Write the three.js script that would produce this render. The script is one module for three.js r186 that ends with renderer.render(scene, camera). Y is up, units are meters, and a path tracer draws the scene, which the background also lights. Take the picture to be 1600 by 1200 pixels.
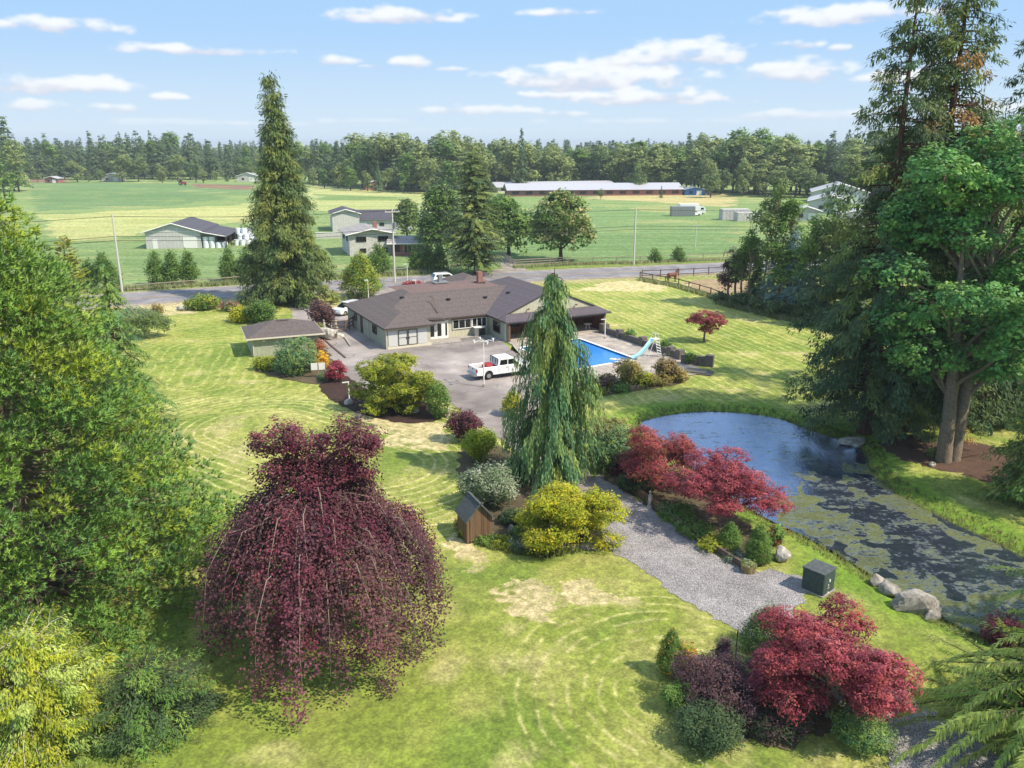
import * as THREE from 'three';
import { mergeGeometries } from 'three/addons/utils/BufferGeometryUtils.js';
import { MarchingCubes } from 'three/addons/objects/MarchingCubes.js';
import { RoundedBoxGeometry } from 'three/addons/geometries/RoundedBoxGeometry.js';

// ---------------------------------------------------------------- camera, sky, sun, exposure
const FOCAL = 1300, EYE = 22, PITCH = Math.atan(375 / FOCAL);       // a drone 22 m up looking gently down
const scene = new THREE.Scene();
const camera = new THREE.PerspectiveCamera(2 * Math.atan(600 / FOCAL) * 180 / Math.PI, 4 / 3, 0.5, 9000);
camera.position.set(0, EYE, 0);
camera.rotation.set(-PITCH, 0, 0);
const renderer = new THREE.WebGLRenderer({ antialias: true });
renderer.toneMapping = THREE.LinearToneMapping;
renderer.toneMappingExposure = 1.9;
renderer.shadowMap.enabled = true;

const SUN_DIR = new THREE.Vector3(0.72, 0.92, 0.34).normalize();
const sun = new THREE.DirectionalLight(0xfff1dc, 3.4);
sun.name = 'sun';
sun.position.copy(SUN_DIR).multiplyScalar(300).add(new THREE.Vector3(0, 0, -100));
sun.target.position.set(0, 0, -100);
sun.castShadow = true;
sun.shadow.radius = 1.5;
sun.shadow.mapSize.set(4096, 4096);
Object.assign(sun.shadow.camera, { left: -260, right: 260, top: 200, bottom: -200, near: 1, far: 800 });
scene.add(sun, sun.target);

// ---------------------------------------------------------------- numbers
const R = (seed) => { let s = (seed * 2654435761) | 0; return () => { s = (s + 0x6d2b79f5) | 0; let t = Math.imul(s ^ (s >>> 15), 1 | s); t = (t + Math.imul(t ^ (t >>> 7), 61 | t)) ^ t; return ((t ^ (t >>> 14)) >>> 0) / 4294967296; }; };
const lerp = (a, b, t) => a + (b - a) * t, clamp = (x, a = 0, b = 1) => Math.min(b, Math.max(a, x)), sstep = (a, b, x) => { const t = clamp((x - a) / (b - a)); return t * t * (3 - 2 * t); };
const hash2 = (x, y) => { let h = Math.imul(x | 0, 374761393) ^ Math.imul(y | 0, 668265263); h = Math.imul(h ^ (h >>> 13), 1274126177); return ((h ^ (h >>> 16)) >>> 0) / 4294967296; };
const vnoise = (x, y) => { const ix = Math.floor(x), iy = Math.floor(y), fx = x - ix, fy = y - iy, u = fx * fx * (3 - 2 * fx), v = fy * fy * (3 - 2 * fy); return lerp(lerp(hash2(ix, iy), hash2(ix + 1, iy), u), lerp(hash2(ix, iy + 1), hash2(ix + 1, iy + 1), u), v); };
const fbm = (x, y, n = 4) => { let a = 0.5, s = 0, t = 0; for (let i = 0; i < n; i++) { s += a * vnoise(x, y); t += a; a *= 0.5; x = x * 2.03 + 17.1; y = y * 2.03 + 9.7; } return s / t; };
scene.fog = new THREE.FogExp2(new THREE.Color(0.78, 0.88, 1.0), 0.0002);
const lin = (c) => c <= 0.04045 ? c / 12.92 : ((c + 0.055) / 1.055) ** 2.4;
const rgb = (r, g, b) => [lin(r / 255), lin(g / 255), lin(b / 255)];
// survey of the place: where a line of sight of the drone meets the level ground (metres), used once to lay the things out
const PS = Math.sin(PITCH), PC = Math.cos(PITCH);
const at = (px, py, y = 0) => { const u = (px - 800) / FOCAL, v = (py - 600) / FOCAL, k = (y - EYE) / (-(v * PC) - PS); return new THREE.Vector3(u * k, y, -(PC - v * PS) * k); };
const tall = (z, py) => { const v = (py - 600) / FOCAL; return EYE - (v * -z * PC + -z * PS) / (PC - v * PS); };
const mpp = (p) => (-p.z * PC + (EYE - p.y) * PS) / FOCAL;         // metres that one step of the survey spans at p

// ---------------------------------------------------------------- sky: air and fair-weather clouds
{
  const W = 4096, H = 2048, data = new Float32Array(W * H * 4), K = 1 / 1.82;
  const clouds = [], rnd = R(77);
  const seen = [[120, 205, 160, 5], [700, 205, 160, 5], [880, 150, 90, 8], [85, 132, 110, 15], [300, 78, 125, 8], [525, 95, 32, 11], [640, 99, 32, 11], [590, 103, 30, 4], [50, 167, 62, 10], [190, 170, 55, 8], [258, 152, 30, 6], [705, 108, 22, 4], [920, 122, 185, 24], [1060, 88, 130, 26], [1010, 152, 140, 15],
    [1240, 110, 75, 21], [740, 172, 100, 8], [1240, 180, 120, 9], [870, 178, 60, 6], [1240, 70, 40, 8], [1310, 74, 20, 5], [420, 195, 90, 5], [560, 190, 80, 5], [230, 192, 130, 6], [1000, 190, 150, 5], [1420, 120, 70, 10], [1500, 170, 90, 8], [90, 40, 90, 12], [620, 25, 110, 14], [1330, 22, 120, 16], [880, 20, 60, 8]];
  for (const [px, py, w, h] of seen) {
    const u = (px - 800) / FOCAL, v = (py - 600) / FOCAL, y = -v * PC - PS, f = PC - v * PS;
    clouds.push([Math.atan2(-f, u), Math.atan2(y, Math.hypot(u, f)), w / FOCAL, h / FOCAL, rnd() * 50]);
  }
  for (let i = 0; i < 260; i++) {                                    // the same fair-weather cloud goes on round the sky
    const a = -Math.PI + rnd() * 2 * Math.PI, e = 0.02 + rnd() ** 1.6 * 1.2;
    const da = Math.abs(Math.atan2(Math.sin(a + Math.PI / 2), Math.cos(a + Math.PI / 2)));
    if (da < 0.66 && e < 0.2) continue;
    const w = (0.03 + 0.10 * rnd()) * (0.7 + e), h = w * (0.14 + 0.5 * Math.min(1, e));
    clouds.push([a, e, w, h, rnd() * 50]);
  }
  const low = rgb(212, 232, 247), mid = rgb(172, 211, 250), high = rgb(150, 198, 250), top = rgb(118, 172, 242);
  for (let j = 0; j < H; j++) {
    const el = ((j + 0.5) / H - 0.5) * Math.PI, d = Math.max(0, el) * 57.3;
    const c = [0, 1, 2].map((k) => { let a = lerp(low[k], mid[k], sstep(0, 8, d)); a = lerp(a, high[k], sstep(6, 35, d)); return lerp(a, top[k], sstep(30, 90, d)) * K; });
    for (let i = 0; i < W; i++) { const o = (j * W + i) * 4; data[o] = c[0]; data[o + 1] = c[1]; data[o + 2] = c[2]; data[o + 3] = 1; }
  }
  for (const [a, e, w, h, s] of clouds) {
    const ce = Math.cos(e), i0 = Math.floor(((a - 1.5 * w / ce) / (2 * Math.PI) + 0.5) * W), i1 = Math.ceil(((a + 1.5 * w / ce) / (2 * Math.PI) + 0.5) * W);
    const j0 = Math.max(H / 2, Math.floor(((e - 2 * h) / Math.PI + 0.5) * H)), j1 = Math.min(H - 1, Math.ceil(((e + 2 * h) / Math.PI + 0.5) * H));
    for (let j = j0; j <= j1; j++) for (let ii = i0; ii <= i1; ii++) {
      const el = ((j + 0.5) / H - 0.5) * Math.PI, az = ((ii + 0.5) / W - 0.5) * 2 * Math.PI, x = (az - a) * ce / w, y = (el - e) / h;
      const n = fbm(s + (az - a) * ce * 42, s + (el - e) * 110, 6), flat = y < 0 ? y * 1.25 : y;
      const m = sstep(0.0, 0.95, 1 - x * x - flat * flat - 0.02 + (n - 0.5) * 2.7) * 0.9;
      if (m <= 0) continue;
      const shade = lerp(0.66, 1.0, sstep(-0.8, 0.45, y + (n - 0.5) * 1.8)), o = (j * W + ((ii % W) + W) % W) * 4, fade = m * sstep(0.005, 0.05, el);
      data[o] = lerp(data[o], 0.97 * shade * K, fade); data[o + 1] = lerp(data[o + 1], 0.985 * shade * K * 1.01, fade); data[o + 2] = lerp(data[o + 2], 1.0 * lerp(shade, 1, 0.4) * K, fade);
    }
  }
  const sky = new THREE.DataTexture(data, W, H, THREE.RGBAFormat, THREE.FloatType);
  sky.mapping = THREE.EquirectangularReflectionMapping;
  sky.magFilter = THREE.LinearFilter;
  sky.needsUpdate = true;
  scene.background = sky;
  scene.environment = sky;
}

// ---------------------------------------------------------------- building blocks
const taken = new Map();
const numbered = (name) => { const n = taken.get(name) ?? 0; taken.set(name, n + 1); return n ? name + '_' + String(n).padStart(3, '0') : name; };
function tag(o, label, category, group, kind) { o.userData = { label, category }; if (group) o.userData.group = group; if (kind) o.userData.kind = kind; return o; }
function thing(name, label, category, pos = [0, 0, 0], turn = 0, group) {
  const o = new THREE.Group(); o.name = numbered(name); scene.add(o);
  o.position.set(...(pos.isVector3 ? pos.toArray() : pos)); o.rotation.y = turn;
  return tag(o, label, category, group);
}
function copyOf(src, name, label, group, pos, turn = 0, s = 1) {
  const o = src.clone(); o.name = numbered(name); o.position.copy(pos); o.rotation.set(0, turn, 0); o.scale.copy(src.scale);
  Array.isArray(s) ? o.scale.set(...s) : o.scale.multiplyScalar(s);
  o.userData = { label, category: src.userData.category }; if (group) o.userData.group = group;
  scene.add(o); return o;
}
const structure = (mesh) => { mesh.userData.kind = 'structure'; scene.add(mesh); return mesh; };
const V = (x, y, z) => new THREE.Vector3(x, y, z);

class GB {                                                           // collects faces of one part
  constructor() { this.p = []; this.n = []; this.t = []; this.c = null; }
  tri(a, b, c, na, nb, nc, ua, ub, uc) {
    this.p.push(a.x, a.y, a.z, b.x, b.y, b.z, c.x, c.y, c.z);
    this.n.push(na.x, na.y, na.z, nb.x, nb.y, nb.z, nc.x, nc.y, nc.z);
    this.t.push(...ua, ...ub, ...uc);
  }
  poly(pts, axis, uvs) {                                             // flat convex face, uv in metres along axis
    const n = V(0, 0, 0), e = V(0, 0, 0);
    for (let i = 0; i < pts.length; i++) { const a = pts[i], b = pts[(i + 1) % pts.length]; n.x += (a.y - b.y) * (a.z + b.z); n.y += (a.z - b.z) * (a.x + b.x); n.z += (a.x - b.x) * (a.y + b.y); }
    if (n.lengthSq() < 1e-10) return this; n.normalize();
    if (axis) e.copy(axis); else Math.abs(n.y) > 0.9 ? e.set(1, 0, 0) : e.set(-n.z, 0, n.x).multiplyScalar(-1);
    e.addScaledVector(n, -e.dot(n)).normalize();
    const f = V(0, 0, 0).crossVectors(n, e), uv = uvs ?? pts.map((q) => [q.dot(e), q.dot(f)]);
    for (let i = 1; i < pts.length - 1; i++) this.tri(pts[0], pts[i], pts[i + 1], n, n, n, uv[0], uv[i], uv[i + 1]);
    return this;
  }
  box(cx, cy, cz, sx, sy, sz, turn = 0, tilt) {
    const x = sx / 2, y = sy / 2, z = sz / 2, c = [];
    for (const k of [-1, 1]) for (const j of [-1, 1]) for (const i of [-1, 1]) { const q = V(i * x, j * y, k * z); if (tilt) q.applyEuler(tilt); q.applyAxisAngle(V(0, 1, 0), turn); q.x += cx; q.y += cy; q.z += cz; c.push(q); }
    for (const f of [[4, 5, 7, 6], [1, 0, 2, 3], [5, 1, 3, 7], [0, 4, 6, 2], [6, 7, 3, 2], [0, 1, 5, 4]]) this.poly(f.map((i) => c[i]));
    return this;
  }
  tube(pts, r, sides = 6, cap = true) {                              // round bar through pts, r a number or one radius per point
    const rings = [];
    for (let i = 0; i < pts.length; i++) {
      const d = V(0, 0, 0).subVectors(pts[Math.min(i + 1, pts.length - 1)], pts[Math.max(i - 1, 0)]).normalize();
      const a = Math.abs(d.y) > 0.9 ? V(1, 0, 0) : V(0, 1, 0), e = V(0, 0, 0).crossVectors(d, a).normalize(), f = V(0, 0, 0).crossVectors(d, e), rr = r.length ? r[i] : r, ring = [];
      for (let k = 0; k <= sides; k++) { const t = k / sides * 2 * Math.PI, n = e.clone().multiplyScalar(Math.cos(t)).addScaledVector(f, Math.sin(t)); ring.push([pts[i].clone().addScaledVector(n, rr), n, [k / sides * 2 * Math.PI * rr, i ? rings[i - 1][0][2][1] + pts[i].distanceTo(pts[i - 1]) : 0]]); }
      rings.push(ring);
    }
    for (let i = 0; i < pts.length - 1; i++) for (let k = 0; k < sides; k++) {
      const [a, b, c, d] = [rings[i][k], rings[i][k + 1], rings[i + 1][k + 1], rings[i + 1][k]];
      this.tri(a[0], b[0], c[0], a[1], b[1], c[1], a[2], b[2], c[2]); this.tri(a[0], c[0], d[0], a[1], c[1], d[1], a[2], c[2], d[2]);
    }
    if (cap) { this.poly(rings[0].slice(0, sides).map((q) => q[0]).reverse()); this.poly(rings.at(-1).slice(0, sides).map((q) => q[0])); }
    return this;
  }
  bar(a, b, r, sides = 6) { return this.tube([a, b], r, sides); }
  add(g, m) { const q = g.index ? g.toNonIndexed() : g.clone(); if (m) q.applyMatrix4(m); const a = q.attributes; for (let i = 0; i < a.position.count * 3; i++) { this.p.push(a.position.array[i]); this.n.push(a.normal.array[i]); } for (let i = 0; i < a.position.count; i++) this.t.push(a.uv?.getX(i) ?? 0, a.uv?.getY(i) ?? 0); return this; }
  geo() {
    const g = new THREE.BufferGeometry();
    g.setAttribute('position', new THREE.Float32BufferAttribute(this.p, 3)); g.setAttribute('normal', new THREE.Float32BufferAttribute(this.n, 3)); g.setAttribute('uv', new THREE.Float32BufferAttribute(this.t, 2));
    return g;
  }
  to(name, mat, parent, label) { const m = new THREE.Mesh(this.geo(), mat); m.name = name; m.castShadow = m.receiveShadow = true; if (label) m.userData.label = label; parent && parent.add(m); return m; }
}
const part = (name, geo, mat, parent) => { const m = new THREE.Mesh(geo, mat); m.name = name; m.castShadow = m.receiveShadow = true; parent && parent.add(m); return m; };

// ---------------------------------------------------------------- materials
function tex(w, h, f, srgb = true) {                                 // f(x, y) -> [r, g, b] in 0..255
  const d = new Uint8Array(w * h * 4);
  for (let y = 0; y < h; y++) for (let x = 0; x < w; x++) { const c = f(x, y), o = (y * w + x) * 4; d[o] = clamp(c[0], 0, 255); d[o + 1] = clamp(c[1], 0, 255); d[o + 2] = clamp(c[2], 0, 255); d[o + 3] = 255; }
  const t = new THREE.DataTexture(d, w, h); t.wrapS = t.wrapT = THREE.RepeatWrapping; t.magFilter = THREE.LinearFilter; t.minFilter = THREE.LinearMipmapLinearFilter; t.generateMipmaps = true;
  if (srgb) t.colorSpace = THREE.SRGBColorSpace; t.needsUpdate = true; return t;
}
const tnoise = (x, y, n, seed = 0) => { const ix = Math.floor(x), iy = Math.floor(y), fx = x - ix, fy = y - iy, u = fx * fx * (3 - 2 * fx), v = fy * fy * (3 - 2 * fy), w = (a) => ((a % n) + n) % n; return lerp(lerp(hash2(w(ix) + seed, w(iy)), hash2(w(ix + 1) + seed, w(iy)), u), lerp(hash2(w(ix) + seed, w(iy + 1)), hash2(w(ix + 1) + seed, w(iy + 1)), u), v); };
const tfbm = (x, y, n, seed = 0, oct = 4) => { let s = 0, t = 0, a = 0.5; for (let i = 0; i < oct; i++) { s += a * tnoise(x, y, n, seed + i * 31); t += a; a *= 0.55; x *= 2; y *= 2; n *= 2; } return s / t; };  // tiles over n
const mat = (c, o = {}) => new THREE.MeshStandardMaterial({ color: Array.isArray(c) ? new THREE.Color().setRGB(...rgb(...c)) : c, roughness: 0.85, ...o });
const rep = (t, s) => { const c = t.clone(); c.repeat.set(s, s); c.needsUpdate = true; return c; };
const T = {};
T.grain = tex(512, 512, (x, y) => { const n = tfbm(x / 32, y / 32, 16, 3, 5), q = 200 + (n - 0.5) * 90 + (hash2(x, y) - 0.5) * 40; return [q, q, q]; });
T.grainBump = tex(256, 256, (x, y) => { const q = 128 + (hash2(x, y) - 0.5) * 150 + (tfbm(x / 16, y / 16, 16, 5) - 0.5) * 120; return [q, q, q]; }, false);
T.shingle = tex(512, 512, (x, y) => {                                // 12 courses of shingle tabs over 1.7 m
  const row = Math.floor(y / 42.667), fy = (y % 42.667) / 42.667, tab = Math.floor((x + (row % 2) * 21 + hash2(row, 5) * 9) / 42.667), q = hash2(tab % 12, row) * 34 - 17, gap = fy < 0.09 ? -30 : 0, n = (hash2(x, y) - 0.5) * 34 + (tfbm(x / 64, y / 64, 8, 9) - 0.5) * 26;
  return [205 + q + gap + n, 203 + q + gap + n, 204 + q + gap + n];
});
T.siding = tex(256, 256, (x, y) => { const f = (x % 64) / 64, line = f < 0.06 ? -46 : f < 0.12 ? 10 : 0, n = (tfbm(x / 4, y / 64, 64, 4, 3) - 0.5) * 20 + (tfbm(x / 32, y / 32, 8, 8, 3) - 0.5) * 22; const q = 226 + line + n; return [q, q, q]; });
T.sidingBump = tex(256, 64, (x) => { const f = (x % 64) / 64, q = f < 0.06 ? 60 : 200; return [q, q, q]; }, false);
T.planks = tex(512, 256, (x, y) => { const b = Math.floor(x / 42.667), f = (x % 42.667) / 42.667, q = (hash2(b, 1) - 0.5) * 70, g = (tfbm(x / 3, y / 90, 64, b, 4) - 0.5) * 90, e = f < 0.07 ? -70 : 0; return [190 + q + g + e, 180 + q * 0.9 + g + e, 165 + q * 0.8 + g + e]; });
T.bark = tex(256, 512, (x, y) => { const g = tfbm(x / 8, y / 50, 32, 2, 4), q = 110 + g * 130; return [q, q * 0.96, q * 0.9]; });
T.barkBump = tex(256, 512, (x, y) => { const q = 255 * tfbm(x / 8, y / 50, 32, 2, 4); return [q, q, q]; }, false);
T.asphalt = tex(1024, 1024, (x, y) => { const n = tfbm(x / 128, y / 128, 8, 1, 5), h = hash2(x, y), q = 190 + (n - 0.5) * 90 + (h - 0.5) * 60; return [q, q, q * 1.01]; });
T.gravel = tex(1024, 1024, (x, y) => { const n = tfbm(x / 128, y / 128, 8, 11, 4), s = tfbm(x / 5, y / 5, 205, 21, 2), q = 185 + (n - 0.5) * 60 + (s - 0.5) * 190 + (hash2(x, y) - 0.5) * 30; return [q, q, q]; });
T.rock = tex(512, 512, (x, y) => { const n = tfbm(x / 64, y / 64, 8, 31, 5), m = tfbm(x / 16, y / 16, 32, 37, 3), q = 120 + n * 150 + (m - 0.5) * 60; return [q, q * 0.99, q * 0.96]; });
T.block = tex(256, 256, (x, y) => { const q = 200 + (tfbm(x / 16, y / 16, 16, 41, 4) - 0.5) * 90; return [q, q, q * 0.98]; });
const M = {
  roof: mat([118, 109, 106], { map: rep(T.shingle, 0.55), roughness: 0.95, bumpMap: rep(T.shingle, 0.55), bumpScale: 0.012 }),
  roofRed: mat([138, 116, 110], { map: rep(T.shingle, 0.5), roughness: 0.95 }),
  roofNew: mat([112, 105, 112], { map: rep(T.shingle, 0.6), roughness: 0.95, bumpMap: rep(T.shingle, 0.6), bumpScale: 0.012 }),
  roofDark: mat([98, 99, 110], { map: rep(T.shingle, 0.3), roughness: 0.95 }),
  roofPale: mat([186, 184, 182], { map: rep(T.shingle, 0.3), roughness: 0.9 }),
  metalRoof: mat([206, 208, 216], { roughness: 0.55, metalness: 0.2, map: rep(T.siding, 0.4) }),
  sage: mat([176, 182, 160], { map: rep(T.siding, 0.6), bumpMap: rep(T.sidingBump, 0.6), bumpScale: 0.012 }),  // on the house, a darker copy of cream with the shade painted in
  cream: mat([206, 204, 178], { map: rep(T.siding, 0.6), bumpMap: rep(T.sidingBump, 0.6), bumpScale: 0.012 }),  // lit copy for house fronts, sunlight put into the colour
  greySiding: mat([212, 212, 208], { map: rep(T.siding, 0.35), bumpMap: rep(T.sidingBump, 0.35), bumpScale: 0.02 }),
  whiteWall: mat([236, 234, 228], { map: rep(T.grain, 0.4) }),
  white: mat([226, 226, 222], { roughness: 0.55 }),
  trimDark: mat([70, 62, 58]), trimBrown: mat([104, 82, 66]), trimCream: mat([208, 202, 182], { roughness: 0.6 }),
  wood: mat([150, 110, 74], { map: rep(T.planks, 0.6) }), woodDark: mat([116, 72, 48], { map: rep(T.planks, 0.6) }), woodOld: mat([148, 126, 104], { map: rep(T.planks, 0.9), bumpMap: rep(T.planks, 0.9), bumpScale: 0.02 }),
  fence: mat([196, 180, 158], { map: rep(T.grain, 0.8) }), fenceDark: mat([124, 104, 92], { map: rep(T.grain, 0.8) }), pole: mat([192, 190, 184]),
  glass: new THREE.MeshPhysicalMaterial({ color: 0x12171a, roughness: 0.06, metalness: 0, ior: 1.6 }),
  blind: mat([196, 198, 196], { roughness: 0.35 }),
  concrete: mat([198, 190, 180], { map: rep(T.grain, 0.25), roughness: 0.95 }), deck: mat([206, 196, 184], { map: rep(T.grain, 0.08), roughness: 0.95 }),
  block: mat([128, 122, 116], { map: rep(T.block, 0.8), bumpMap: rep(T.block, 0.8), bumpScale: 0.02 }), brick: mat([186, 132, 122], { map: rep(T.grain, 0.6) }),
  rock: mat([176, 172, 166], { map: rep(T.rock, 0.35), bumpMap: rep(T.rock, 0.35), bumpScale: 0.05 }), rockPale: mat([214, 210, 204], { map: rep(T.rock, 0.5), bumpMap: rep(T.rock, 0.5), bumpScale: 0.03 }),
  bark: mat([112, 98, 86], { map: T.bark, bumpMap: T.barkBump, bumpScale: 0.04 }), barkGrey: mat([184, 174, 160], { map: T.bark, bumpMap: T.barkBump, bumpScale: 0.04 }), barkRed: mat([122, 86, 68], { map: T.bark, bumpMap: T.barkBump, bumpScale: 0.04 }), twig: mat([132, 120, 108]), twigPale: mat([186, 176, 162]),
  paintWhite: new THREE.MeshPhysicalMaterial({ color: 0xdfe2e4, roughness: 0.35, clearcoat: 0.7, clearcoatRoughness: 0.08 }), rubber: mat([26, 26, 27], { roughness: 0.9 }), chrome: mat([190, 192, 196], { roughness: 0.25, metalness: 0.9 }), black: mat([28, 28, 30], { roughness: 0.5 }),
  redLight: mat([150, 16, 14], { roughness: 0.3 }), lampGlass: mat([222, 224, 226], { roughness: 0.15 }), red: mat([178, 52, 58], { roughness: 0.7, map: rep(T.grain, 1) }), blue: mat([44, 110, 176], { roughness: 0.6 }),
  steel: mat([150, 152, 154], { roughness: 0.5, metalness: 0.6 }), slate: mat([98, 106, 108], { map: rep(T.grain, 0.5) }), teal: mat([70, 92, 92], { map: rep(T.grain, 0.6), roughness: 0.7 }), soil: mat([92, 66, 52], { map: rep(T.gravel, 0.3), roughness: 1 }),
};
// ---------------------------------------------------------------- plants
const leafMat = (t, rough = 0.75) => new THREE.MeshPhysicalMaterial({ vertexColors: true, color: 0xffffff, roughness: rough, transmission: t, thickness: 0, side: THREE.DoubleSide, specularIntensity: 0.35 });
const LEAF = leafMat(0.45), NEEDLE = leafMat(0.36, 0.85);
const UP = V(0, 1, 0);
class Fol {                                                          // leaves of one crown
  constructor(seed) { this.p = []; this.n = []; this.c = []; this.r = R(seed); this.a = V(0, 0, 0); this.b = V(0, 0, 0); }
  ball(s = 1) { const r = this.r, z = 2 * r() - 1, t = 2 * Math.PI * r(), q = Math.sqrt(1 - z * z) * s; return V(q * Math.cos(t), z * s, q * Math.sin(t)); }
  tint(pal, j = 0.14) { const c = pal[Math.floor(this.r() * pal.length)], k = 1 + (this.r() - 0.5) * 2 * j; return [c[0] * k, c[1] * k, c[2] * k]; }
  jit(c, j) { const k = 1 + (this.r() - 0.5) * 2 * j; return [c[0] * k, c[1] * k * (1 + (this.r() - 0.5) * j * 0.5), c[2] * k]; }
  // pointed leaf from q along d, broad across (n x d), shading normal m
  leaf(q, d, n, L, W, col, m = n) {
    const s = this.a.crossVectors(n, d).normalize(), x = q.x, y = q.y, z = q.z, h = 0.45, bx = x + d.x * L * h, by = y + d.y * L * h, bz = z + d.z * L * h, w = W / 2;
    this.p.push(x, y, z, x + d.x * L, y + d.y * L, z + d.z * L, bx + s.x * w, by + s.y * w, bz + s.z * w, x, y, z, bx - s.x * w, by - s.y * w, bz - s.z * w, x + d.x * L, y + d.y * L, z + d.z * L);
    for (let i = 0; i < 6; i++) { this.n.push(m.x, m.y, m.z); this.c.push(col[0], col[1], col[2]); }
  }
  blade(q, d, side, L, W, col, m) {                                  // narrow three-cornered blade
    const gx = side.y * d.z - side.z * d.y, gy = side.z * d.x - side.x * d.z, gz = side.x * d.y - side.y * d.x, w = gx * m.x + gy * m.y + gz * m.z > 0 ? W / 2 : -W / 2; this.p.push(q.x - side.x * w, q.y - side.y * w, q.z - side.z * w, q.x + side.x * w, q.y + side.y * w, q.z + side.z * w, q.x + d.x * L, q.y + d.y * L, q.z + d.z * L);
    for (let i = 0; i < 3; i++) { this.n.push(m.x, m.y, m.z); this.c.push(col[0], col[1], col[2]); }
  }
  geo() { const g = new THREE.BufferGeometry(); g.setAttribute('position', new THREE.Float32BufferAttribute(this.p, 3)); g.setAttribute('normal', new THREE.Float32BufferAttribute(this.n, 3)); g.setAttribute('color', new THREE.Float32BufferAttribute(this.c, 3)); return g; }
  to(name, m, parent) { const o = part(name, this.geo(), m, parent); o.userData.kind = 'stuff'; return o; }
}
// broad-leaved crown: leaves in pads spread over and through lobes [x, y, z, rx, ry, rz]
function leafy(F, lobes, o) {
  const r = F.r, w = lobes.map((l) => (l[3] * l[5] + l[3] * l[4] + l[4] * l[5])), total = w.reduce((a, b) => a + b, 0), hubs = [];
  const flat = o.flat ?? 0.6, under = o.under ?? 0.75;
  for (let i = 0; i < o.clumps; i++) {
    let k = r() * total, li = 0; while (li < lobes.length - 1 && (k -= w[li]) > 0) li++;
    const l = lobes[li], d = F.ball(); if (d.y < -0.25 && r() < under) { i--; continue; }
    const inner = r() < (o.inner ?? 0.15), rr = (inner ? 0.35 + 0.45 * r() : 0.78 + 0.26 * r()) * (1 - (o.rough ?? 0.32) / 2 + (o.rough ?? 0.32) * vnoise(d.x * 2.6 + li * 7 + 30, d.y * 2.6 + d.z * 2.2 + 40)) * (r() < (o.stray ?? 0.03) ? 1.14 : 1);
    const q = V(l[0] + d.x * l[3] * rr, l[1] + d.y * l[4] * rr, l[2] + d.z * l[5] * rr); if (q.y < (o.floor ?? 0.05)) q.y = (o.floor ?? 0.05) + r() * 0.2;
    const cr = o.size * (0.55 + 0.9 * r()), base = F.tint(o.pal, o.vary ?? 0.16), out = V(d.x / l[3], d.y / l[4], d.z / l[5]).normalize();
    hubs.push([q, li]);
    const n = Math.max(3, Math.round(o.leaves * (0.6 + 0.8 * r())));
    for (let j = 0; j < n; j++) {
      const e = F.ball(Math.cbrt(r()) * cr); e.y *= flat; e.y -= (o.sag ?? 0) * Math.hypot(e.x, e.z);
      const nn = F.ball(o.wild ?? 0.75).addScaledVector(UP, 0.75).addScaledVector(out, 0.55).normalize();
      const dd = F.ball().addScaledVector(UP, -(o.droop ?? 0.2)); dd.addScaledVector(nn, -dd.dot(nn)).normalize();
      const m = nn.clone().multiplyScalar(0.6).addScaledVector(out, 0.3).addScaledVector(e, 0.35 / cr).normalize(), L = o.leaf * (0.65 + 0.7 * r());
      F.leaf(e.add(q), dd, nn, L, L * (o.wide ?? 0.62), F.jit(base, o.fleck ?? 0.16), m);
    }
  }
  return hubs;
}
function limb(gb, a, b, r0, r1, bend, rnd, n = 4, sides = 6) {       // crooked tapering limb
  const pts = [], rad = [], k = a.distanceTo(b) * bend;
  for (let i = 0; i <= n; i++) { const t = i / n, q = a.clone().lerp(b, t), s = Math.sin(Math.PI * t) * k; q.x += (rnd() - 0.5) * s; q.z += (rnd() - 0.5) * s; q.y += s * 0.35; pts.push(q); rad.push(lerp(r0, r1, t)); }
  gb.tube(pts, rad, sides, false); return pts;
}
// tree with trunk, limbs to every lobe, twigs to a share of the leaf pads
function leafTree(parent, seed, lobes, o) {
  const F = new Fol(seed), hubs = leafy(F, lobes, o), gb = new GB(), rnd = R(seed + 5), fork = V(o.lean?.[0] ?? 0, o.fork ?? 1, o.lean?.[1] ?? 0), r0 = o.trunk ?? 0.2;
  const starts = o.stems ? [] : [limb(gb, V(0, -0.1, 0), fork, r0 * 1.15, r0 * 0.8, 0.06, rnd, 4, 9)];
  for (let s = 0; s < (o.stems ?? 0); s++) { const a = s / o.stems * 6.28 + rnd(), q = V(Math.cos(a) * r0, -0.1, Math.sin(a) * r0); starts.push(limb(gb, q, V(q.x * 3 + fork.x, fork.y, q.z * 3 + fork.z), r0 * 0.8, r0 * 0.5, 0.15, rnd, 4, 7)); }
  const bough = new GB(), arms = lobes.map((l, i) => limb(bough, starts[i % starts.length].at(-1), V(l[0], l[1] - l[4] * 0.15, l[2]), r0 * 0.55, r0 * 0.16, 0.12, rnd, 5, 6));
  for (const [q, li] of hubs) if (rnd() < (o.twigs ?? 0.2)) limb(bough, arms[li][2 + Math.floor(rnd() * 3)], q, r0 * 0.14 + 0.006, 0.006, 0.15, rnd, 3, 4);
  gb.to('trunk', o.bark ?? M.bark, parent); bough.to('branches', o.twig ?? o.bark ?? M.bark, parent).userData.kind = 'stuff';
  F.to('crown', o.mat ?? LEAF, parent);
}
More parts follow.
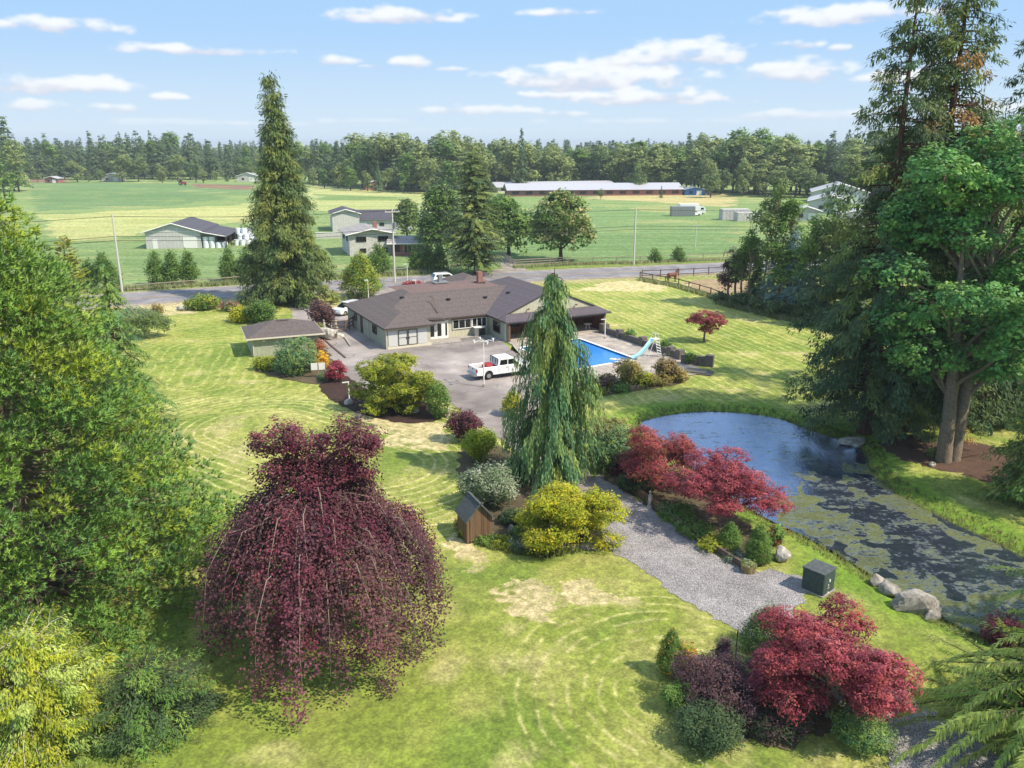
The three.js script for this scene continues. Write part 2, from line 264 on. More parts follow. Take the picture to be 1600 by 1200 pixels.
// conifer with branches as feathered sprays
function firGeo(seed, o) {
  const F = new Fol(seed), r = F.r, gb = new GB(), H = o.h;
  const lean = o.lean ?? [0, 0], axis = (t) => V(lean[0] * t * H, t * H, lean[1] * t * H);
  for (let i = 0; i < o.branches; i++) {
    const t = o.from + (0.995 - o.from) * (1 - Math.pow(1 - r(), o.pack ?? 0.75)), prof = o.shape(t), az = r() * 6.283, len = Math.max(0.15, o.r * prof * (1 - (o.uneven ?? 0.35) + 2 * (o.uneven ?? 0.35) * r()));
    if (o.gap && r() < o.gap(t, az)) continue;
    const dir = V(Math.cos(az), 0, Math.sin(az)), a = axis(t), up = o.up * (0.6 + 0.8 * r()), drop = o.drop * (0.6 + 0.8 * r()), P = (s) => V(a.x + dir.x * len * s, a.y + len * (up * s - drop * s * s), a.z + dir.z * len * s), base = F.tint(o.pal, o.vary ?? 0.15);
    if (o.wood && len > 0.8 && r() < o.wood) gb.tube([P(0), P(0.4), P(0.8)], [0.02 + len * 0.012, 0.012 + len * 0.007, 0.008], 4, false);
    const n = Math.max(4, Math.round(len * o.dense)), side = V(-dir.z, 0, dir.x);
    for (let j = 0; j < n; j++) {
      const s = lerp(o.bare ?? 0.25, 1, Math.pow((j + r()) / n, 0.8)), q = P(s), k = (j % 2 ? 1 : -1), g = up - 2 * drop * s, reach = o.spray * (0.5 + 0.7 * r()) * (1.15 - 0.5 * s) * (o.fit ? Math.min(1, 0.4 + len / o.fit) : 1);
      q.x += (r() - 0.5) * 0.25 * o.spray; q.y += (r() - 0.5) * 0.3 * o.spray; q.z += (r() - 0.5) * 0.25 * o.spray;
      const d = side.clone().multiplyScalar(k * (0.3 + 0.8 * r())).addScaledVector(dir, 0.35 + 0.7 * r()); d.y += g * 0.6 - (o.hang ?? 0.2) * (0.4 + 1.2 * r()) + (o.perk ?? 0) * r(); d.normalize();
      const nn = UP.clone().multiplyScalar(0.8).addScaledVector(dir, 0.45 + (o.hang ?? 0.2) * 0.6).add(F.ball(0.5)); nn.addScaledVector(d, -nn.dot(d)).normalize();
      F.leaf(q, d, nn, reach, reach * (o.slim ?? 0.35), F.jit(base, 0.16), nn.clone().multiplyScalar(0.7).addScaledVector(dir, 0.3).addScaledVector(UP, 0.15).normalize());
    }
  }
  const tr = o.trunk ?? H * 0.014, top = o.top ?? 0.97;
  gb.tube([V(0, -0.2, 0), axis(0.03), axis(0.3), axis(0.65), axis(top)], [tr * 1.5, tr * 1.05, tr * 0.85, tr * 0.5, 0.02], 8, false);
  return [F.geo(), gb.geo()];
}
// cedar: limbs that carry hanging tufts of foliage with gaps between
function cedar(parent, seed, o) {
  const F = new Fol(seed), r = F.r, gb = new GB(), H = o.h;
  for (let i = 0; i < o.branches; i++) {
    const t = o.from + (0.99 - o.from) * (1 - Math.pow(1 - r(), o.pack ?? 0.8)); if (o.gap && r() < o.gap(t)) continue;
    const az = r() * 6.283, len = Math.max(0.3, o.r * o.shape(t) * (0.55 + 0.6 * r())), dir = V(Math.cos(az), 0, Math.sin(az)), up = o.up * (0.3 + 1.4 * r()), drop = o.drop * (0.4 + 1.2 * r()), wob = (r() - 0.5) * 0.5, P = (s) => V((dir.x - dir.z * wob * s) * len * s, t * H + len * (up * s - drop * s * s), (dir.z + dir.x * wob * s) * len * s), base = F.tint(o.pal, o.vary ?? 0.2);
    if (len > 0.8) gb.tube([P(0), P(0.35), P(0.7), P(0.95)], [0.02 + len * 0.012, 0.014 + len * 0.008, 0.012, 0.006], 4, false);
    const n = Math.max(1, Math.round(len * o.tufts));
    for (let j = 0; j < n; j++) {
      const s = lerp(o.bare ?? 0.3, 1.02, Math.pow((j + r()) / n, 0.75)), c = P(s), cr = o.tuft * (0.55 + 0.8 * r()) * (1.15 - 0.35 * s); c.x += (r() - 0.5) * o.tuft * 1.1; c.z += (r() - 0.5) * o.tuft * 1.1; c.y -= r() * o.tuft * 0.5; const col = F.jit(base, 0.14);
      for (let k = 0; k < o.leaves; k++) {
        const e = F.ball(Math.cbrt(r()) * cr); e.y = e.y * 0.75 - cr * 0.2 * r(); const d = dir.clone().multiplyScalar(0.5).add(F.ball(0.6)).addScaledVector(e, 0.5 / cr); d.y -= o.hang * (0.4 + r()); d.normalize();
        const nn = UP.clone().multiplyScalar(0.7).addScaledVector(dir, 0.6).add(F.ball(0.55)).addScaledVector(e, 0.5 / cr); nn.addScaledVector(d, -nn.dot(d)).normalize(); const L = o.leaf * (0.6 + 0.8 * r()); F.leaf(e.add(c), d, nn, L, L * (o.slim ?? 0.34), F.jit(col, 0.15), nn);
      }
    }
  }
  const tr = o.trunk ?? H * 0.014; gb.tube([V(0, -0.2, 0), V(0, H * 0.03, 0), V(0, H * 0.3, 0), V(0, H * 0.65, 0), V(0, H * 0.985, 0)], [tr * 1.5, tr * 1.05, tr * 0.85, tr * 0.5, 0.02], 9, false);
  F.to('crown', NEEDLE, parent); gb.to('trunk', o.bark ?? M.bark, parent);
}
function fir(parent, seed, o) {
  const [a, b] = firGeo(seed, o); const c = part('crown', a, o.mat ?? NEEDLE, parent); c.userData.kind = 'stuff'; part('trunk', b, o.bark ?? M.bark, parent);
}
// palettes (base colours of the leaves, linear from the survey's colour names)
const PAL = {
  cedar: [rgb(118, 136, 72), rgb(102, 122, 68), rgb(136, 146, 76), rgb(92, 114, 68)], dark: [rgb(82, 108, 70), rgb(70, 96, 64), rgb(94, 116, 72)], blue: [rgb(132, 160, 154), rgb(116, 146, 140), rgb(146, 170, 160)],
  fir: [rgb(100, 124, 84), rgb(88, 114, 82), rgb(112, 132, 84)], sequoia: [rgb(140, 176, 76), rgb(124, 164, 74), rgb(160, 182, 66), rgb(114, 156, 82)], maple: [rgb(116, 168, 88), rgb(100, 152, 84), rgb(136, 176, 90), rgb(88, 140, 80)],
  green: [rgb(118, 152, 72), rgb(104, 140, 68), rgb(132, 160, 76)], lime: [rgb(160, 170, 54), rgb(146, 160, 50), rgb(174, 178, 58)], gold: [rgb(190, 188, 44), rgb(170, 178, 42), rgb(200, 192, 48), rgb(150, 166, 42)], yellow: [rgb(220, 178, 40), rgb(208, 164, 36), rgb(226, 188, 60)],
  red: [rgb(174, 82, 92), rgb(158, 70, 84), rgb(188, 98, 98), rgb(144, 70, 88)], rust: [rgb(172, 96, 86), rgb(156, 82, 78), rgb(166, 108, 84), rgb(144, 72, 78)], purple: [rgb(116, 72, 84), rgb(100, 64, 76), rgb(128, 82, 88), rgb(106, 76, 78)], wine: [rgb(122, 60, 78), rgb(108, 50, 70), rgb(134, 70, 82)], smoke: [rgb(108, 78, 82), rgb(94, 70, 78), rgb(122, 92, 92)],
  thuja: [rgb(102, 136, 62), rgb(90, 124, 56), rgb(114, 144, 62)], poplar: [rgb(152, 168, 100), rgb(138, 156, 94), rgb(162, 176, 106)], wood: [rgb(122, 146, 84), rgb(108, 134, 78), rgb(138, 158, 90)], silver: [rgb(146, 160, 128), rgb(120, 140, 100), rgb(176, 184, 160), rgb(98, 122, 84)], weep: [rgb(120, 158, 108), rgb(106, 146, 100), rgb(132, 160, 96), rgb(148, 166, 88)],
  deodar: [rgb(168, 190, 100), rgb(150, 176, 92), rgb(182, 198, 104)], dry: [rgb(164, 150, 88), rgb(148, 140, 78), rgb(178, 162, 100)], chestnut: [rgb(108, 136, 62), rgb(120, 146, 66), rgb(96, 124, 60), rgb(200, 196, 138)],
};
// ---------------------------------------------------------------- ground
const LX = -75, LZ = -140, LS = 150;
const pxs = (list) => list.map(([a, b]) => at(a, b));
const sdf = (pts) => (x, z) => {
  let d = 1e9, ins = false;
  for (let i = 0, j = pts.length - 1; i < pts.length; j = i++) {
    const a = pts[i], b = pts[j], ex = b.x - a.x, ez = b.z - a.z, wx = x - a.x, wz = z - a.z, t = clamp((wx * ex + wz * ez) / (ex * ex + ez * ez + 1e-12)), qx = wx - ex * t, qz = wz - ez * t;
    d = Math.min(d, qx * qx + qz * qz); if ((a.z > z) !== (b.z > z) && x < (b.x - a.x) * (z - a.z) / (b.z - a.z) + a.x) ins = !ins;
  }
  return Math.sqrt(d) * (ins ? -1 : 1);
};
const smooth = (pts, n, closed = true) => new THREE.CatmullRomCurve3(pts, closed, 'centripetal').getPoints(n);
const pondLine = smooth(pxs([[1000, 656], [1040, 644], [1100, 638], [1160, 640], [1215, 648], [1260, 664], [1300, 677], [1340, 690], [1352, 706], [1362, 730], [1385, 752], [1425, 777], [1480, 805], [1545, 835], [1610, 866], [1690, 905], [1700, 1040], [1620, 1005], [1540, 985], [1480, 960], [1420, 922], [1360, 888], [1300, 852], [1250, 826], [1195, 800], [1130, 760], [1070, 715], [1025, 680]]), 160);
const pondD = sdf(pondLine);
const poolA = at(994, 562), poolB = at(905, 530), poolC = at(893, 580), poolQ = [poolA, poolB, poolB.clone().add(poolC).sub(poolA), poolC], poolD = sdf(poolQ);
const roadMid = smooth([V(-400, 0, -60), ...pxs([[-60, 487], [60, 478], [200, 467], [400, 454], [560, 445], [700, 437], [820, 431.5], [900, 428], [1000, 424], [1130, 418], [1300, 411]]), V(400, 0, -215)], 220, false);
const roadZ = (x) => { for (let i = 1; i < roadMid.length; i++) if (roadMid[i].x >= x) { const a = roadMid[i - 1], b = roadMid[i]; return lerp(a.z, b.z, (x - a.x) / (b.x - a.x || 1)); } return -215; };
const hgt = (x, z) => {
  const d = (x > -5 && z < -20 && z > -90) ? pondD(x, z) : 9, p = (x > -5 && x < 30 && z < -70) ? poolD(x, z) : 9;
  if (p < 1.2) return -1.9;
  return d > 1.7 ? 0 : d > 0 ? -0.4 * (1 - sstep(0, 1.7, d)) : -0.4 - Math.min(1.2, -d) * 0.7;
};
// painted polygons -> sampled masks
function masks(W, H, x0, z0, sx, sz, layers) {
  const c = document.createElement('canvas'); c.width = W; c.height = H; const g = c.getContext('2d');
  g.fillStyle = '#000'; g.fillRect(0, 0, W, H);
  layers.forEach((l, i) => { g.fillStyle = 'rgb(' + (i + 1) * 10 + ',0,0)'; g.beginPath(); l.forEach(([a, b], k) => { const p = at(a, b), x = (p.x - x0) / sx * W, y = (p.z - z0) / sz * H; k ? g.lineTo(x, y) : g.moveTo(x, y); }); g.closePath(); g.fill(); });
  const d = g.getImageData(0, 0, W, H).data;
  return (x, z) => { const i = Math.floor((x - x0) / sx * W), j = Math.floor((z - z0) / sz * H); return i < 0 || j < 0 || i >= W || j >= H ? 0 : Math.round(d[(j * W + i) * 4] / 10); };
}
const lawnDry = masks(1024, 1024, LX, LZ, LS, LS, [
  [[770, 925], [840, 905], [870, 935], [850, 985], [800, 965]], [[880, 905], [930, 895], [945, 925], [905, 945]], [[935, 925], [975, 920], [975, 945], [945, 945]], [[700, 850], [760, 845], [770, 870], [710, 885]],
  [[470, 478], [520, 470], [545, 480], [500, 520], [480, 505]], [[180, 470], [330, 468], [300, 490], [200, 500]], [[950, 440], [1060, 440], [1030, 455], [900, 455]], [[1060, 440], [1145, 436], [1150, 475], [1120, 462], [1080, 450]], [[560, 640], [700, 660], [700, 700], [600, 690]],
]);
const segD = (x, z, a, b) => { const ex = b.x - a.x, ez = b.z - a.z, t = clamp(((x - a.x) * ex + (z - a.z) * ez) / (ex * ex + ez * ez)); return Math.hypot(x - a.x - ex * t, z - a.z - ez * t); };
const S1 = [at(405, 668), at(590, 728)], S2 = [at(1070, 1085), at(1190, 1150)], S3a = at(1000, 480), S3b = at(1280, 600), S3n = Math.hypot(S3b.x - S3a.x, S3b.z - S3a.z);
const G0 = [136, 152, 58], G1 = [170, 172, 92], G2 = [106, 134, 44], DRYC = [212, 194, 152], LUSH = [112, 148, 40], PALE = [214, 204, 146];
const mix3 = (a, b, t) => [lerp(a[0], b[0], t), lerp(a[1], b[1], t), lerp(a[2], b[2], t)];
function lawnColor(x, z, px) {
  const n1 = fbm(x * 0.11 + 5, z * 0.11 + 3, 3), n2 = fbm(x * 0.55, z * 0.55, 3), n3 = vnoise(x * 3.1, z * 3.1), n4 = hash2(Math.floor(x * 14), Math.floor(z * 14));
  let c = mix3(G0, G1, sstep(0.3, 0.75, n1 * 0.55 + n2 * 0.5)); c = mix3(c, G2, sstep(0.5, 0.72, fbm(x * 0.23 + 60, z * 0.23, 3)) * 0.6);
  const wx = x + (n2 - 0.5) * 3.2 + (n3 - 0.5) * 0.8, wz = z + (fbm(x * 0.55 + 90, z * 0.55, 3) - 0.5) * 3.2 + (n4 - 0.5) * 0.5, left = z > roadZ(x);
  if (left) {
    // mower lines: clippings left along the rounds
    let line = 0, band = 0;
    const d1 = segD(x, z, S1[0], S1[1]) + (n2 - 0.5) * 0.5, d2 = segD(x, z, S2[0], S2[1]) + (n2 - 0.5) * 0.4;
    const thin = (d, w) => { const f = (d / w) % 1, e = Math.abs(f - 0.5) * 2; return sstep(0.6, 0.92, e); };
    if (z > -72 && x < 3) { const k = sstep(2.2, 4, d1) * sstep(16, 11, d1) * sstep(0.15, 0.5, fbm(x * 0.3 + 11, z * 0.3, 2) + 0.1) * sstep(-33, -36, z); line = Math.max(line, thin(d1, 0.82) * k); band = (Math.floor(d1 / 1.64) % 2 ? 1 : -1) * 0.5 * k; }
    if (z > -50) line = Math.max(line, thin(d2, 0.7) * sstep(1.6, 2.4, d2) * sstep(9.5, 7, d2) * sstep(0.35, 0.6, vnoise(x * 1.7, z * 1.7) * 0.6 + n3 * 0.4) * 0.7);
    if (x > 6 && z < -66) { const s = ((x - S3a.x) * (S3b.z - S3a.z) - (z - S3a.z) * (S3b.x - S3a.x)) / S3n + (n2 - 0.5) * 0.5; line = Math.max(line, thin(Math.abs(s) + 50, 1.1) * 0.65); band = (Math.floor(Math.abs(s + 300) / 2.2) % 2 ? 1 : -1) * 0.6; }
    if (x < -12 && z < -66) { const s = segD(x, z, at(300, 600), at(330, 545)) + (n2 - 0.5) * 0.8; line = Math.max(line, thin(s, 1.15) * 0.4); }
    c = mix3(c, PALE, line * (0.55 + 0.45 * n3)); c = mix3(c, band > 0 ? G2 : G1, Math.abs(band) * 0.28);
    const dry = lawnDry(wx, wz) ? 1 : 0, some = sstep(0.62, 0.8, fbm(x * 0.35 + 200, z * 0.35, 4)) * 0.7; c = mix3(c, DRYC, Math.max(dry * (0.55 + 0.45 * n3), some * 0.6));
    const pd = x > -5 && z < -20 && z > -90 ? pondD(x, z) : 9; if (pd < 4) c = mix3(c, LUSH, sstep(4, 0.6, pd + (n2 - 0.5) * 3) * 0.85); if (pd < 0.6) c = mix3(c, [84, 78, 52], sstep(0.6, -0.2, pd + (n3 - 0.5) * 0.6));
    const rd = Math.abs(z - roadZ(x)) * 0.93; if (rd < 11) c = mix3(c, [180, 164, 128], sstep(11, 6, rd + (n2 - 0.5) * 6) * 0.75);
  } else {
    const k = fieldAt(wx + (n1 - 0.5) * 14, wz + (n1 - 0.5) * 10), f = FIELD[k], rows = vnoise(x * 0.045 + z * 0.02, z * 0.9) * 0.6 + vnoise(x * 0.02, z * 0.22) * 0.4;
    c = mix3(mix3(f, [f[0] * 0.84, f[1] * 0.9, f[2] * 0.82], sstep(0.35, 0.75, rows)), G1, sstep(0.55, 0.8, n1) * 0.3);
    c = mix3(c, [186, 176, 118], sstep(0.6, 0.78, fbm(x * 0.05 + 31, z * 0.12, 4)) * 0.5);
    const rd = Math.abs(z - roadZ(x)) * 0.93; if (rd < 13) c = mix3(c, [128, 146, 62], sstep(13, 8, rd + (n2 - 0.5) * 4) * 0.8);
  }
  const n5 = vnoise(x * 7.3 + 3, z * 7.3), s = 0.995 + 0.3 * (n4 - 0.5) + 0.2 * (n3 - 0.5) + 0.16 * (n5 - 0.5); return [c[0] * s, c[1] * s, c[2] * s];
}
const FIELD = [[136, 158, 96], [112, 142, 88], [190, 192, 124], [134, 158, 98], [182, 186, 122], [128, 152, 88], [140, 108, 92], [140, 108, 92], [126, 154, 94], [196, 182, 128], [164, 168, 106]];
const fieldAt = masks(1024, 1024, -420, -640, 840, 530, [
  [[40, 285], [395, 288], [395, 302], [300, 318], [120, 328], [60, 332]], [[60, 336], [200, 330], [400, 318], [400, 345], [200, 367], [90, 376]], [[90, 382], [400, 372], [420, 440], [130, 450]], [[480, 288], [670, 300], [660, 330], [490, 330]], [[495, 303], [640, 309], [640, 314], [495, 313]],
  [[300, 287], [400, 290], [400, 297], [300, 293]], [[40, 280], [110, 281], [100, 286], [40, 285]], [[780, 318], [1140, 330], [1160, 412], [770, 412]], [[905, 310], [1000, 314], [1140, 324], [1140, 300], [980, 300]], [[1000, 322], [1060, 324], [1060, 332], [1000, 330]],
]);
function paint(W, H, x0, z0, sx, sz) {
  const t = tex(W, H, (i, j) => lawnColor(x0 + (i + 0.5) / W * sx, z0 + (j + 0.5) / H * sz, sx / W)); t.wrapS = t.wrapT = THREE.ClampToEdgeWrapping; return t;
}
T.grassBump = tex(512, 512, (x, y) => { const q = hash2(x, y) * 150 + tfbm(x / 8, y / 8, 64, 51, 3) * 105; return [q, q, q]; }, false);
{
  const N = 230, g = new THREE.BufferGeometry(), p = [], uv = [], ix = [];
  for (let j = 0; j <= N; j++) for (let i = 0; i <= N; i++) { const x = LX + i / N * LS, z = LZ + j / N * LS; p.push(x, hgt(x, z), z); uv.push(i / N, j / N); }
  for (let j = 0; j < N; j++) for (let i = 0; i < N; i++) { const a = j * (N + 1) + i, b = a + 1, c = a + N + 1, d = c + 1; ix.push(a, c, b, b, c, d); }
  g.setAttribute('position', new THREE.Float32BufferAttribute(p, 3)); g.setAttribute('uv', new THREE.Float32BufferAttribute(uv, 2)); g.setIndex(ix); g.computeVertexNormals();
  const b = T.grassBump.clone(); b.repeat.set(60, 60);
  structure(part('lawn', g, new THREE.MeshStandardMaterial({ map: paint(2048, 2048, LX, LZ, LS, LS), roughness: 1, bumpMap: b, bumpScale: 0.05 })));
}
{
  const X = [-6000, -2500, -1200, -700, -420, -250, -150, LX, LX + LS / 2, LX + LS, 150, 250, 420, 700, 1200, 2500, 6000], Z = [-7000, -3000, -1500, -900, -640, -500, -400, -300, -220, -180, LZ, LZ + LS / 2, LZ + LS, 80, 300], gb = new GB();
  const u = (x, z) => [clamp((x + 420) / 840, 0.001, 0.999), clamp((z + 640) / 530, 0.001, 0.999)];
  for (let i = 0; i < X.length - 1; i++) for (let j = 0; j < Z.length - 1; j++) {
    if (X[i] >= LX && X[i + 1] <= LX + LS && Z[j] >= LZ && Z[j + 1] <= LZ + LS) continue;
    const q = [V(X[i], 0, Z[j + 1]), V(X[i + 1], 0, Z[j + 1]), V(X[i + 1], 0, Z[j]), V(X[i], 0, Z[j])]; gb.poly(q, null, q.map((a) => u(a.x, a.z)));
  }
  const b = T.grassBump.clone(); b.repeat.set(120, 90);
  structure(gb.to('ground', new THREE.MeshStandardMaterial({ map: paint(2048, 2048, -420, -640, 840, 530), roughness: 1, bumpMap: b, bumpScale: 0.12 })));
}
// flat sheets with worn edges
function ragged(pts, step, amp, seed) {
  const out = []; pts.forEach((a, i) => { const b = pts[(i + 1) % pts.length], n = Math.max(1, Math.round(a.distanceTo(b) / step)); for (let k = 0; k < n; k++) { const q = a.clone().lerp(b, k / n), e = amp * (k ? 1 : 0.3); q.x += (fbm(q.x * 1.3 + seed, q.z * 1.3, 3) - 0.5) * 2 * e; q.z += (fbm(q.x * 1.3, q.z * 1.3 + seed + 40, 3) - 0.5) * 2 * e; out.push(q); } });
  return out;
}
function sheet(name, pts, y, m, holes = []) {
  const s = new THREE.Shape(pts.map((p) => new THREE.Vector2(p.x, -p.z))); for (const h of holes) s.holes.push(new THREE.Path(h.map((p) => new THREE.Vector2(p.x, -p.z))));
  const g = new THREE.ShapeGeometry(s); g.rotateX(-Math.PI / 2); g.translate(0, y, 0);
  return structure(part(name, g, m));
}
T.drive = (() => {                                                   // worn asphalt with cracks, 24 m a side
  const c = document.createElement('canvas'); c.width = c.height = 1024; const g = c.getContext('2d'), r = R(12); g.fillStyle = '#fff'; g.fillRect(0, 0, 1024, 1024);
  for (let i = 0; i < 26; i++) { let x = r() * 1024, y = r() * 1024, a = r() * 6.28; g.strokeStyle = 'rgba(40,40,44,' + (0.5 + 0.4 * r()) + ')'; g.lineWidth = 1 + 2.2 * r(); g.beginPath(); g.moveTo(x, y); for (let k = 0; k < 30 + r() * 60; k++) { a += (r() - 0.5) * 0.9; x += Math.cos(a) * 7; y += Math.sin(a) * 7; g.lineTo(x, y); } g.stroke(); }
  const d = g.getImageData(0, 0, 1024, 1024).data;
  return tex(1024, 1024, (x, y) => { const k = d[(y * 1024 + x) * 4] / 255, n = tfbm(x / 128, y / 128, 8, 61, 5), st = sstep(0.56, 0.7, tfbm(x / 200, y / 200, 5, 67, 4)), q = (196 + (n - 0.5) * 110 - st * 26 + (hash2(x, y) - 0.5) * 40) * (0.45 + 0.55 * k); return [q * 1.02, q, q * 0.98]; });
})();
const D = {
  asphalt: mat([186, 180, 178], { map: rep(T.drive, 1 / 24), roughness: 0.95, bumpMap: rep(T.grainBump, 1), bumpScale: 0.01 }),
  gravel: mat([200, 196, 196], { map: rep(T.gravel, 1 / 7), roughness: 1, bumpMap: rep(T.gravel, 1 / 7), bumpScale: 0.05 }),
  road: mat([172, 170, 174], { map: rep(T.asphalt, 1 / 12), roughness: 0.92 }), shoulder: mat([198, 188, 176], { map: rep(T.gravel, 1 / 9), roughness: 1 }), paint: mat([216, 214, 204], { map: rep(T.grain, 0.5) }), yellowPaint: mat([206, 176, 90], { map: rep(T.grain, 0.5) }),
  mulch: mat([98, 68, 56], { map: rep(T.gravel, 1 / 4), roughness: 1, bumpMap: rep(T.gravel, 1 / 4), bumpScale: 0.08 }), earth: mat([116, 104, 76], { map: rep(T.gravel, 1 / 5), roughness: 1 }), needles: mat([112, 84, 66], { map: rep(T.gravel, 1 / 5), roughness: 1 }), sand: mat([192, 168, 128], { map: rep(T.grain, 1 / 12), roughness: 1 }),
};
const P2 = (l, step = 0.6, amp = 0.22, seed = 1) => ragged(smooth(pxs(l), l.length * 5), step * 0.5, amp * 1.9, seed);
sheet('gravel_driveway', P2([[905, 858], [935, 832], [950, 815], [935, 785], [915, 752], [945, 742], [1000, 785], [1080, 842], [1160, 890], [1215, 892], [1257, 905], [1255, 935], [1240, 955], [1300, 995], [1400, 1070], [1500, 1140], [1620, 1240], [1480, 1290], [1330, 1130], [1185, 1005], [1130, 970], [1060, 930], [1000, 885], [950, 862]], 0.4, 0.3, 3), 0.022, D.gravel);
sheet('asphalt_driveway', P2([[462, 474], [496, 476], [560, 500], [620, 538], [690, 530], [720, 526], [770, 522], [798, 546], [812, 556], [838, 580], [868, 606], [862, 650], [890, 700], [936, 760], [955, 815], [930, 798], [860, 740], [790, 692], [745, 657], [704, 628], [690, 600], [600, 598], [552, 622], [520, 596], [490, 560], [475, 525], [455, 490]], 0.5, 0.2, 5), 0.034, D.asphalt);
sheet('mulch_bed', P2([[500, 601], [536, 588], [566, 606], [600, 622], [660, 628], [695, 648], [672, 660], [620, 660], [570, 648], [540, 638]], 0.4, 0.2, 7), 0.046, D.mulch);
sheet('shrub_bed', P2([[722, 700], [760, 694], [800, 708], [860, 750], [925, 800], [938, 828], [900, 852], [850, 858], [780, 848], [732, 826], [724, 770]], 0.4, 0.3, 9), 0.046, D.earth);
sheet('maple_bed', P2([[938, 738], [990, 700], [1060, 740], [1130, 790], [1195, 850], [1205, 876], [1165, 888], [1085, 842], [1005, 784]], 0.4, 0.25, 11), 0.046, D.earth);
sheet('corner_bed', P2([[1060, 1100], [1090, 1055], [1150, 1055], [1220, 1045], [1300, 1090], [1310, 1130], [1230, 1160], [1100, 1140]], 0.4, 0.4, 13), 0.046, D.earth);
sheet('shed_bed', P2([[398, 575], [440, 560], [500, 545], [522, 580], [500, 600], [440, 592]], 0.4, 0.2, 14), 0.046, D.earth);
sheet('pool_bed', P2([[905, 606], [960, 600], [1040, 594], [1078, 588], [1060, 600], [990, 612], [935, 618]], 0.4, 0.2, 15), 0.012, D.earth);
sheet('needle_litter', P2([[1370, 690], [1430, 678], [1520, 690], [1620, 715], [1620, 760], [1540, 752], [1470, 735], [1400, 718]], 0.5, 0.9, 17), 0.008, D.needles);
sheet('paddock_sand', P2([[1066, 442], [1150, 436], [1180, 470], [1150, 480], [1100, 458]], 0.8, 1.2, 18), 0.012, D.sand);
sheet('farm_lane', P2([[752, 432], [800, 436], [842, 433], [808, 414], [795, 402], [772, 398], [762, 404], [786, 416]], 0.8, 0.5, 19), 0.02, D.shoulder);
sheet('front_forecourt', P2([[528, 468], [560, 452], [640, 446], [700, 440], [770, 436], [800, 440], [700, 452], [560, 476]], 0.8, 0.5, 21), 0.02, D.shoulder);
{
  const strip = (off, w) => { const a = [], b = []; roadMid.forEach((p, i) => { const q = roadMid[Math.min(i + 1, roadMid.length - 1)], o = roadMid[Math.max(i - 1, 0)], d = V(q.x - o.x, 0, q.z - o.z).normalize(), n = V(-d.z, 0, d.x); a.push(p.clone().addScaledVector(n, off - w / 2)); b.push(p.clone().addScaledVector(n, off + w / 2)); }); return [...a, ...b.reverse()]; };
  sheet('road_shoulder', ragged(strip(0, 12.4), 2, 0.5, 4), 0.024, D.shoulder); sheet('road', strip(0, 9.4), 0.04, D.road);
  const paintLine = (off, m) => sheet('road_marking', strip(off, 0.18), 0.046, m); paintLine(-4.1, D.paint).name = 'road_edge_line'; paintLine(4.1, D.paint).name = 'road_edge_line_001'; paintLine(-0.16, D.yellowPaint).name = 'road_centre_line'; paintLine(0.16, D.yellowPaint).name = 'road_centre_line_001';
}
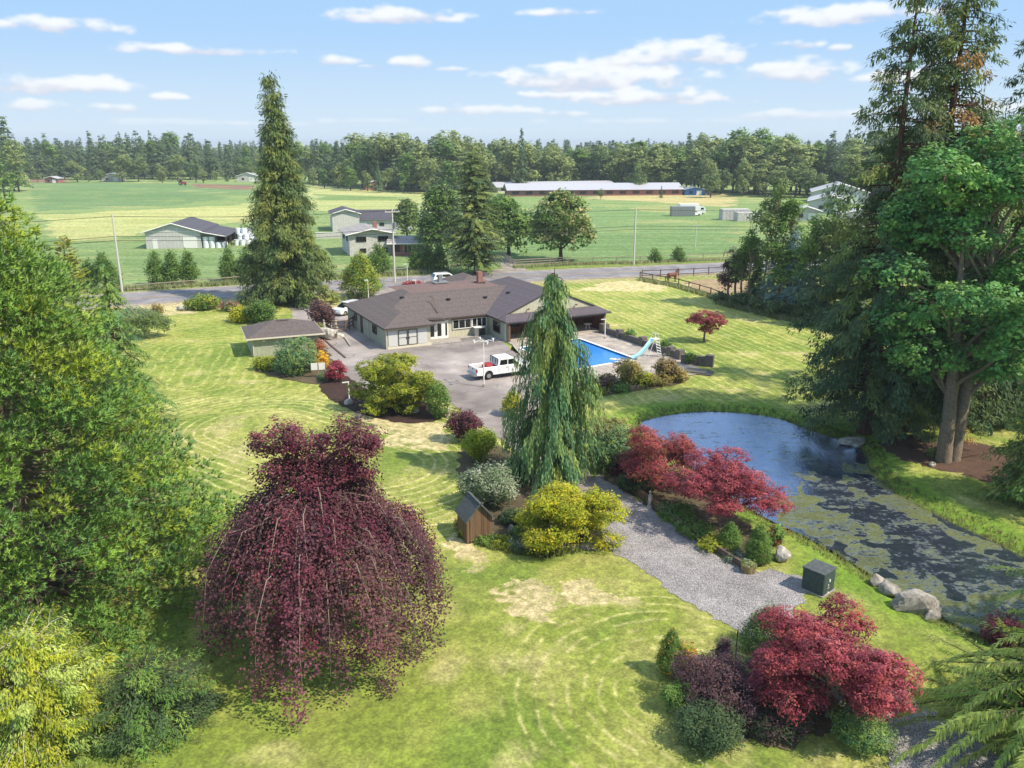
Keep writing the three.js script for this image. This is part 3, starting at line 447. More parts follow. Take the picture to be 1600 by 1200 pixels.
// pond: dark water that mirrors the sky, mats of weed floating on part of it
{
  const weedy = masks(1024, 1024, 5, -75, 64, 64, [[[1195, 795], [1250, 770], [1300, 730], [1352, 708], [1365, 732], [1430, 778], [1545, 835], [1690, 905], [1700, 1040], [1540, 985], [1420, 922], [1300, 852]], [[1290, 735], [1340, 752], [1400, 790], [1480, 822], [1600, 872], [1640, 930], [1560, 935], [1450, 890], [1370, 850], [1310, 800], [1276, 770]]]);
  const f = (x, z) => { const a = fbm(x * 0.4, z * 0.4, 4) - 0.5, b = fbm(x * 0.4 + 50, z * 0.4, 4) - 0.5, k = weedy(x + a * 9, z + b * 9), n = fbm(x * 0.8 + 7, z * 1.9, 4), s = fbm(x * 3.5, z * 6, 3); const th = k === 1 ? 0.36 : k === 2 ? 0.56 : 0.64, q = fbm(x * 8, z * 13, 2); return sstep(th - 0.05, th + 0.16, n * 0.42 + s * 0.3 + q * 0.28) * 0.92; };
  const film = (x, z) => sstep(0.5, 0.64, fbm(x * 1.6 + 80, z * 4.2, 4));
  const S = 1024, col = tex(S, S, (i, j) => { const x = 5 + (i + 0.5) / S * 64, z = -75 + (j + 0.5) / S * 64, w = f(x, z), fl = film(x, z) * 0.6, n = 0.75 + 0.5 * hash2(i, j), m = fbm(x * 0.5 + 9, z * 0.5, 3); const alg = mix3([92, 100, 46], [64, 70, 38], m); return mix3(mix3([144, 160, 192], [166, 178, 188], fl), [alg[0] * n, alg[1] * n, alg[2] * n], w); });
  const rough = tex(S, S, (i, j) => { const x = 5 + (i + 0.5) / S * 64, z = -75 + (j + 0.5) / S * 64, q = lerp(14 + film(x, z) * 40, 225, f(x, z)); return [q, q, q]; }, false);
  const metal = tex(S, S, (i, j) => { const x = 5 + (i + 0.5) / S * 64, z = -75 + (j + 0.5) / S * 64, q = lerp(236, 0, f(x, z)); return [q, q, q]; }, false);
  const spec = tex(S, S, (i, j) => { const x = 5 + (i + 0.5) / S * 64, z = -75 + (j + 0.5) / S * 64, q = lerp(255, 50, f(x, z)); return [q, q, q]; }, false);
  const bump = tex(512, 512, (x, y) => { const q = tfbm(x / 16, y / 10, 32, 71, 3) * 255; return [q, q, q]; }, false); bump.repeat.set(16, 16);
  const g = new THREE.ShapeGeometry(new THREE.Shape(pondLine.map((p) => { const c = p.clone(); return new THREE.Vector2(c.x, -c.z); }))); g.rotateX(-Math.PI / 2); g.translate(0, -0.34, 0);
  const pos = g.attributes.position, uv = g.attributes.uv; for (let i = 0; i < pos.count; i++) uv.setXY(i, (pos.getX(i) - 5) / 64, (pos.getZ(i) + 75) / 64);
  for (const t of [col, rough, spec, metal]) t.wrapS = t.wrapT = THREE.ClampToEdgeWrapping;
  structure(part('pond_water', g, new THREE.MeshPhysicalMaterial({ map: col, roughness: 1, roughnessMap: rough, metalness: 1, metalnessMap: metal, ior: 2.3, specularIntensity: 1, specularColorMap: spec, bumpMap: bump, bumpScale: 0.012 })));
}
// ---------------------------------------------------------------- buildings
// hipped roofs over rectangles [u0, u1, v0, v1] (u right, v towards the front); where several overlap only the highest shows
const clipPoly = (p, hp) => { const out = []; for (let i = 0; i < p.length; i++) { const a = p[i], b = p[(i + 1) % p.length], da = hp(a), db = hp(b); if (da >= 0) out.push(a); if ((da >= 0) !== (db >= 0)) { const t = da / (da - db); out.push([lerp(a[0], b[0], t), lerp(a[1], b[1], t)]); } } return out; };
function roofFaces(rects) {
  const planes = (r) => { const k = r.k, e = r.e, P = []; P.push((q) => e + k * (q[0] - r.u0)); P.push((q) => e + k * (r.u1 - q[0])); if (!r.gableBack) P.push((q) => e + k * (q[1] - r.v0)); if (!r.gableFront) P.push((q) => e + k * (r.v1 - q[1])); return P; };
  const faces = [];
  rects.forEach((r, ri) => {
    const mine = planes(r);
    mine.forEach((f, fi) => {
      let pieces = [[[r.u0, r.v0], [r.u1, r.v0], [r.u1, r.v1], [r.u0, r.v1]]];
      mine.forEach((h, hi) => { if (hi !== fi) pieces = pieces.map((p) => clipPoly(p, (q) => h(q) - f(q) + (hi > fi ? 1e-7 : -1e-7))); });
      rects.forEach((o, oi) => {
        if (oi === ri) return;
        const cuts = [...planes(o).map((h) => (q) => h(q) - f(q) + (oi < ri ? 1e-6 : -1e-6)), (q) => q[0] - o.u0, (q) => o.u1 - q[0], (q) => q[1] - o.v0, (q) => o.v1 - q[1]];   // inside all of these the other roof is higher
        const next = [];
        for (let p of pieces) { for (const c of cuts) { if (p.length < 3) break; const off = clipPoly(p, (q) => -c(q)); if (off.length > 2) next.push(off); p = clipPoly(p, c); } }
        pieces = next;
      });
      for (const p of pieces) if (p.length > 2) faces.push([ri, fi, p.map((q) => V(q[0], f(q), q[1]))]);
    });
  });
  return faces;
}
const roofInto = (rects, mats, parent, name = 'roof', label) => {
  const by = mats.map(() => new GB());
  for (const [ri, fi, pts] of roofFaces(rects)) { const ccw = pts.slice(); const n = V(0, 0, 0); for (let i = 0; i < ccw.length; i++) { const a = ccw[i], b = ccw[(i + 1) % ccw.length]; n.y += (a.z - b.z) * (a.x + b.x); } if (n.y < 0) ccw.reverse(); by[rects[ri].m ?? 0].poly(ccw, fi < 2 ? V(0, 0, 1) : V(1, 0, 0)); }
  let first; by.forEach((g, i) => { if (g.p.length) { const o = g.to(i ? name + '_patch' : name, mats[i], first ?? parent); first ??= o; } }); return first;
};
const wallRun = (gb, pts, y0, y1, th = 0.16) => { for (let i = 0; i < pts.length - 1; i++) { const [a, b] = [pts[i], pts[i + 1]], dx = b[0] - a[0], dz = b[1] - a[1], L = Math.hypot(dx, dz); gb.box((a[0] + b[0]) / 2, (y0 + y1) / 2, (a[1] + b[1]) / 2, L + th * 0.98, y1 - y0, th, Math.atan2(-dz, dx)); } return gb; };
// window on a wall: at (x, z) facing turn, frame with bars and panes as sub-parts
function windowAt(parent, x, y, z, w, h, turn, o = {}) {
  const f = new THREE.Group(); f.name = o.name ?? 'window'; f.position.set(x, y, z); f.rotation.y = turn; parent.add(f);
  const t = o.t ?? 0.07, fr = new GB(); fr.box(0, h / 2 - t / 2, 0.05, w, t, 0.1).box(0, -h / 2 + t / 2, 0.05, w, t, 0.1).box(-w / 2 + t / 2, 0, 0.05, t, h - 2 * t, 0.1).box(w / 2 - t / 2, 0, 0.05, t, h - 2 * t, 0.1);
  const n = o.n ?? 1; for (let i = 1; i < n; i++) fr.box(-w / 2 + w * i / n, 0, 0.05, t * 0.8, h - 2 * t, 0.09); if (o.cross) fr.box(0, o.cross * h, 0.052, w - 2 * t, t * 0.7, 0.085);
  fr.to('frame', o.frame ?? M.white, f);
  for (let i = 0; i < n; i++) new GB().box(-w / 2 + w * (i + 0.5) / n, 0, 0.02, w / n - t * 0.6, h - 2 * t + 0.02, 0.02).to('pane', o.pane ?? M.glass, f);
  return f;
}
const HOUSE = at(604.6, 545.4), HY = 26.5 * Math.PI / 180;
{
  const h = thing('ranch_house', 'long low ranch house with brown shingle roof and pale green walls', 'house', [HOUSE.x, 0, HOUSE.z], HY), E = 2.5, K = 0.4;
  const rects = [
    { u0: -0.5, u1: 11.4, v0: -15.8, v1: -1.7, e: E, k: K }, { u0: -0.504, u1: 5.5, v0: -7, v1: 0.9, e: E, k: K - 0.0004 }, { u0: 0.3, u1: 26.6, v0: -13, v1: -1.704, e: E, k: K - 0.0002 },
    { u0: 13, u1: 27.2, v0: -17, v1: 1.7, e: E + 0.02, k: K + 0.012, gableFront: true, m: 2 }, { u0: 12.5, u1: 22.5, v0: -24, v1: -12, e: E + 0.3, k: K + 0.02 }, { u0: 5.0, u1: 18.5, v0: -14.5, v1: -6.9, e: E + 2.05, k: 0.075, m: 1 },
  ];
  const roof = roofInto(rects, [M.roof, M.roofRed, M.roofNew], h);
  // front strip of roof below the gable
  new GB().poly([V(13, E - 0.02, 3.6), V(27.2, E - 0.02, 3.6), V(26.2, E + 0.5, 1.72), V(14.0, E + 0.5, 1.72)], V(1, 0, 0)).box(20.1, E - 0.1, 3.58, 14.2, 0.16, 0.06).poly([V(13, E - 0.02, 3.6), V(14, E + 0.5, 1.72), V(13, E + 0.02, 1.69)]).poly([V(27.2, E - 0.02, 3.6), V(27.2, E + 0.02, 1.69), V(26.2, E + 0.5, 1.72)]).to('pent_roof', M.roofNew, h);
  // eaves: fascia and soffit
  const fa = new GB(); const eave = [[-0.5, -15.8], [-0.5, 0.9], [5.5, 0.9], [5.5, -1.7], [13, -1.7], [13, 3.6]], eave2 = [[27.2, 3.6], [27.2, -17], [22.5, -17], [22.5, -24], [12.5, -24], [12.5, -15.8], [-0.5, -15.8]];
  for (const e of [eave, eave2]) wallRun(fa, e, E - 0.17, E + 0.01, 0.05); fa.to('fascia', M.trimDark, h);
  const so = new GB(); so.poly([V(-0.45, E - 0.12, -15.7), V(11, E - 0.12, -15.7), V(11, E - 0.12, -1.7), V(-0.45, E - 0.12, -1.7)]).poly([V(-0.45, E - 0.125, -1.7), V(5.45, E - 0.125, -1.7), V(5.45, E - 0.125, 0.85), V(-0.45, E - 0.125, 0.85)]).poly([V(11, E - 0.12, -13), V(27.1, E - 0.12, -13), V(27.1, E - 0.12, -1.7), V(11, E - 0.12, -1.7)]).poly([V(13, E - 0.125, -1.7), V(27.1, E - 0.125, -1.7), V(27.1, E - 0.125, 3.55), V(13, E - 0.125, 3.55)]); so.to('soffit', M.trimCream, h);
  new GB().poly([V(14.0, E + 0.45, 1.66), V(26.2, E + 0.45, 1.66), V(20.1, E + 2.85, 1.66)]).poly([V(26.2, E + 0.45, 1.6), V(14.0, E + 0.45, 1.6), V(20.1, E + 2.85, 1.6)]).to('gable_wall', M.cream, h);
  const barge = new GB(); for (const s of [-1, 1]) barge.tube([V(20.1 + s * 7.15, E + 0.0, 1.74), V(20.1, E + 2.93, 1.74)], 0.09, 4); barge.to('bargeboard', M.trimDark, h);
  for (const x of [16.8, 23.3]) { const fl = new GB(); fl.tube([V(x, E + 0.85, 1.7), V(x, E + 0.92, 2.05)], [0.05, 0.12], 8); fl.to('floodlight', M.trimBrown, h); }
  // walls: lit cream on the fronts, shade painted as sage on sides and back
  wallRun(new GB(), [[0, -15.2], [0, 0.3]], -0.1, E - 0.13).to('wall', M.sage, h, 'end wall with shade painted into its sage green');
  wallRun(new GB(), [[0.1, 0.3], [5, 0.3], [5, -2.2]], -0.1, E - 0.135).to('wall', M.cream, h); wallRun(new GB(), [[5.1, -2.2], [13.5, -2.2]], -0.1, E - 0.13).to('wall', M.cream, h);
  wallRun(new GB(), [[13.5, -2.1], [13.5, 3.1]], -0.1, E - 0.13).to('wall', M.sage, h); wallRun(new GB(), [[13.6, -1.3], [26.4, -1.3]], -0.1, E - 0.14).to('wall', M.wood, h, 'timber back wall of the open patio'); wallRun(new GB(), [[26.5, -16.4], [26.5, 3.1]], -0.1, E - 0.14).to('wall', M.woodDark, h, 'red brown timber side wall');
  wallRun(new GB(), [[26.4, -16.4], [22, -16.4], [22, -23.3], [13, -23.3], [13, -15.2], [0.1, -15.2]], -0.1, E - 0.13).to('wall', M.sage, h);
  const base = new GB(); wallRun(base, [[0.0, 0.42], [5.1, 0.42]], -0.1, 0.28, 0.1); base.to('plinth', M.trimCream, h);
  // door bays
  for (let i = 0; i < 4; i++) { const x = 0.62 + i * 1.16; if (i === 0 || i === 3) new GB().box(x, 1.2, 0.4, 1.06, 1.72, 0.06).to('door_panel', M.blind, h); else { const d = new GB().box(x, 1.2, 0.4, 1.06, 1.72, 0.05).to('door_panel', M.blind, h); const b = new GB(); b.box(x, 1.22, 0.44, 1.0, 0.04, 0.03).box(x - 0.5, 1.2, 0.45, 0.06, 1.72, 0.05).box(x + 0.5, 1.2, 0.45, 0.06, 1.72, 0.05).box(x, 0.36, 0.45, 1.06, 0.05, 0.05).box(x, 2.04, 0.45, 1.06, 0.05, 0.05); b.to('frame', M.trimDark, d); new GB().box(x + (i === 1 ? 0.42 : -0.42), 1.15, 0.47, 0.07, 0.2, 0.05).to('handle', M.black, d); } }
  const fd = new THREE.Group(); fd.name = 'french_doors'; fd.position.set(7.0, 0, -2.08); h.add(fd);
  new GB().box(0, 1.06, 0, 2.5, 2.16, 0.1).to('frame', M.white, fd); for (const [x, w] of [[-0.78, 0.5], [0.12, 0.5], [0.98, 0.22]]) new GB().box(x, 1.1, 0.05, w, 1.5, 0.04).to('pane', M.glass, fd); new GB().box(-0.3, 1.0, 0.08, 0.05, 0.16, 0.06).box(-0.42, 1.0, 0.08, 0.05, 0.16, 0.06).to('handle', M.steel, fd);
  for (const [x, w] of [[10.0, 2.4], [12.25, 1.9]]) windowAt(h, x, 1.55, -2.09, w, 1.15, 0, { n: 3, t: 0.07 });
  windowAt(h, 13.42, 1.35, 0.4, 1.9, 1.35, -Math.PI / 2, { n: 1, t: 0.09, frame: M.trimBrown });
  windowAt(h, -0.11, 1.5, -3.9, 1.4, 0.95, -Math.PI / 2, { n: 2, frame: M.trimDark }); windowAt(h, -0.11, 1.55, -11.6, 0.9, 0.8, -Math.PI / 2, { n: 1, frame: M.trimDark });
  const sd = new GB().box(-0.1, 1.02, -9.2, 0.06, 2.04, 0.95).to('side_door', M.trimDark, h); new GB().box(-0.15, 1.0, -8.85, 0.05, 0.14, 0.05).to('handle', M.steel, sd);
  for (const z of [-6.3, 0.42]) new GB().tube([V(-0.16, 0, z), V(-0.16, 2.1, z), V(-0.45, 2.38, z)], 0.05, 6).to('downpipe', M.trimCream, h);
  new GB().box(13.3, 1.2, 2.9, 0.1, 2.3, 0.1).to('downpipe', M.trimCream, h);
  for (const x of [13.6, 26.5]) new GB().box(x, 1.2, 3.25, 0.26, 2.4, 0.22).to('post', M.trimBrown, h); new GB().box(20.1, E - 0.3, 3.3, 12.9, 0.26, 0.18).to('beam', M.trimDark, h);
  // porch rail of timber over the windows
  new GB().box(11.0, 2.2, -1.95, 4.8, 0.16, 0.05).to('valance', M.wood, h);
  // roof fittings
  const ch = new GB().box(16.2, 5.2, -10.6, 0.62, 2.0, 0.62).to('chimney', M.brick, roof); new GB().box(16.2, 4.72, -10.6, 1.2, 0.35, 1.0).to('flashing', M.trimDark, roof); 
  for (const [x, z, y] of [[4.2, -6.5, 4.45], [6.9, -6.8, 4.35], [9.6, -5.2, 4.0], [14.4, -5.0, 3.9], [17.3, -4.4, 4.35]]) new GB().box(x, y, z, 0.42, 0.22, 0.34, 0.4).to('roof_vent', M.black, roof);
  new GB().tube([V(7.2, 3.0, -2.7), V(7.5, 4.35, -4.6), V(7.15, 4.7, -4.9)], 0.06, 6).to('conduit', M.roofRed, roof);
  new GB().box(11.6, 5.25, -12.8, 0.5, 0.9, 0.5).box(11.6, 4.86, -12.8, 2.0, 0.12, 1.4).to('roof_hatch', M.steel, roof);
  new GB().poly([V(5.5, E - 0.02, -1.6), V(7.6, E - 0.04, -1.2), V(7.4, E + 0.1, -1.72), V(5.6, E + 0.2, -1.72)]).box(6.5, E - 0.18, -1.35, 2.0, 0.08, 0.5).to('porch_hood', M.trimDark, h);
  // patio inside: counter and shelf
  new GB().box(15.5, 0.45, -0.7, 3.2, 0.9, 0.9).to('counter', M.wood, h); new GB().box(15.5, 0.94, -0.7, 3.3, 0.06, 1.0).to('counter_top', M.slate, h); for (let i = 0; i < 3; i++) new GB().box(15.5 + i * 1.5, 1.75, -1.16, 1.2, 0.5, 0.08).to('cupboard', i === 2 ? M.white : M.woodDark, h);
  // concrete walk along the front
  const L = (x, y, z) => V(x, y, z).applyAxisAngle(UP, HY).add(V(HOUSE.x, 0, HOUSE.z));
  sheet('entrance_walk', [[5.2, -2.1], [13.4, -2.1], [13.3, 3.0], [12.5, 3.0], [12.4, -0.9], [9.2, -0.9], [8.9, 0.6], [5.2, 0.6]].map(([a, b]) => L(a, 0, b)), 0.07, M.concrete);
  // patio deck with a hole for the pool
  const deck = [L(13.6, 0, -1.2), L(26.4, 0, -1.2), L(26.6, 0, 2.6), at(965, 527), at(1000, 539), at(1046, 556), at(1096, 577), at(1088, 586), at(1030, 592), at(960, 598), at(905, 604), at(860, 596), at(822, 566), L(13.3, 0, 4.6)];
  sheet('pool_deck', deck, 0.085, M.deck, [poolQ]);
  const gbw = new GB(); poolQ.forEach((a, i) => { const b = poolQ[(i + 1) % 4]; gbw.poly([V(a.x, 0.085, a.z), V(b.x, 0.085, b.z), V(b.x, -1.5, b.z), V(a.x, -1.5, a.z)]); gbw.poly([V(a.x, 0.085, a.z), V(a.x, -1.5, a.z), V(b.x, -1.5, b.z), V(b.x, 0.085, b.z)]); }); structure(gbw.to('pool_wall', mat([110, 176, 214], { roughness: 0.4 })));
  const bump = tex(256, 256, (x, y) => { const q = tfbm(x / 16, y / 16, 16, 91, 3) * 255; return [q, q, q]; }, false); bump.repeat.set(0.25, 0.25);
  sheet('pool_water', poolQ, -0.05, new THREE.MeshPhysicalMaterial({ color: new THREE.Color().setRGB(0.03, 0.22, 0.62), roughness: 0.06, ior: 1.33, bumpMap: bump, bumpScale: 0.02 }));
  const cope = new GB(); poolQ.forEach((a, i) => { const b = poolQ[(i + 1) % 4], d = b.clone().sub(a), n = d.length(); cope.box((a.x + b.x) / 2, 0.11, (a.z + b.z) / 2, n + 0.3, 0.05, 0.32, Math.atan2(-d.z, d.x)); }); structure(cope.to('pool_coping', M.white));
  // things standing at the house
  const ac = thing('air_conditioner', 'grey outdoor cooling unit against the house front by the windows', 'cooling unit', L(11.9, 0.07, -1.5), HY); new GB().box(0, 0.5, 0, 1.3, 1.0, 0.8).to('casing', M.steel, ac); new GB().box(0.25, 0.5, 0.41, 0.8, 0.8, 0.03).to('grille', M.black, ac); new GB().box(0, 1.02, 0, 1.36, 0.05, 0.86).to('lid', M.white, ac);
  const tb = (x, z, lab) => { const t = thing('patio_table', lab, 'table', L(x, 0.09, z), 0, 'patio tables'); new GB().tube([V(0, 0.7, 0), V(0, 0.74, 0)], 0.5, 14).to('table_top', M.white, t); for (let i = 0; i < 4; i++) { const a = i * 1.57 + 0.6; new GB().bar(V(Math.cos(a) * 0.3, 0, Math.sin(a) * 0.3), V(Math.cos(a) * 0.22, 0.7, Math.sin(a) * 0.22), 0.025).to('leg', M.white, t); } };
  tb(25.2, 1.6, 'small white table beside the brown timber patio wall'); tb(17.9, 1.2, 'white round table under the open patio roof');
  const chair = (x, z, turn, m, lab) => { const t = thing('garden_chair', lab, 'chair', L(x, 0.09, z), turn); new GB().box(0, 0.42, 0, 0.5, 0.05, 0.5).to('seat', m, t); new GB().box(0, 0.72, -0.24, 0.5, 0.55, 0.05, 0, new THREE.Euler(-0.18, 0, 0)).to('backrest', m, t); for (const [a, b] of [[1, 1], [1, -1], [-1, 1], [-1, -1]]) new GB().bar(V(a * 0.22, 0, b * 0.22), V(a * 0.2, 0.42, b * 0.2), 0.02).to('leg', m, t); };
  chair(16.4, 4.1, 0.6, M.red, 'red garden chair on the patio in front of the gable'); chair(18.8, 2.3, 2.4, M.white, 'white garden chair next to the round patio table');
}
// small outbuilding by the drive
{
  const p = at(396, 558), q = at(470, 545), t = thing('garden_shed', 'small pale green shed with brown hipped roof beside the driveway', 'shed', [p.x, 0, p.z], 22 * Math.PI / 180), w = 7.0, d = 5.6, E = 2.15;
  wallRun(new GB(), [[0, -d], [0, 0]], -0.1, E - 0.05).to('wall', M.sage, t); wallRun(new GB(), [[0.1, 0], [w, 0], [w, -d], [0.1, -d]], -0.1, E - 0.05).to('wall', M.sage, t);
  const rf = roofInto([{ u0: -0.6, u1: w + 0.6, v0: -d - 0.6, v1: 0.6, e: E, k: 0.36 }], [M.roof], t);
  const fa = new GB(); wallRun(fa, [[-0.6, -d - 0.6], [-0.6, 0.6], [w + 0.6, 0.6], [w + 0.6, -d - 0.6], [-0.6, -d - 0.6]], E - 0.17, E, 0.06); fa.to('fascia', M.trimCream, t); new GB().box(w / 2, E - 0.12, -d / 2, w + 1.1, 0.03, d + 1.1).to('soffit', M.trimCream, t);
  new GB().box(3.5, 3.18, -2.6, 1.3, 0.24, 0.5).to('roof_vent', M.trimDark, rf); new GB().tube([V(0.05, 0, 0.14), V(0.05, 1.9, 0.14), V(-0.4, 2.08, 0.4)], 0.05, 6).to('downpipe', M.trimCream, t); new GB().tube([V(1.2, 1.75, 0.08), V(1.2, 1.72, 0.3)], [0.05, 0.1], 8).to('lamp', M.white, t);
}
// well house of old boards
{
  const p = at(742, 838), t = thing('well_house', 'tiny weathered board hut with steep slate grey roof in the shrub bed', 'hut', [p.x, 0, p.z], 0.42), w = 1.55, d = 1.5, E = 1.45, A = 2.35, r = R(5);
  const bw = w / 9; for (let i = 0; i < 9; i++) { const x = -w / 2 + bw * (i + 0.5), hgtAt = (q) => E + (A - E) * (1 - Math.abs(q) / (w / 2)), dz = (r() - 0.5) * 0.02; const g = new GB(), x0 = x - bw * 0.46, x1 = x + bw * 0.46, f = d / 2 + dz; g.poly([V(x0, 0, f), V(x1, 0, f), V(x1, hgtAt(x1), f), V(x0, hgtAt(x0), f)]).poly([V(x0, 0, f), V(x0, hgtAt(x0), f), V(x0, hgtAt(x0), f - 0.05), V(x0, 0, f - 0.05)]).poly([V(x1, 0, f), V(x1, 0, f - 0.05), V(x1, hgtAt(x1), f - 0.05), V(x1, hgtAt(x1), f)]); g.to('plank', M.woodOld, t); }
  for (const s of [-1, 1]) for (let i = 0; i < 7; i++) new GB().box(s * (w / 2 - 0.03), E / 2, -d / 2 + d / 7 * (i + 0.5), 0.05, E, d / 7 * 0.93).to('plank', M.woodOld, t);
  new GB().poly([V(w / 2, 0, -d / 2), V(-w / 2, 0, -d / 2), V(-w / 2, E, -d / 2), V(0, A, -d / 2), V(w / 2, E, -d / 2)]).poly([V(-w / 2, 0, -d / 2 - 0.02), V(w / 2, 0, -d / 2 - 0.02), V(w / 2, E, -d / 2 - 0.02), V(0, A, -d / 2 - 0.02), V(-w / 2, E, -d / 2 - 0.02)]).to('back_wall', M.woodOld, t);
  for (const s of [-1, 1]) { const L = 1.42, a = Math.atan2(A - E, w / 2); new GB().box(s * (w / 4 + 0.07), (A + E) / 2 - 0.02, 0, L * 0.93, 0.07, d + 0.36, 0, new THREE.Euler(0, 0, -s * a)).to('roof_slope', M.slate, t); } new GB().box(0, A + 0.1, 0, 0.14, 0.06, d + 0.38).to('ridge_cap', M.slate, t);
}
// grey barn with lean-to, and wrapped bales
function gableHall(t, w, d, E, K, o) {                                // w across the gable, d deep, front at z = 0
  const A = E + K * w / 2, ov = o.over ?? 0.5;
  const f = new GB().poly([V(0, 0, 0), V(w, 0, 0), V(w, E, 0), V(w / 2, A, 0), V(0, E, 0)]); f.to('front_wall', o.wall, t); new GB().poly([V(w, 0, -d), V(0, 0, -d), V(0, E, -d), V(w / 2, A, -d), V(w, E, -d)]).to('back_wall', o.wall, t);
  new GB().poly([V(0, 0, -d), V(0, 0, 0), V(0, E, 0), V(0, E, -d)]).to('side_wall', o.wall, t); new GB().poly([V(w, 0, 0), V(w, 0, -d), V(w, E, -d), V(w, E, 0)]).to('side_wall', o.wall, t);
  const g = new GB(); for (const s of [-1, 1]) { const x0 = w / 2 + s * (w / 2 + ov), y0 = E - K * ov, q = [V(w / 2, A + 0.06, ov), V(x0, y0 + 0.06, ov), V(x0, y0 + 0.06, -d - ov), V(w / 2, A + 0.06, -d - ov)]; if (s > 0) g.poly(q, V(0, 0, 1)); else g.poly(q.reverse(), V(0, 0, 1)); const u = q.map((p) => V(p.x, p.y - 0.12, p.z)).reverse(); g.poly(u); }
  const rf = g.to('roof', o.roof, t); const tr = new GB(); for (const s of [-1, 1]) tr.tube([V(w / 2, A, ov + 0.02), V(w / 2 + s * (w / 2 + ov), E - K * ov, ov + 0.02)], 0.12, 4); tr.to('bargeboard', M.white, t); return rf;
}
{
  const p = at(229, 389), q = at(318, 387.5), w = 11.6, t = thing('barn', 'grey metal barn with dark roof and open lean-to in the left field', 'barn', [p.x, 0, p.z], 0.12);
  gableHall(t, w, 17, 3.7, 0.3, { wall: M.greySiding, roof: M.roofDark }); new GB().box(w / 2, 3.72, 0.05, w, 0.1, 0.06).to('trim', M.white, t);
  new GB().poly([V(w, 3.62, 0.5), V(w + 5.6, 2.55, 0.5), V(w + 5.6, 2.55, -16), V(w, 3.62, -16)], V(0, 0, 1)).poly([V(w, 3.5, 0.5), V(w, 3.5, -16), V(w + 5.6, 2.43, -16), V(w + 5.6, 2.43, 0.5)]).to('lean_to_roof', M.roofDark, t); new GB().tube([V(w, 3.56, 0.52), V(w + 5.6, 2.48, 0.52)], 0.1, 4).to('bargeboard', M.white, t);
  for (let i = 0; i < 4; i++) new GB().box(w + 5.4, 1.22, 0.2 - i * 5, 0.2, 2.44, 0.2).to('post', M.trimDark, t); new GB().poly([V(w + 5.5, 0, -15.8), V(w + 0.02, 0, -15.8), V(w + 0.02, 3.5, -15.8), V(w + 5.5, 2.4, -15.8)]).poly([V(w + 0.02, 0, -15.9), V(w + 5.5, 0, -15.9), V(w + 5.5, 2.4, -15.9), V(w + 0.02, 3.5, -15.9)]).to('back_wall', M.trimDark, t);
  new GB().box(1.9, 1.02, 0.04, 1.0, 2.0, 0.06).to('door', M.white, t); new GB().box(9.3, 1.35, 0.04, 2.9, 2.6, 0.06).to('roller_door', M.white, t);
  const baleG = (() => { const g = new THREE.CylinderGeometry(0.62, 0.62, 1.25, 18, 3); const a = g.attributes.position; for (let i = 0; i < a.count; i++) { const k = 1 + (vnoise(a.getX(i) * 4 + 9, a.getY(i) * 3 + a.getZ(i) * 4) - 0.5) * 0.1; a.setXYZ(i, a.getX(i) * k, a.getY(i), a.getZ(i) * k); } g.computeVertexNormals(); return g; })(), wrap = mat([226, 230, 234], { roughness: 0.4 });
  const bale = (x, y, z, lab, grp) => { const m = part(numbered('hay_bale'), baleG, wrap); const v = V(x, y + 0.62, z).applyAxisAngle(UP, 0.12); m.position.set(p.x + v.x, v.y, p.z + v.z); m.rotation.y = x * 7; scene.add(m); tag(m, lab, 'hay bale', grp); };
  for (let c = 0; c < 4; c++) for (let l = 0; l < (c < 2 ? 2 : 1); l++) bale(w + 0.9 + c * 1.32, l * 1.24, -0.6, 'white wrapped hay bale stacked under the barn lean-to', 'bales under the lean-to');
  for (let c = 0; c < 6; c++) for (let l = 0; l < 3; l++) bale(w + 6.6 + c * 1.34 + (l % 2) * 0.6, l * 1.16, -5 - l * 1.4 + (c % 2) * 0.3, 'white wrapped hay bale in the heap right of the barn', 'bales heaped beside the barn');
}
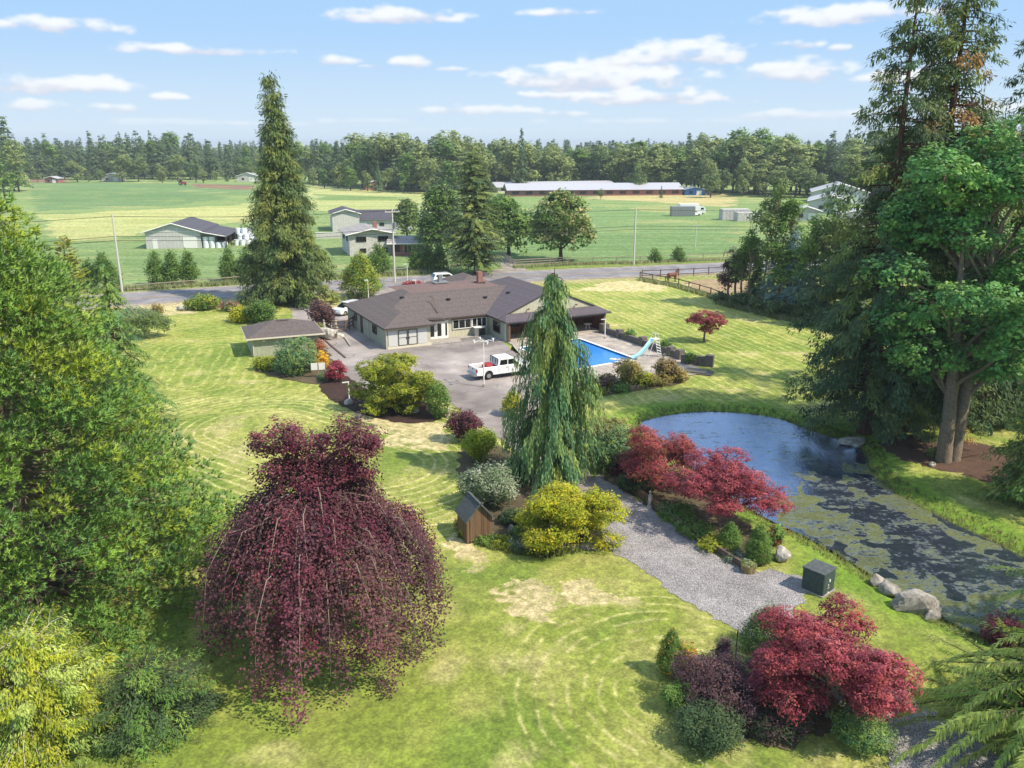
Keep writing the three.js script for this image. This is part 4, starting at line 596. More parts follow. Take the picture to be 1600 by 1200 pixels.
// farmhouse and outbuildings across the road
{
  const p = at(547, 400), t = thing('white_farmhouse', 'white two storey farmhouse with pale roof across the road', 'house', [p.x, 0, p.z], 0.32), w = 9.2, d = 12;
  gableHall(t, w, d, 4.4, 0.2, { wall: M.whiteWall, roof: M.roofPale, over: 0.8 });
  for (const x of [2.4, 6.9]) { windowAt(t, x, 3.3, 0.02, 2.1, 1.05, 0, { n: 3, frame: M.trimDark }); windowAt(t, x + 0.3, 1.0, 0.02, 1.3, 0.9, 0, { n: 2, frame: M.trimDark }); }
  for (const z of [-3, -8]) windowAt(t, -0.02, 3.2, z, 1.6, 1.0, -Math.PI / 2, { n: 2, frame: M.trimDark });
  new GB().box(6.2, 5.6, -5.5, 0.8, 1.5, 0.8).to('chimney', M.brick, t);
  const a = thing('bungalow_wing', 'low brick bungalow with pale roof beside the white farmhouse', 'house', at(612, 399), 0.1); gableHall(a, 8.2, 6, 2.4, 0.0001, { wall: M.brick, roof: M.roofPale, over: 0.9 }); windowAt(a, 4.6, 1.35, 0.02, 4.2, 1.5, 0, { n: 5, frame: M.white }); new GB().box(1.2, 1.02, 0.03, 1.0, 2.05, 0.06).to('door', M.trimDark, a); new GB().box(6.2, 3.0, -3, 0.9, 1.2, 0.7).to('chimney', M.brick, a); new GB().box(4.1, 0.35, 0.5, 7, 0.7, 0.3).to('planter_wall', M.brick, a);
  const roofUp = new GB(); roofUp.poly([V(-0.9, 2.5, 0.9), V(9.1, 2.5, 0.9), V(9.1, 3.7, -3), V(-0.9, 3.7, -3)], V(1, 0, 0)).poly([V(9.1, 2.5, -6.9), V(-0.9, 2.5, -6.9), V(-0.9, 3.7, -3), V(9.1, 3.7, -3)], V(1, 0, 0)).to('upper_roof', M.roofPale, a);
  const b = thing('grey_garage', 'tall grey garage with dark gabled roof behind the white farmhouse', 'garage', at(520, 362), 0.25); gableHall(b, 7, 12, 4.6, 0.3, { wall: M.greySiding, roof: M.roofDark });
  const e = thing('long_stable', 'long low grey stable with dark roof behind the farmhouse', 'stable', at(547, 362).add(V(0, 0, -2)), 0.08); new GB().box(8, 1.4, -4, 16, 2.8, 8).to('wall', M.greySiding, e); new GB().poly([V(-0.4, 2.8, 0.5), V(16.4, 2.8, 0.5), V(16.4, 5.2, -4), V(-0.4, 5.2, -4)], V(1, 0, 0)).poly([V(16.4, 2.8, -8.5), V(-0.4, 2.8, -8.5), V(-0.4, 5.2, -4), V(16.4, 5.2, -4)], V(1, 0, 0)).poly([V(16.2, 2.8, 0), V(16.2, 2.8, -8), V(16.2, 5.1, -4)]).poly([V(-0.2, 2.8, -8), V(-0.2, 2.8, 0), V(-0.2, 5.1, -4)]).to('roof', M.roofDark, e); for (const x of [3, 12]) new GB().box(x, 1.1, 0.04, 2.4, 2.1, 0.06).to('door', M.white, e); for (const x of [8, 15]) windowAt(e, x, 1.7, 0.02, 1.2, 0.8, 0, { n: 2, frame: M.trimDark });
  const g = thing('garden_wall', 'low white wall left of the farmhouse', 'wall', at(497, 373), 0.25); new GB().box(3, 0.7, 0, 7, 1.4, 0.25).to('panel', M.whiteWall, g); new GB().box(3, 1.43, 0, 7.1, 0.08, 0.35).to('coping', M.white, g);
}
// long poultry sheds, boxes and yards on the right
{
  const shed = (a, b, d, h, m, rise, lab, name = 'poultry_shed') => { const p = at(...a), q = at(...b), w = p.distanceTo(q), t = thing(name, lab, 'shed', [p.x, 0, p.z], Math.atan2(-(q.z - p.z), q.x - p.x)); new GB().box(w / 2, h / 2, -d / 2, w, h, d).to('wall', m, t); new GB().poly([V(-1, h, 1), V(w + 1, h, 1), V(w + 1, h + rise, -d / 2), V(-1, h + rise, -d / 2)], V(1, 0, 0)).poly([V(w + 1, h, -d - 1), V(-1, h, -d - 1), V(-1, h + rise, -d / 2), V(w + 1, h + rise, -d / 2)], V(1, 0, 0)).poly([V(w + 0.05, h, 0), V(w + 0.05, h, -d), V(w + 0.05, h + rise, -d / 2)]).poly([V(-0.05, h, -d), V(-0.05, h, 0), V(-0.05, h + rise, -d / 2)]).to('roof', M.metalRoof, t); const n = Math.round(w / 6); for (let i = 0; i < n; i++) new GB().box((i + 0.5) * w / n, h * 0.55, 0.04, w / n * 0.5, h * 0.5, 0.05).to('vent_opening', M.trimDark, t); return t; };
  shed([795, 307], [1065, 305], 16, 2.6, M.brick, 2.6, 'very long low shed with white metal roof beyond the right field'); shed([778, 301], [960, 298], 14, 2.4, M.trimCream, 2.2, 'white roofed shed half hidden behind the long shed');
  const cont = (a, w, h, d, m, lab, turn = 0) => { const t = thing('storage_container', lab, 'container', at(...a), turn); new GB().box(w / 2, h / 2, -d / 2, w, h, d).to('body', m, t); for (let i = 0; i < 8; i++) new GB().box((i + 0.5) * w / 8, h / 2, 0.04, w / 16, h * 0.92, 0.08).to('rib', m, t); new GB().box(w + 0.03, h / 2, -d / 2, 0.06, h * 0.9, d * 0.9).to('door', M.white, t); };
  cont([965, 293], 9, 4, 5, M.blue, 'blue container behind the long white roofed shed'); cont([986, 293], 12, 3.8, 5, M.whiteWall, 'white container beside the blue container behind the shed'); cont([925, 293], 5, 3.4, 4, M.red, 'small red shed behind the long shed');
  cont([1049, 338], 7.5, 3.0, 3, M.steel, 'grey box trailer parked at the field edge'); cont([1128, 344], 8.5, 3.2, 3, M.greySiding, 'pale ribbed container by the right paddock trees', 0.1); cont([1152, 346], 7, 2.6, 3, M.whiteWall, 'white container partly behind the paddock trees', 0.1);
  const hs = (a, w, d, h, k, m, lab, turn) => { const t = thing('farm_building', lab, 'building', at(...a), turn); gableHall(t, w, d, h, k, { wall: m, roof: M.metalRoof }); windowAt(t, w * 0.3, h * 0.5, 0.03, 1.4, 1.1, 0, { n: 2, frame: M.trimDark }); new GB().box(w * 0.7, h * 0.4, 0.05, w * 0.25, h * 0.75, 0.08).to('door', M.white, t); };
  hs([1262, 333], 13, 22, 4, 0.28, M.greySiding, 'grey farm building with white metal roof behind the paddock trees', -0.35); hs([1268, 318], 20, 22, 4.5, 0.3, M.whiteWall, 'larger white roofed hall behind the grey farm building', -0.3); hs([1237, 345], 8, 8, 3, 0.3, M.whiteWall, 'small white outbuilding left of the grey farm building', -0.2); hs([1310, 352], 10, 9, 3, 0.28, M.whiteWall, 'white outbuilding seen through the big trees', -0.3);
  hs([1070, 305], 9, 7, 2.6, 0.22, M.blue, 'small blue shed at the end of the long shed', 0); hs([158, 284], 12, 9, 3.2, 0.3, M.whiteWall, 'white house below the left far trees', 0.2); hs([370, 284], 13, 9, 3.4, 0.3, M.whiteWall, 'white house under the trees left of the tall cedar', 0); hs([300, 280], 10, 8, 3.4, 0.3, M.whiteWall, 'pale house between two light green trees at the field end', 0); hs([70, 286], 8, 6, 2.6, 0.3, M.brick, 'small brown hut at the far left field end', 0); hs([571, 297], 10, 7, 3, 0.3, M.brick, 'brown cottage below the trees beyond the centre field', 0.3);
}
// ---------------------------------------------------------------- vehicles
const tyreG = new THREE.TorusGeometry(0.3, 0.115, 10, 24), rimG = new THREE.CylinderGeometry(0.22, 0.22, 0.2, 16).rotateX(Math.PI / 2);
function wheel(parent, x, y, z, s = 1) { const w = new THREE.Group(); w.name = 'wheel'; w.position.set(x, y, z); w.scale.setScalar(s); parent.add(w); part('tyre', tyreG, M.rubber, w); part('rim', rimG, M.chrome, w); for (let i = 0; i < 5; i++) new GB().box(0, 0.11, 0.1, 0.04, 0.2, 0.03).to('spoke', M.steel, w).rotation.z = i * 1.2566; }
const extr = (pts, depth, bevel = 0.04) => { const s = new THREE.Shape(pts.map(([a, b]) => new THREE.Vector2(a, b))), g = new THREE.ExtrudeGeometry(s, { depth: depth - 2 * bevel, bevelEnabled: bevel > 0, bevelThickness: bevel, bevelSize: bevel * 0.6, bevelSegments: 2, curveSegments: 8 }); g.translate(0, 0, -depth / 2 + bevel); return g; };
const arch = (cx, r, y0) => { const o = []; for (let i = 0; i <= 10; i++) { const a = Math.PI - i / 10 * Math.PI; o.push([cx + Math.cos(a) * r, y0 + Math.max(0, Math.sin(a)) * r]); } return o; };
{
  const p = at(764, 594), t = thing('pickup_truck', 'white crew cab pickup truck parked on the asphalt before the house', 'truck', [p.x, 0.034, p.z], HY);   // forward is +x, rear axle at x = 0, near side at z = 0
  const W = 1.96, body = (g, n, m = M.paintWhite) => part(n, g, m, t), zc = -W / 2 + 0.05;
  const put = (g) => g.translate(0, 0, zc);
  body(put(extr([[0.95, 0.48], [1.1, 0.48], [3.05, 0.48], ...arch(3.72, 0.47, 0.48), [4.25, 0.5], [4.75, 0.5], [4.82, 0.75], [4.78, 1.08], [4.4, 1.2], [3.2, 1.26], [0.95, 1.26]], W)), 'body');
  for (const s of [0, 1]) body(put(extr([[-1.28, 0.55], [-0.48, 0.48], ...arch(0, 0.47, 0.48), [0.94, 0.48], [0.94, 1.24], [-1.28, 1.24]], 0.14).translate(0, 0, s ? W / 2 - 0.07 : -W / 2 + 0.07)), 'bed_side');
  new GB().box(-0.17, 0.72, zc, 2.2, 0.08, W - 0.3).to('bed_floor', M.black, t); new GB().box(0.9, 0.98, zc, 0.08, 0.5, W - 0.3).to('bed_front', M.black, t);
  const tg = new GB().box(-1.27, 0.95, zc, 0.08, 0.56, W - 0.26).to('tailgate', M.paintWhite, t); new GB().box(-1.32, 1.05, zc, 0.03, 0.1, 0.26).to('handle', M.black, tg);
  body(put(extr([[0.98, 1.22], [1.12, 1.86], [1.3, 1.93], [2.55, 1.93], [2.75, 1.88], [3.5, 1.24]], W - 0.24, 0.08)), 'cab');
  for (const s of [1, -1]) { const z = zc + s * (W / 2 - 0.105); new GB().poly(s > 0 ? [V(1.2, 1.3, z), V(2.02, 1.3, z), V(2.02, 1.8, z), V(1.3, 1.8, z)] : [V(2.02, 1.3, z), V(1.2, 1.3, z), V(1.3, 1.8, z), V(2.02, 1.8, z)]).to('side_window', M.glass, t); new GB().poly(s > 0 ? [V(2.12, 1.3, z), V(3.2, 1.3, z), V(2.66, 1.8, z), V(2.12, 1.8, z)] : [V(3.2, 1.3, z), V(2.12, 1.3, z), V(2.12, 1.8, z), V(2.66, 1.8, z)]).to('side_window', M.glass, t);
    new GB().box(2.07, 0.95, zc + s * (W / 2 + 0.008), 0.015, 0.6, 0.012).box(1.05, 0.95, zc + s * (W / 2 + 0.008), 0.015, 0.6, 0.012).to('door_gap', M.black, t); new GB().box(1.9, 1.08, zc + s * (W / 2 + 0.02), 0.18, 0.04, 0.04).to('door_handle', M.chrome, t); new GB().box(3.05, 1.38, zc + s * (W / 2 + 0.12), 0.14, 0.24, 0.2).to('mirror', M.black, t); new GB().box(-1.27, 1.02, zc + s * (W / 2 - 0.07), 0.12, 0.34, 0.15).to('tail_light', M.redLight, t); new GB().box(4.76, 0.95, zc + s * (W / 2 - 0.25), 0.12, 0.2, 0.36).to('headlight', M.lampGlass, t); new GB().box(2.0, 0.42, zc + s * (W / 2 - 0.03), 2.0, 0.07, 0.16).to('side_step', M.black, t); for (const x of [0, 3.72]) wheel(t, x, 0.4, zc + s * (W / 2 - 0.14), 0.97); }
  new GB().poly([V(1.06, 1.32, zc - 0.65), V(1.06, 1.32, zc + 0.65), V(1.14, 1.8, zc + 0.6), V(1.14, 1.8, zc - 0.6)].map((q) => q.add(V(-0.075, 0, 0)))).to('rear_window', M.glass, t); new GB().poly([V(3.52, 1.3, zc + 0.78), V(3.52, 1.3, zc - 0.78), V(2.84, 1.88, zc - 0.7), V(2.84, 1.88, zc + 0.7)].map((q) => q.add(V(0.04, 0.03, 0)))).to('windshield', M.glass, t);
  new GB().box(-1.42, 0.58, zc, 0.2, 0.2, W - 0.1).to('rear_bumper', M.chrome, t); new GB().box(4.88, 0.55, zc, 0.16, 0.26, W - 0.05).to('front_bumper', M.chrome, t); new GB().box(4.8, 0.9, zc, 0.06, 0.3, 1.0).to('radiator_grille', M.black, t); const rack = new GB(); rack.box(1.0, 1.95, zc, 0.06, 0.06, 1.6); for (const s of [-0.8, -0.3, 0.3, 0.8]) rack.box(0.98, 1.6, zc + s, 0.05, 0.74, 0.05); rack.to('headache_rack', M.black, t); new GB().box(1.7, 0.55, zc, 3.4, 0.25, 0.9).to('chassis', M.black, t);
  const g = new THREE.IcosahedronGeometry(0.5, 3), a = g.attributes.position; for (let i = 0; i < a.count; i++) { const k = 0.8 + 0.45 * fbm(a.getX(i) * 3 + 5, a.getY(i) * 3 + a.getZ(i) * 2, 3); a.setXYZ(i, a.getX(i) * 1.15 * k, a.getY(i) * 0.8 * k, a.getZ(i) * 1.3 * k); } g.computeVertexNormals();
  const c = part('cargo_bag', g, M.red); const v = V(0.3, 1.1, zc).applyAxisAngle(UP, HY); c.position.set(p.x + v.x, 1.16, p.z + v.z); c.rotation.y = HY; scene.add(c); tag(c, 'crumpled red cargo lying in the white pickup bed', 'cargo');
}
function wagon(name, label, pos, turn, m = M.paintWhite) {
  const t = thing(name, label, 'car', pos, turn), W = 1.85;
  part('body', extr([[-2.3, 0.35], [-1.85, 0.32], ...arch(-1.38, 0.4, 0.3), [0.95, 0.3], ...arch(1.4, 0.4, 0.3), [2.2, 0.35], [2.32, 0.6], [2.2, 0.85], [1.2, 1.0], [-2.2, 1.02], [-2.34, 0.7]], W, 0.08), m, t); part('cabin', extr([[-2.2, 0.98], [-1.95, 1.5], [-1.6, 1.6], [0.2, 1.6], [0.45, 1.55], [1.35, 0.98]], W - 0.2, 0.1), m, t);
  for (const s of [1, -1]) { const z = s * (W / 2 - 0.095), f = (q) => s > 0 ? q : q.reverse(); new GB().poly(f([V(-1.9, 1.06, z), V(-0.9, 1.06, z), V(-0.9, 1.48, z), V(-1.75, 1.48, z)])).to('side_window', M.glass, t); new GB().poly(f([V(-0.8, 1.06, z), V(0.95, 1.06, z), V(0.35, 1.48, z), V(-0.8, 1.48, z)])).to('side_window', M.glass, t); for (const x of [-1.38, 1.4]) wheel(t, x, 0.34, s * (W / 2 - 0.16), 0.82); new GB().box(2.24, 0.72, s * 0.65, 0.12, 0.16, 0.34).to('headlight', M.lampGlass, t); new GB().box(-2.28, 0.85, s * 0.75, 0.1, 0.28, 0.16).to('tail_light', M.redLight, t); new GB().box(0.85, 1.08, s * (W / 2 + 0.05), 0.12, 0.14, 0.16).to('mirror', m, t); new GB().box(-0.6, 1.66, s * 0.68, 2.0, 0.04, 0.05).to('roof_rail', M.black, t); }
  new GB().poly([V(1.36, 1.05, 0.7), V(1.36, 1.05, -0.7), V(0.5, 1.54, -0.62), V(0.5, 1.54, 0.62)].map((q) => q.add(V(0.06, 0.04, 0)))).to('windshield', M.glass, t); new GB().poly([V(-2.24, 1.08, -0.68), V(-2.24, 1.08, 0.68), V(-2.03, 1.46, 0.62), V(-2.03, 1.46, -0.62)].map((q) => q.add(V(-0.05, 0.02, 0)))).to('rear_window', M.glass, t);
}
wagon('white_suv', 'white estate car on the forecourt behind the house roof', at(697, 441.5).setY(0.02), 0.35); wagon('white_car', 'white car with only its nose showing past the left house corner', at(545, 490).setY(0.02), -2.2);
wagon('farm_car', 'white car parked before the grey box trailer in the far field', at(1084, 337), 0.3);
{ // box truck far off
  const t = thing('box_truck', 'white box truck between trailers at the far field edge', 'truck', at(1070, 335), 0.1); new GB().box(1.5, 2.0, -1.2, 6.5, 2.6, 2.4).to('cargo_box', M.white, t); part('cab', extr([[4.8, 0.5], [6.9, 0.5], [7.0, 1.3], [6.5, 2.3], [4.8, 2.4]], 2.2, 0.08).translate(0, 0, -1.2), M.paintWhite, t); new GB().box(5.8, 1.8, -0.08, 1.0, 0.6, 0.03).to('side_window', M.glass, t); for (const x of [-0.6, 5.9]) for (const z of [-0.3, -2.1]) wheel(t, x, 0.45, z, 1.1);
  const r = thing('farm_machine', 'red tractor with dark boom parked at the far left field end', 'tractor', at(285, 289.5), 0.2); part('body', extr([[-1.6, 0.8], [2, 0.8], [2, 1.9], [0.3, 2.0], [-1.6, 1.6]], 1.6, 0.1), M.red, r); new GB().box(-0.6, 2.4, 0, 1.4, 1.2, 1.4).to('cabin', M.glass, r); new GB().box(-0.6, 3.05, 0, 1.7, 0.15, 1.7).to('cabin_roof', M.red, r); new GB().tube([V(-1.6, 1.6, 0), V(-3.4, 4.6, 0), V(-5.2, 2.2, 0)], [0.25, 0.2, 0.12], 6).to('boom', M.black, r); for (const z of [0.95, -0.95]) { wheel(r, -0.9, 0.9, z, 2.15); wheel(r, 1.5, 0.55, z, 1.35); }
}
// ---------------------------------------------------------------- poles and wires
function utilityPole(px, py, top, lab, arms = 1, tank = false) {
  const p = at(px, py), h = tall(p.z, top), t = thing('utility_pole', lab, 'utility pole', p, 0.3, 'utility poles along the road'); new GB().tube([V(0, -0.2, 0), V(0, h, 0)], [0.18, 0.12], 9).to('pole', M.pole, t);
  for (let i = 0; i < arms; i++) { const a = new GB().box(0, h - 0.5 - i, 0.12, 2.4, 0.14, 0.12).to('crossarm', M.pole, t); for (const x of [-1.05, 0.4, 1.05]) new GB().tube([V(x, h - 0.43 - i, 0.12), V(x, h - 0.2 - i, 0.12)], [0.05, 0.03], 6).to('insulator', M.blind, a); }
  if (tank) new GB().tube([V(0.32, h - 3.2, 0.1), V(0.32, h - 2.2, 0.1)], 0.26, 12).to('transformer', M.steel, t); return [p, h];
}
const poles = [utilityPole(191, 456, 335, 'leaning wooden utility pole left of the grey barn', 0), utilityPole(617, 441, 326, 'wooden utility pole with grey transformer before the farmhouse', 1, true), utilityPole(990, 414, 325, 'wooden utility pole standing at the right field fence', 0)];
{ const p = at(1086, 386), h = tall(p.z, 350), t = thing('field_pole', 'slim pale pole standing inside the right field', 'pole', p); new GB().tube([V(0, -0.2, 0), V(0, h, 0)], [0.12, 0.09], 8).to('pole', M.pole, t); new GB().box(0, h - 0.3, 0, 1.1, 0.1, 0.1).to('crossarm', M.pole, t); }
{
  const ends = [[V(-330, 9, -20), 9.5], ...poles, [V(300, 0, -235), 11]].map(([p, h]) => V(p.x, 0, p.z).setY(h));
  for (let k = 0; k < 3; k++) for (let i = 0; i < ends.length - 1; i++) { const dy = [-0.3, -3.3, -3.9][k], a = ends[i].clone().add(V(0, dy, 0)), b = ends[i + 1].clone().add(V(0, dy, 0)), pts = []; for (let s = 0; s <= 14; s++) { const q = a.clone().lerp(b, s / 14); q.y -= Math.sin(Math.PI * s / 14) * a.distanceTo(b) * 0.011; pts.push(q); } const w = new GB().tube(pts, 0.035, 5, false).to(numbered('power_line'), M.black); scene.add(w); tag(w, ['uppermost', 'middle', 'lowest'][k] + ' power line ' + ['reaching past the left frame to the leaning pole', 'between the leaning pole and the transformer pole', 'between the transformer pole and the field fence pole', 'running right from the field fence pole'][i], 'wire', 'power lines along the road'); }
}
function lampPost(px, py, top, lab, kind = 0) {
  const p = at(px, py), h = tall(p.z, top), t = thing('lamp_post', lab, 'lamp post', p, 0.4); new GB().tube([V(0, 0, 0), V(0, h, 0)], [0.07, 0.05], 8).to('post', M.white, t); new GB().tube([V(0, 0, 0), V(0, 0.3, 0)], [0.16, 0.1], 8).to('foot', M.concrete, t);
  if (kind === 1) { for (let i = 0; i < 4; i++) { const a = i * 1.57; new GB().tube([V(0, h - 0.1, 0), V(Math.cos(a) * 0.5, h, Math.sin(a) * 0.5), V(Math.cos(a) * 0.95, h - 0.12, Math.sin(a) * 0.95)], 0.03, 5).to('arm', M.white, t); new GB().tube([V(Math.cos(a) * 0.95, h - 0.16, Math.sin(a) * 0.95), V(Math.cos(a) * 0.95, h + 0.12, Math.sin(a) * 0.95)], [0.08, 0.13], 8).to('lamp_shade', M.lampGlass, t); } }
  else if (kind === 2) { new GB().tube([V(0, h, 0), V(-0.2, h + 0.3, 0), V(-0.55, h + 0.25, 0), V(-0.6, h - 0.1, 0)], 0.03, 6).to('hook', M.white, t); new GB().tube([V(-0.6, h - 0.4, 0), V(-0.6, h - 0.12, 0)], [0.12, 0.06], 8).to('lamp_shade', M.lampGlass, t); }
  else new GB().box(-0.25, h - 0.05, 0, 0.6, 0.08, 0.08).to('arm', M.white, t);
}
lampPost(756, 605, 532, 'white four armed lamp post standing by the pickup truck', 1); lampPost(576, 470, 437, 'white post rising behind the left house roof', 0); lampPost(637, 446, 412, 'thin pale post behind the house near the transformer pole', 0); lampPost(1066, 745, 700, 'white hooked garden lamp among the red maples', 2); lampPost(945, 530, 498, 'dark slender post on the pool wall beside the patio', 0);
lampPost(650, 455, 437, 'short white post at the red bush behind the house', 0); lampPost(546, 628, 596, 'pale post in the mulch bed by the small red maple', 0);
// ---------------------------------------------------------------- fences
function railFence(name, lab, pts, h, rails, step, m, dark) {
  const o = pts[0], t = thing(name, lab, 'fence', [o.x, 0, o.z]), posts = [];
  for (let i = 0; i < pts.length - 1; i++) { const n = Math.max(1, Math.round(pts[i].distanceTo(pts[i + 1]) / step)); for (let k = 0; k < n; k++) posts.push(pts[i].clone().lerp(pts[i + 1], k / n)); } posts.push(pts.at(-1));
  const g = new GB().box(0, h / 2 + 0.02, 0, 0.15, h + 0.1, 0.15).geo(); posts.forEach((p, i) => { const q = part('post', g, m, t); q.position.set(p.x - o.x, 0, p.z - o.z); if (i) for (let k = 0; k < rails; k++) { const a = posts[i - 1].clone().sub(o), b = p.clone().sub(o), d = b.clone().sub(a), y = h * (0.32 + 0.62 * (k / Math.max(1, rails - 1))); new GB().box((a.x + b.x) / 2, y, (a.z + b.z) / 2 + 0.1, d.length() + 0.1, 0.13, 0.05, Math.atan2(-d.z, d.x)).to('rail', m, t); } });
}
railFence('rail_fence', 'pale wooden rail fence beside the farm lane below the chestnut tree', pxs([[783, 404], [803, 417], [887, 412]]), 1.35, 3, 3.2, M.fence); railFence('rail_fence', 'long low wooden fence along the right field beyond the road', pxs([[889, 413], [1000, 410], [1130, 405], [1290, 400]]), 1.2, 2, 4.2, M.fence);
railFence('paddock_fence', 'dark timber paddock fence running down the right lawn edge', pxs([[1000, 437], [1060, 448], [1110, 463], [1150, 480]]), 1.3, 2, 2.8, M.fenceDark); railFence('paddock_fence', 'dark paddock fence at the back along the road', pxs([[1003, 434], [1060, 432], [1130, 428], [1200, 424]]), 1.3, 2, 3.5, M.fenceDark); railFence('field_fence', 'thin grey fence before the barn field', pxs([[200, 455], [330, 445], [400, 438], [620, 428], [700, 422]]), 1.0, 2, 4, M.fence); railFence('yard_fence', 'short pale fence between the clipped conifers and dark fir', pxs([[698, 418], [720, 416]]), 1.2, 2, 2.5, M.fence);
railFence('courtyard_fence', 'weathered fence panels at the left house corner', pxs([[521, 519], [540, 519], [552, 512]]), 1.4, 3, 1.5, M.woodOld);
// ---------------------------------------------------------------- pool slide, diving board, walls
{
  const p = at(1022, 559), t = thing('pool_slide', 'pale blue pool slide with white ladder on the pool deck', 'slide', [p.x, 0.085, p.z], HY), aqua = mat([176, 220, 228], { roughness: 0.3 });
  const g = new GB(), N = 10; for (let i = 0; i < N; i++) { const f = (s) => V(-0.3 - 2.5 * s, 2.0 - 1.75 * Math.pow(s, 0.8) + 0.12 * Math.sin(s * 6), 0.35 * Math.sin(s * 3)), a = f(i / N), b = f((i + 1) / N); for (const [z0, y0, z1, y1] of [[-0.3, 0.2, -0.24, 0], [-0.24, 0, 0.24, 0], [0.24, 0, 0.3, 0.2]]) { const q = [V(a.x, a.y + y0, a.z + z0), V(a.x, a.y + y1, a.z + z1), V(b.x, b.y + y1, b.z + z1), V(b.x, b.y + y0, b.z + z0)]; g.poly(q); g.poly(q.slice().reverse().map((v) => V(v.x, v.y - 0.02, v.z))); } } g.to('chute', aqua, t);
  new GB().box(0, 2.0, 0, 0.7, 0.06, 0.7).to('platform', M.white, t); for (const z of [-0.3, 0.3]) { new GB().tube([V(0.7, 0, z), V(0.3, 2.0, z), V(0.2, 2.55, z), V(-0.1, 2.6, z), V(-0.3, 2.1, z)], 0.035, 6).to('handrail', M.white, t); new GB().bar(V(-1.0, 0, z), V(-0.3, 1.98, z), 0.03).to('leg', M.white, t); } for (let i = 0; i < 6; i++) new GB().box(0.66 - i * 0.065, 0.3 + i * 0.32, 0, 0.16, 0.04, 0.6).to('rung', M.white, t);
  const q = at(975, 570), d = thing('diving_board', 'white diving board at the near end of the pool', 'diving board', [q.x, 0.085, q.z], HY + 2.3); new GB().box(0.2, 0.42, 0, 2.6, 0.07, 0.5).to('board', M.white, d); for (const x of [-0.8, -0.1]) new GB().box(x, 0.2, 0, 0.3, 0.4, 0.42).to('stand', M.rockPale, d);
  const pts = [at(944, 521), at(968, 529), at(1004, 541), at(1048, 557), at(1062, 562)], w = thing('pool_wall', 'grey block wall with pillars along the right side of the pool', 'wall', [pts[0].x, 0, pts[0].z]); const rel = (v) => v.clone().sub(pts[0]);
  for (let i = 0; i < pts.length - 1; i++) { const a = rel(pts[i]), b = rel(pts[i + 1]), dd = b.clone().sub(a), n = Math.max(2, Math.round(dd.length() / 0.85)); for (let k = 0; k < n; k++) for (let c = 0; c < 2; c++) { const s = (k + 0.5) / n, m = a.clone().lerp(b, s); new GB().box(m.x, 0.22 + c * 0.4, m.z, dd.length() / n - 0.03, 0.38, 0.42, Math.atan2(-dd.z, dd.x)).to('block', M.block, w); } new GB().box(b.x, 0.55, b.z, 0.7, 1.1, 0.7, 0.5).to('pillar', M.block, w); } new GB().box(0, 0.6, 0, 0.9, 1.2, 0.9, 0.5).to('pillar', M.block, w);
  const e = at(1084, 570), w2 = thing('pool_wall', 'short grey wall and pillar at the pool steps', 'wall', [e.x, 0, e.z], -0.4); for (let k = 0; k < 3; k++) new GB().box(-0.9 + k * 0.9, 0.5, 0, 0.86, 1.0, 0.5).to('block', M.block, w2); new GB().box(1.6, 0.6, 0, 0.8, 1.2, 0.8).to('pillar', M.block, w2);
  const st = thing('pool_steps', 'grey stone steps at the outer pool corner', 'steps', at(1088, 582), -0.4); for (let k = 0; k < 2; k++) new GB().box(k * 0.5, 0.11 - k * 0.05, 0, 2.2, 0.2 - k * 0.1, 1.4 + k * 0.4).to('step', M.block, st);
  const k = at(905, 612), kb = [at(910, 616), at(960, 611), at(1010, 604), at(1070, 594)], kt = thing('bed_kerb', 'low stone kerb round the pool shrub bed', 'kerb', [kb[0].x, 0, kb[0].z]); for (let i = 0; i < kb.length - 1; i++) { const n = 6; for (let j = 0; j < n; j++) { const a = kb[i].clone().lerp(kb[i + 1], (j + 0.5) / n).sub(kb[0]), dd = kb[i + 1].clone().sub(kb[i]); new GB().box(a.x, 0.13, a.z, dd.length() / n - 0.04, 0.3, 0.3, Math.atan2(-dd.z, dd.x)).to('stone', M.block, kt); } }
}
// edging boards along the gravel
{
  const run = (name, lab, l, h, th, seg, m) => { const pts = pxs(l), t = thing(name, lab, 'edging', [pts[0].x, 0, pts[0].z]); for (let i = 0; i < pts.length - 1; i++) { const n = Math.max(1, Math.round(pts[i].distanceTo(pts[i + 1]) / seg)); for (let k = 0; k < n; k++) { const a = pts[i].clone().lerp(pts[i + 1], k / n).sub(pts[0]), b = pts[i].clone().lerp(pts[i + 1], (k + 1) / n).sub(pts[0]), d = b.clone().sub(a); new GB().box((a.x + b.x) / 2, h / 2, (a.z + b.z) / 2, d.length() - 0.03, h, th, Math.atan2(-d.z, d.x)).to('timber', m, t); } } };
  run('timber_edging', 'weathered timber edging between gravel drive and red maples', [[968, 752], [1000, 776], [1040, 806]], 0.5, 0.22, 1.8, M.woodOld); run('timber_edging', 'dark timber edging along the gravel by the cone conifers', [[1040, 808], [1100, 850], [1158, 887]], 0.42, 0.2, 1.8, M.fenceDark); run('stone_edging', 'pale stone edging below the golden maple', [[865, 858], [905, 857], [940, 842]], 0.22, 0.3, 0.9, M.concrete); run('kerb_line', 'low concrete kerb along the driveway left of the house', [[470, 481], [500, 500], [540, 530], [548, 542]], 0.18, 0.2, 1.5, M.concrete); run('drive_kerb', 'dark kerb across the forecourt left of the house', [[505, 530], [522, 545], [540, 560]], 0.14, 0.18, 1.5, M.fenceDark);
}
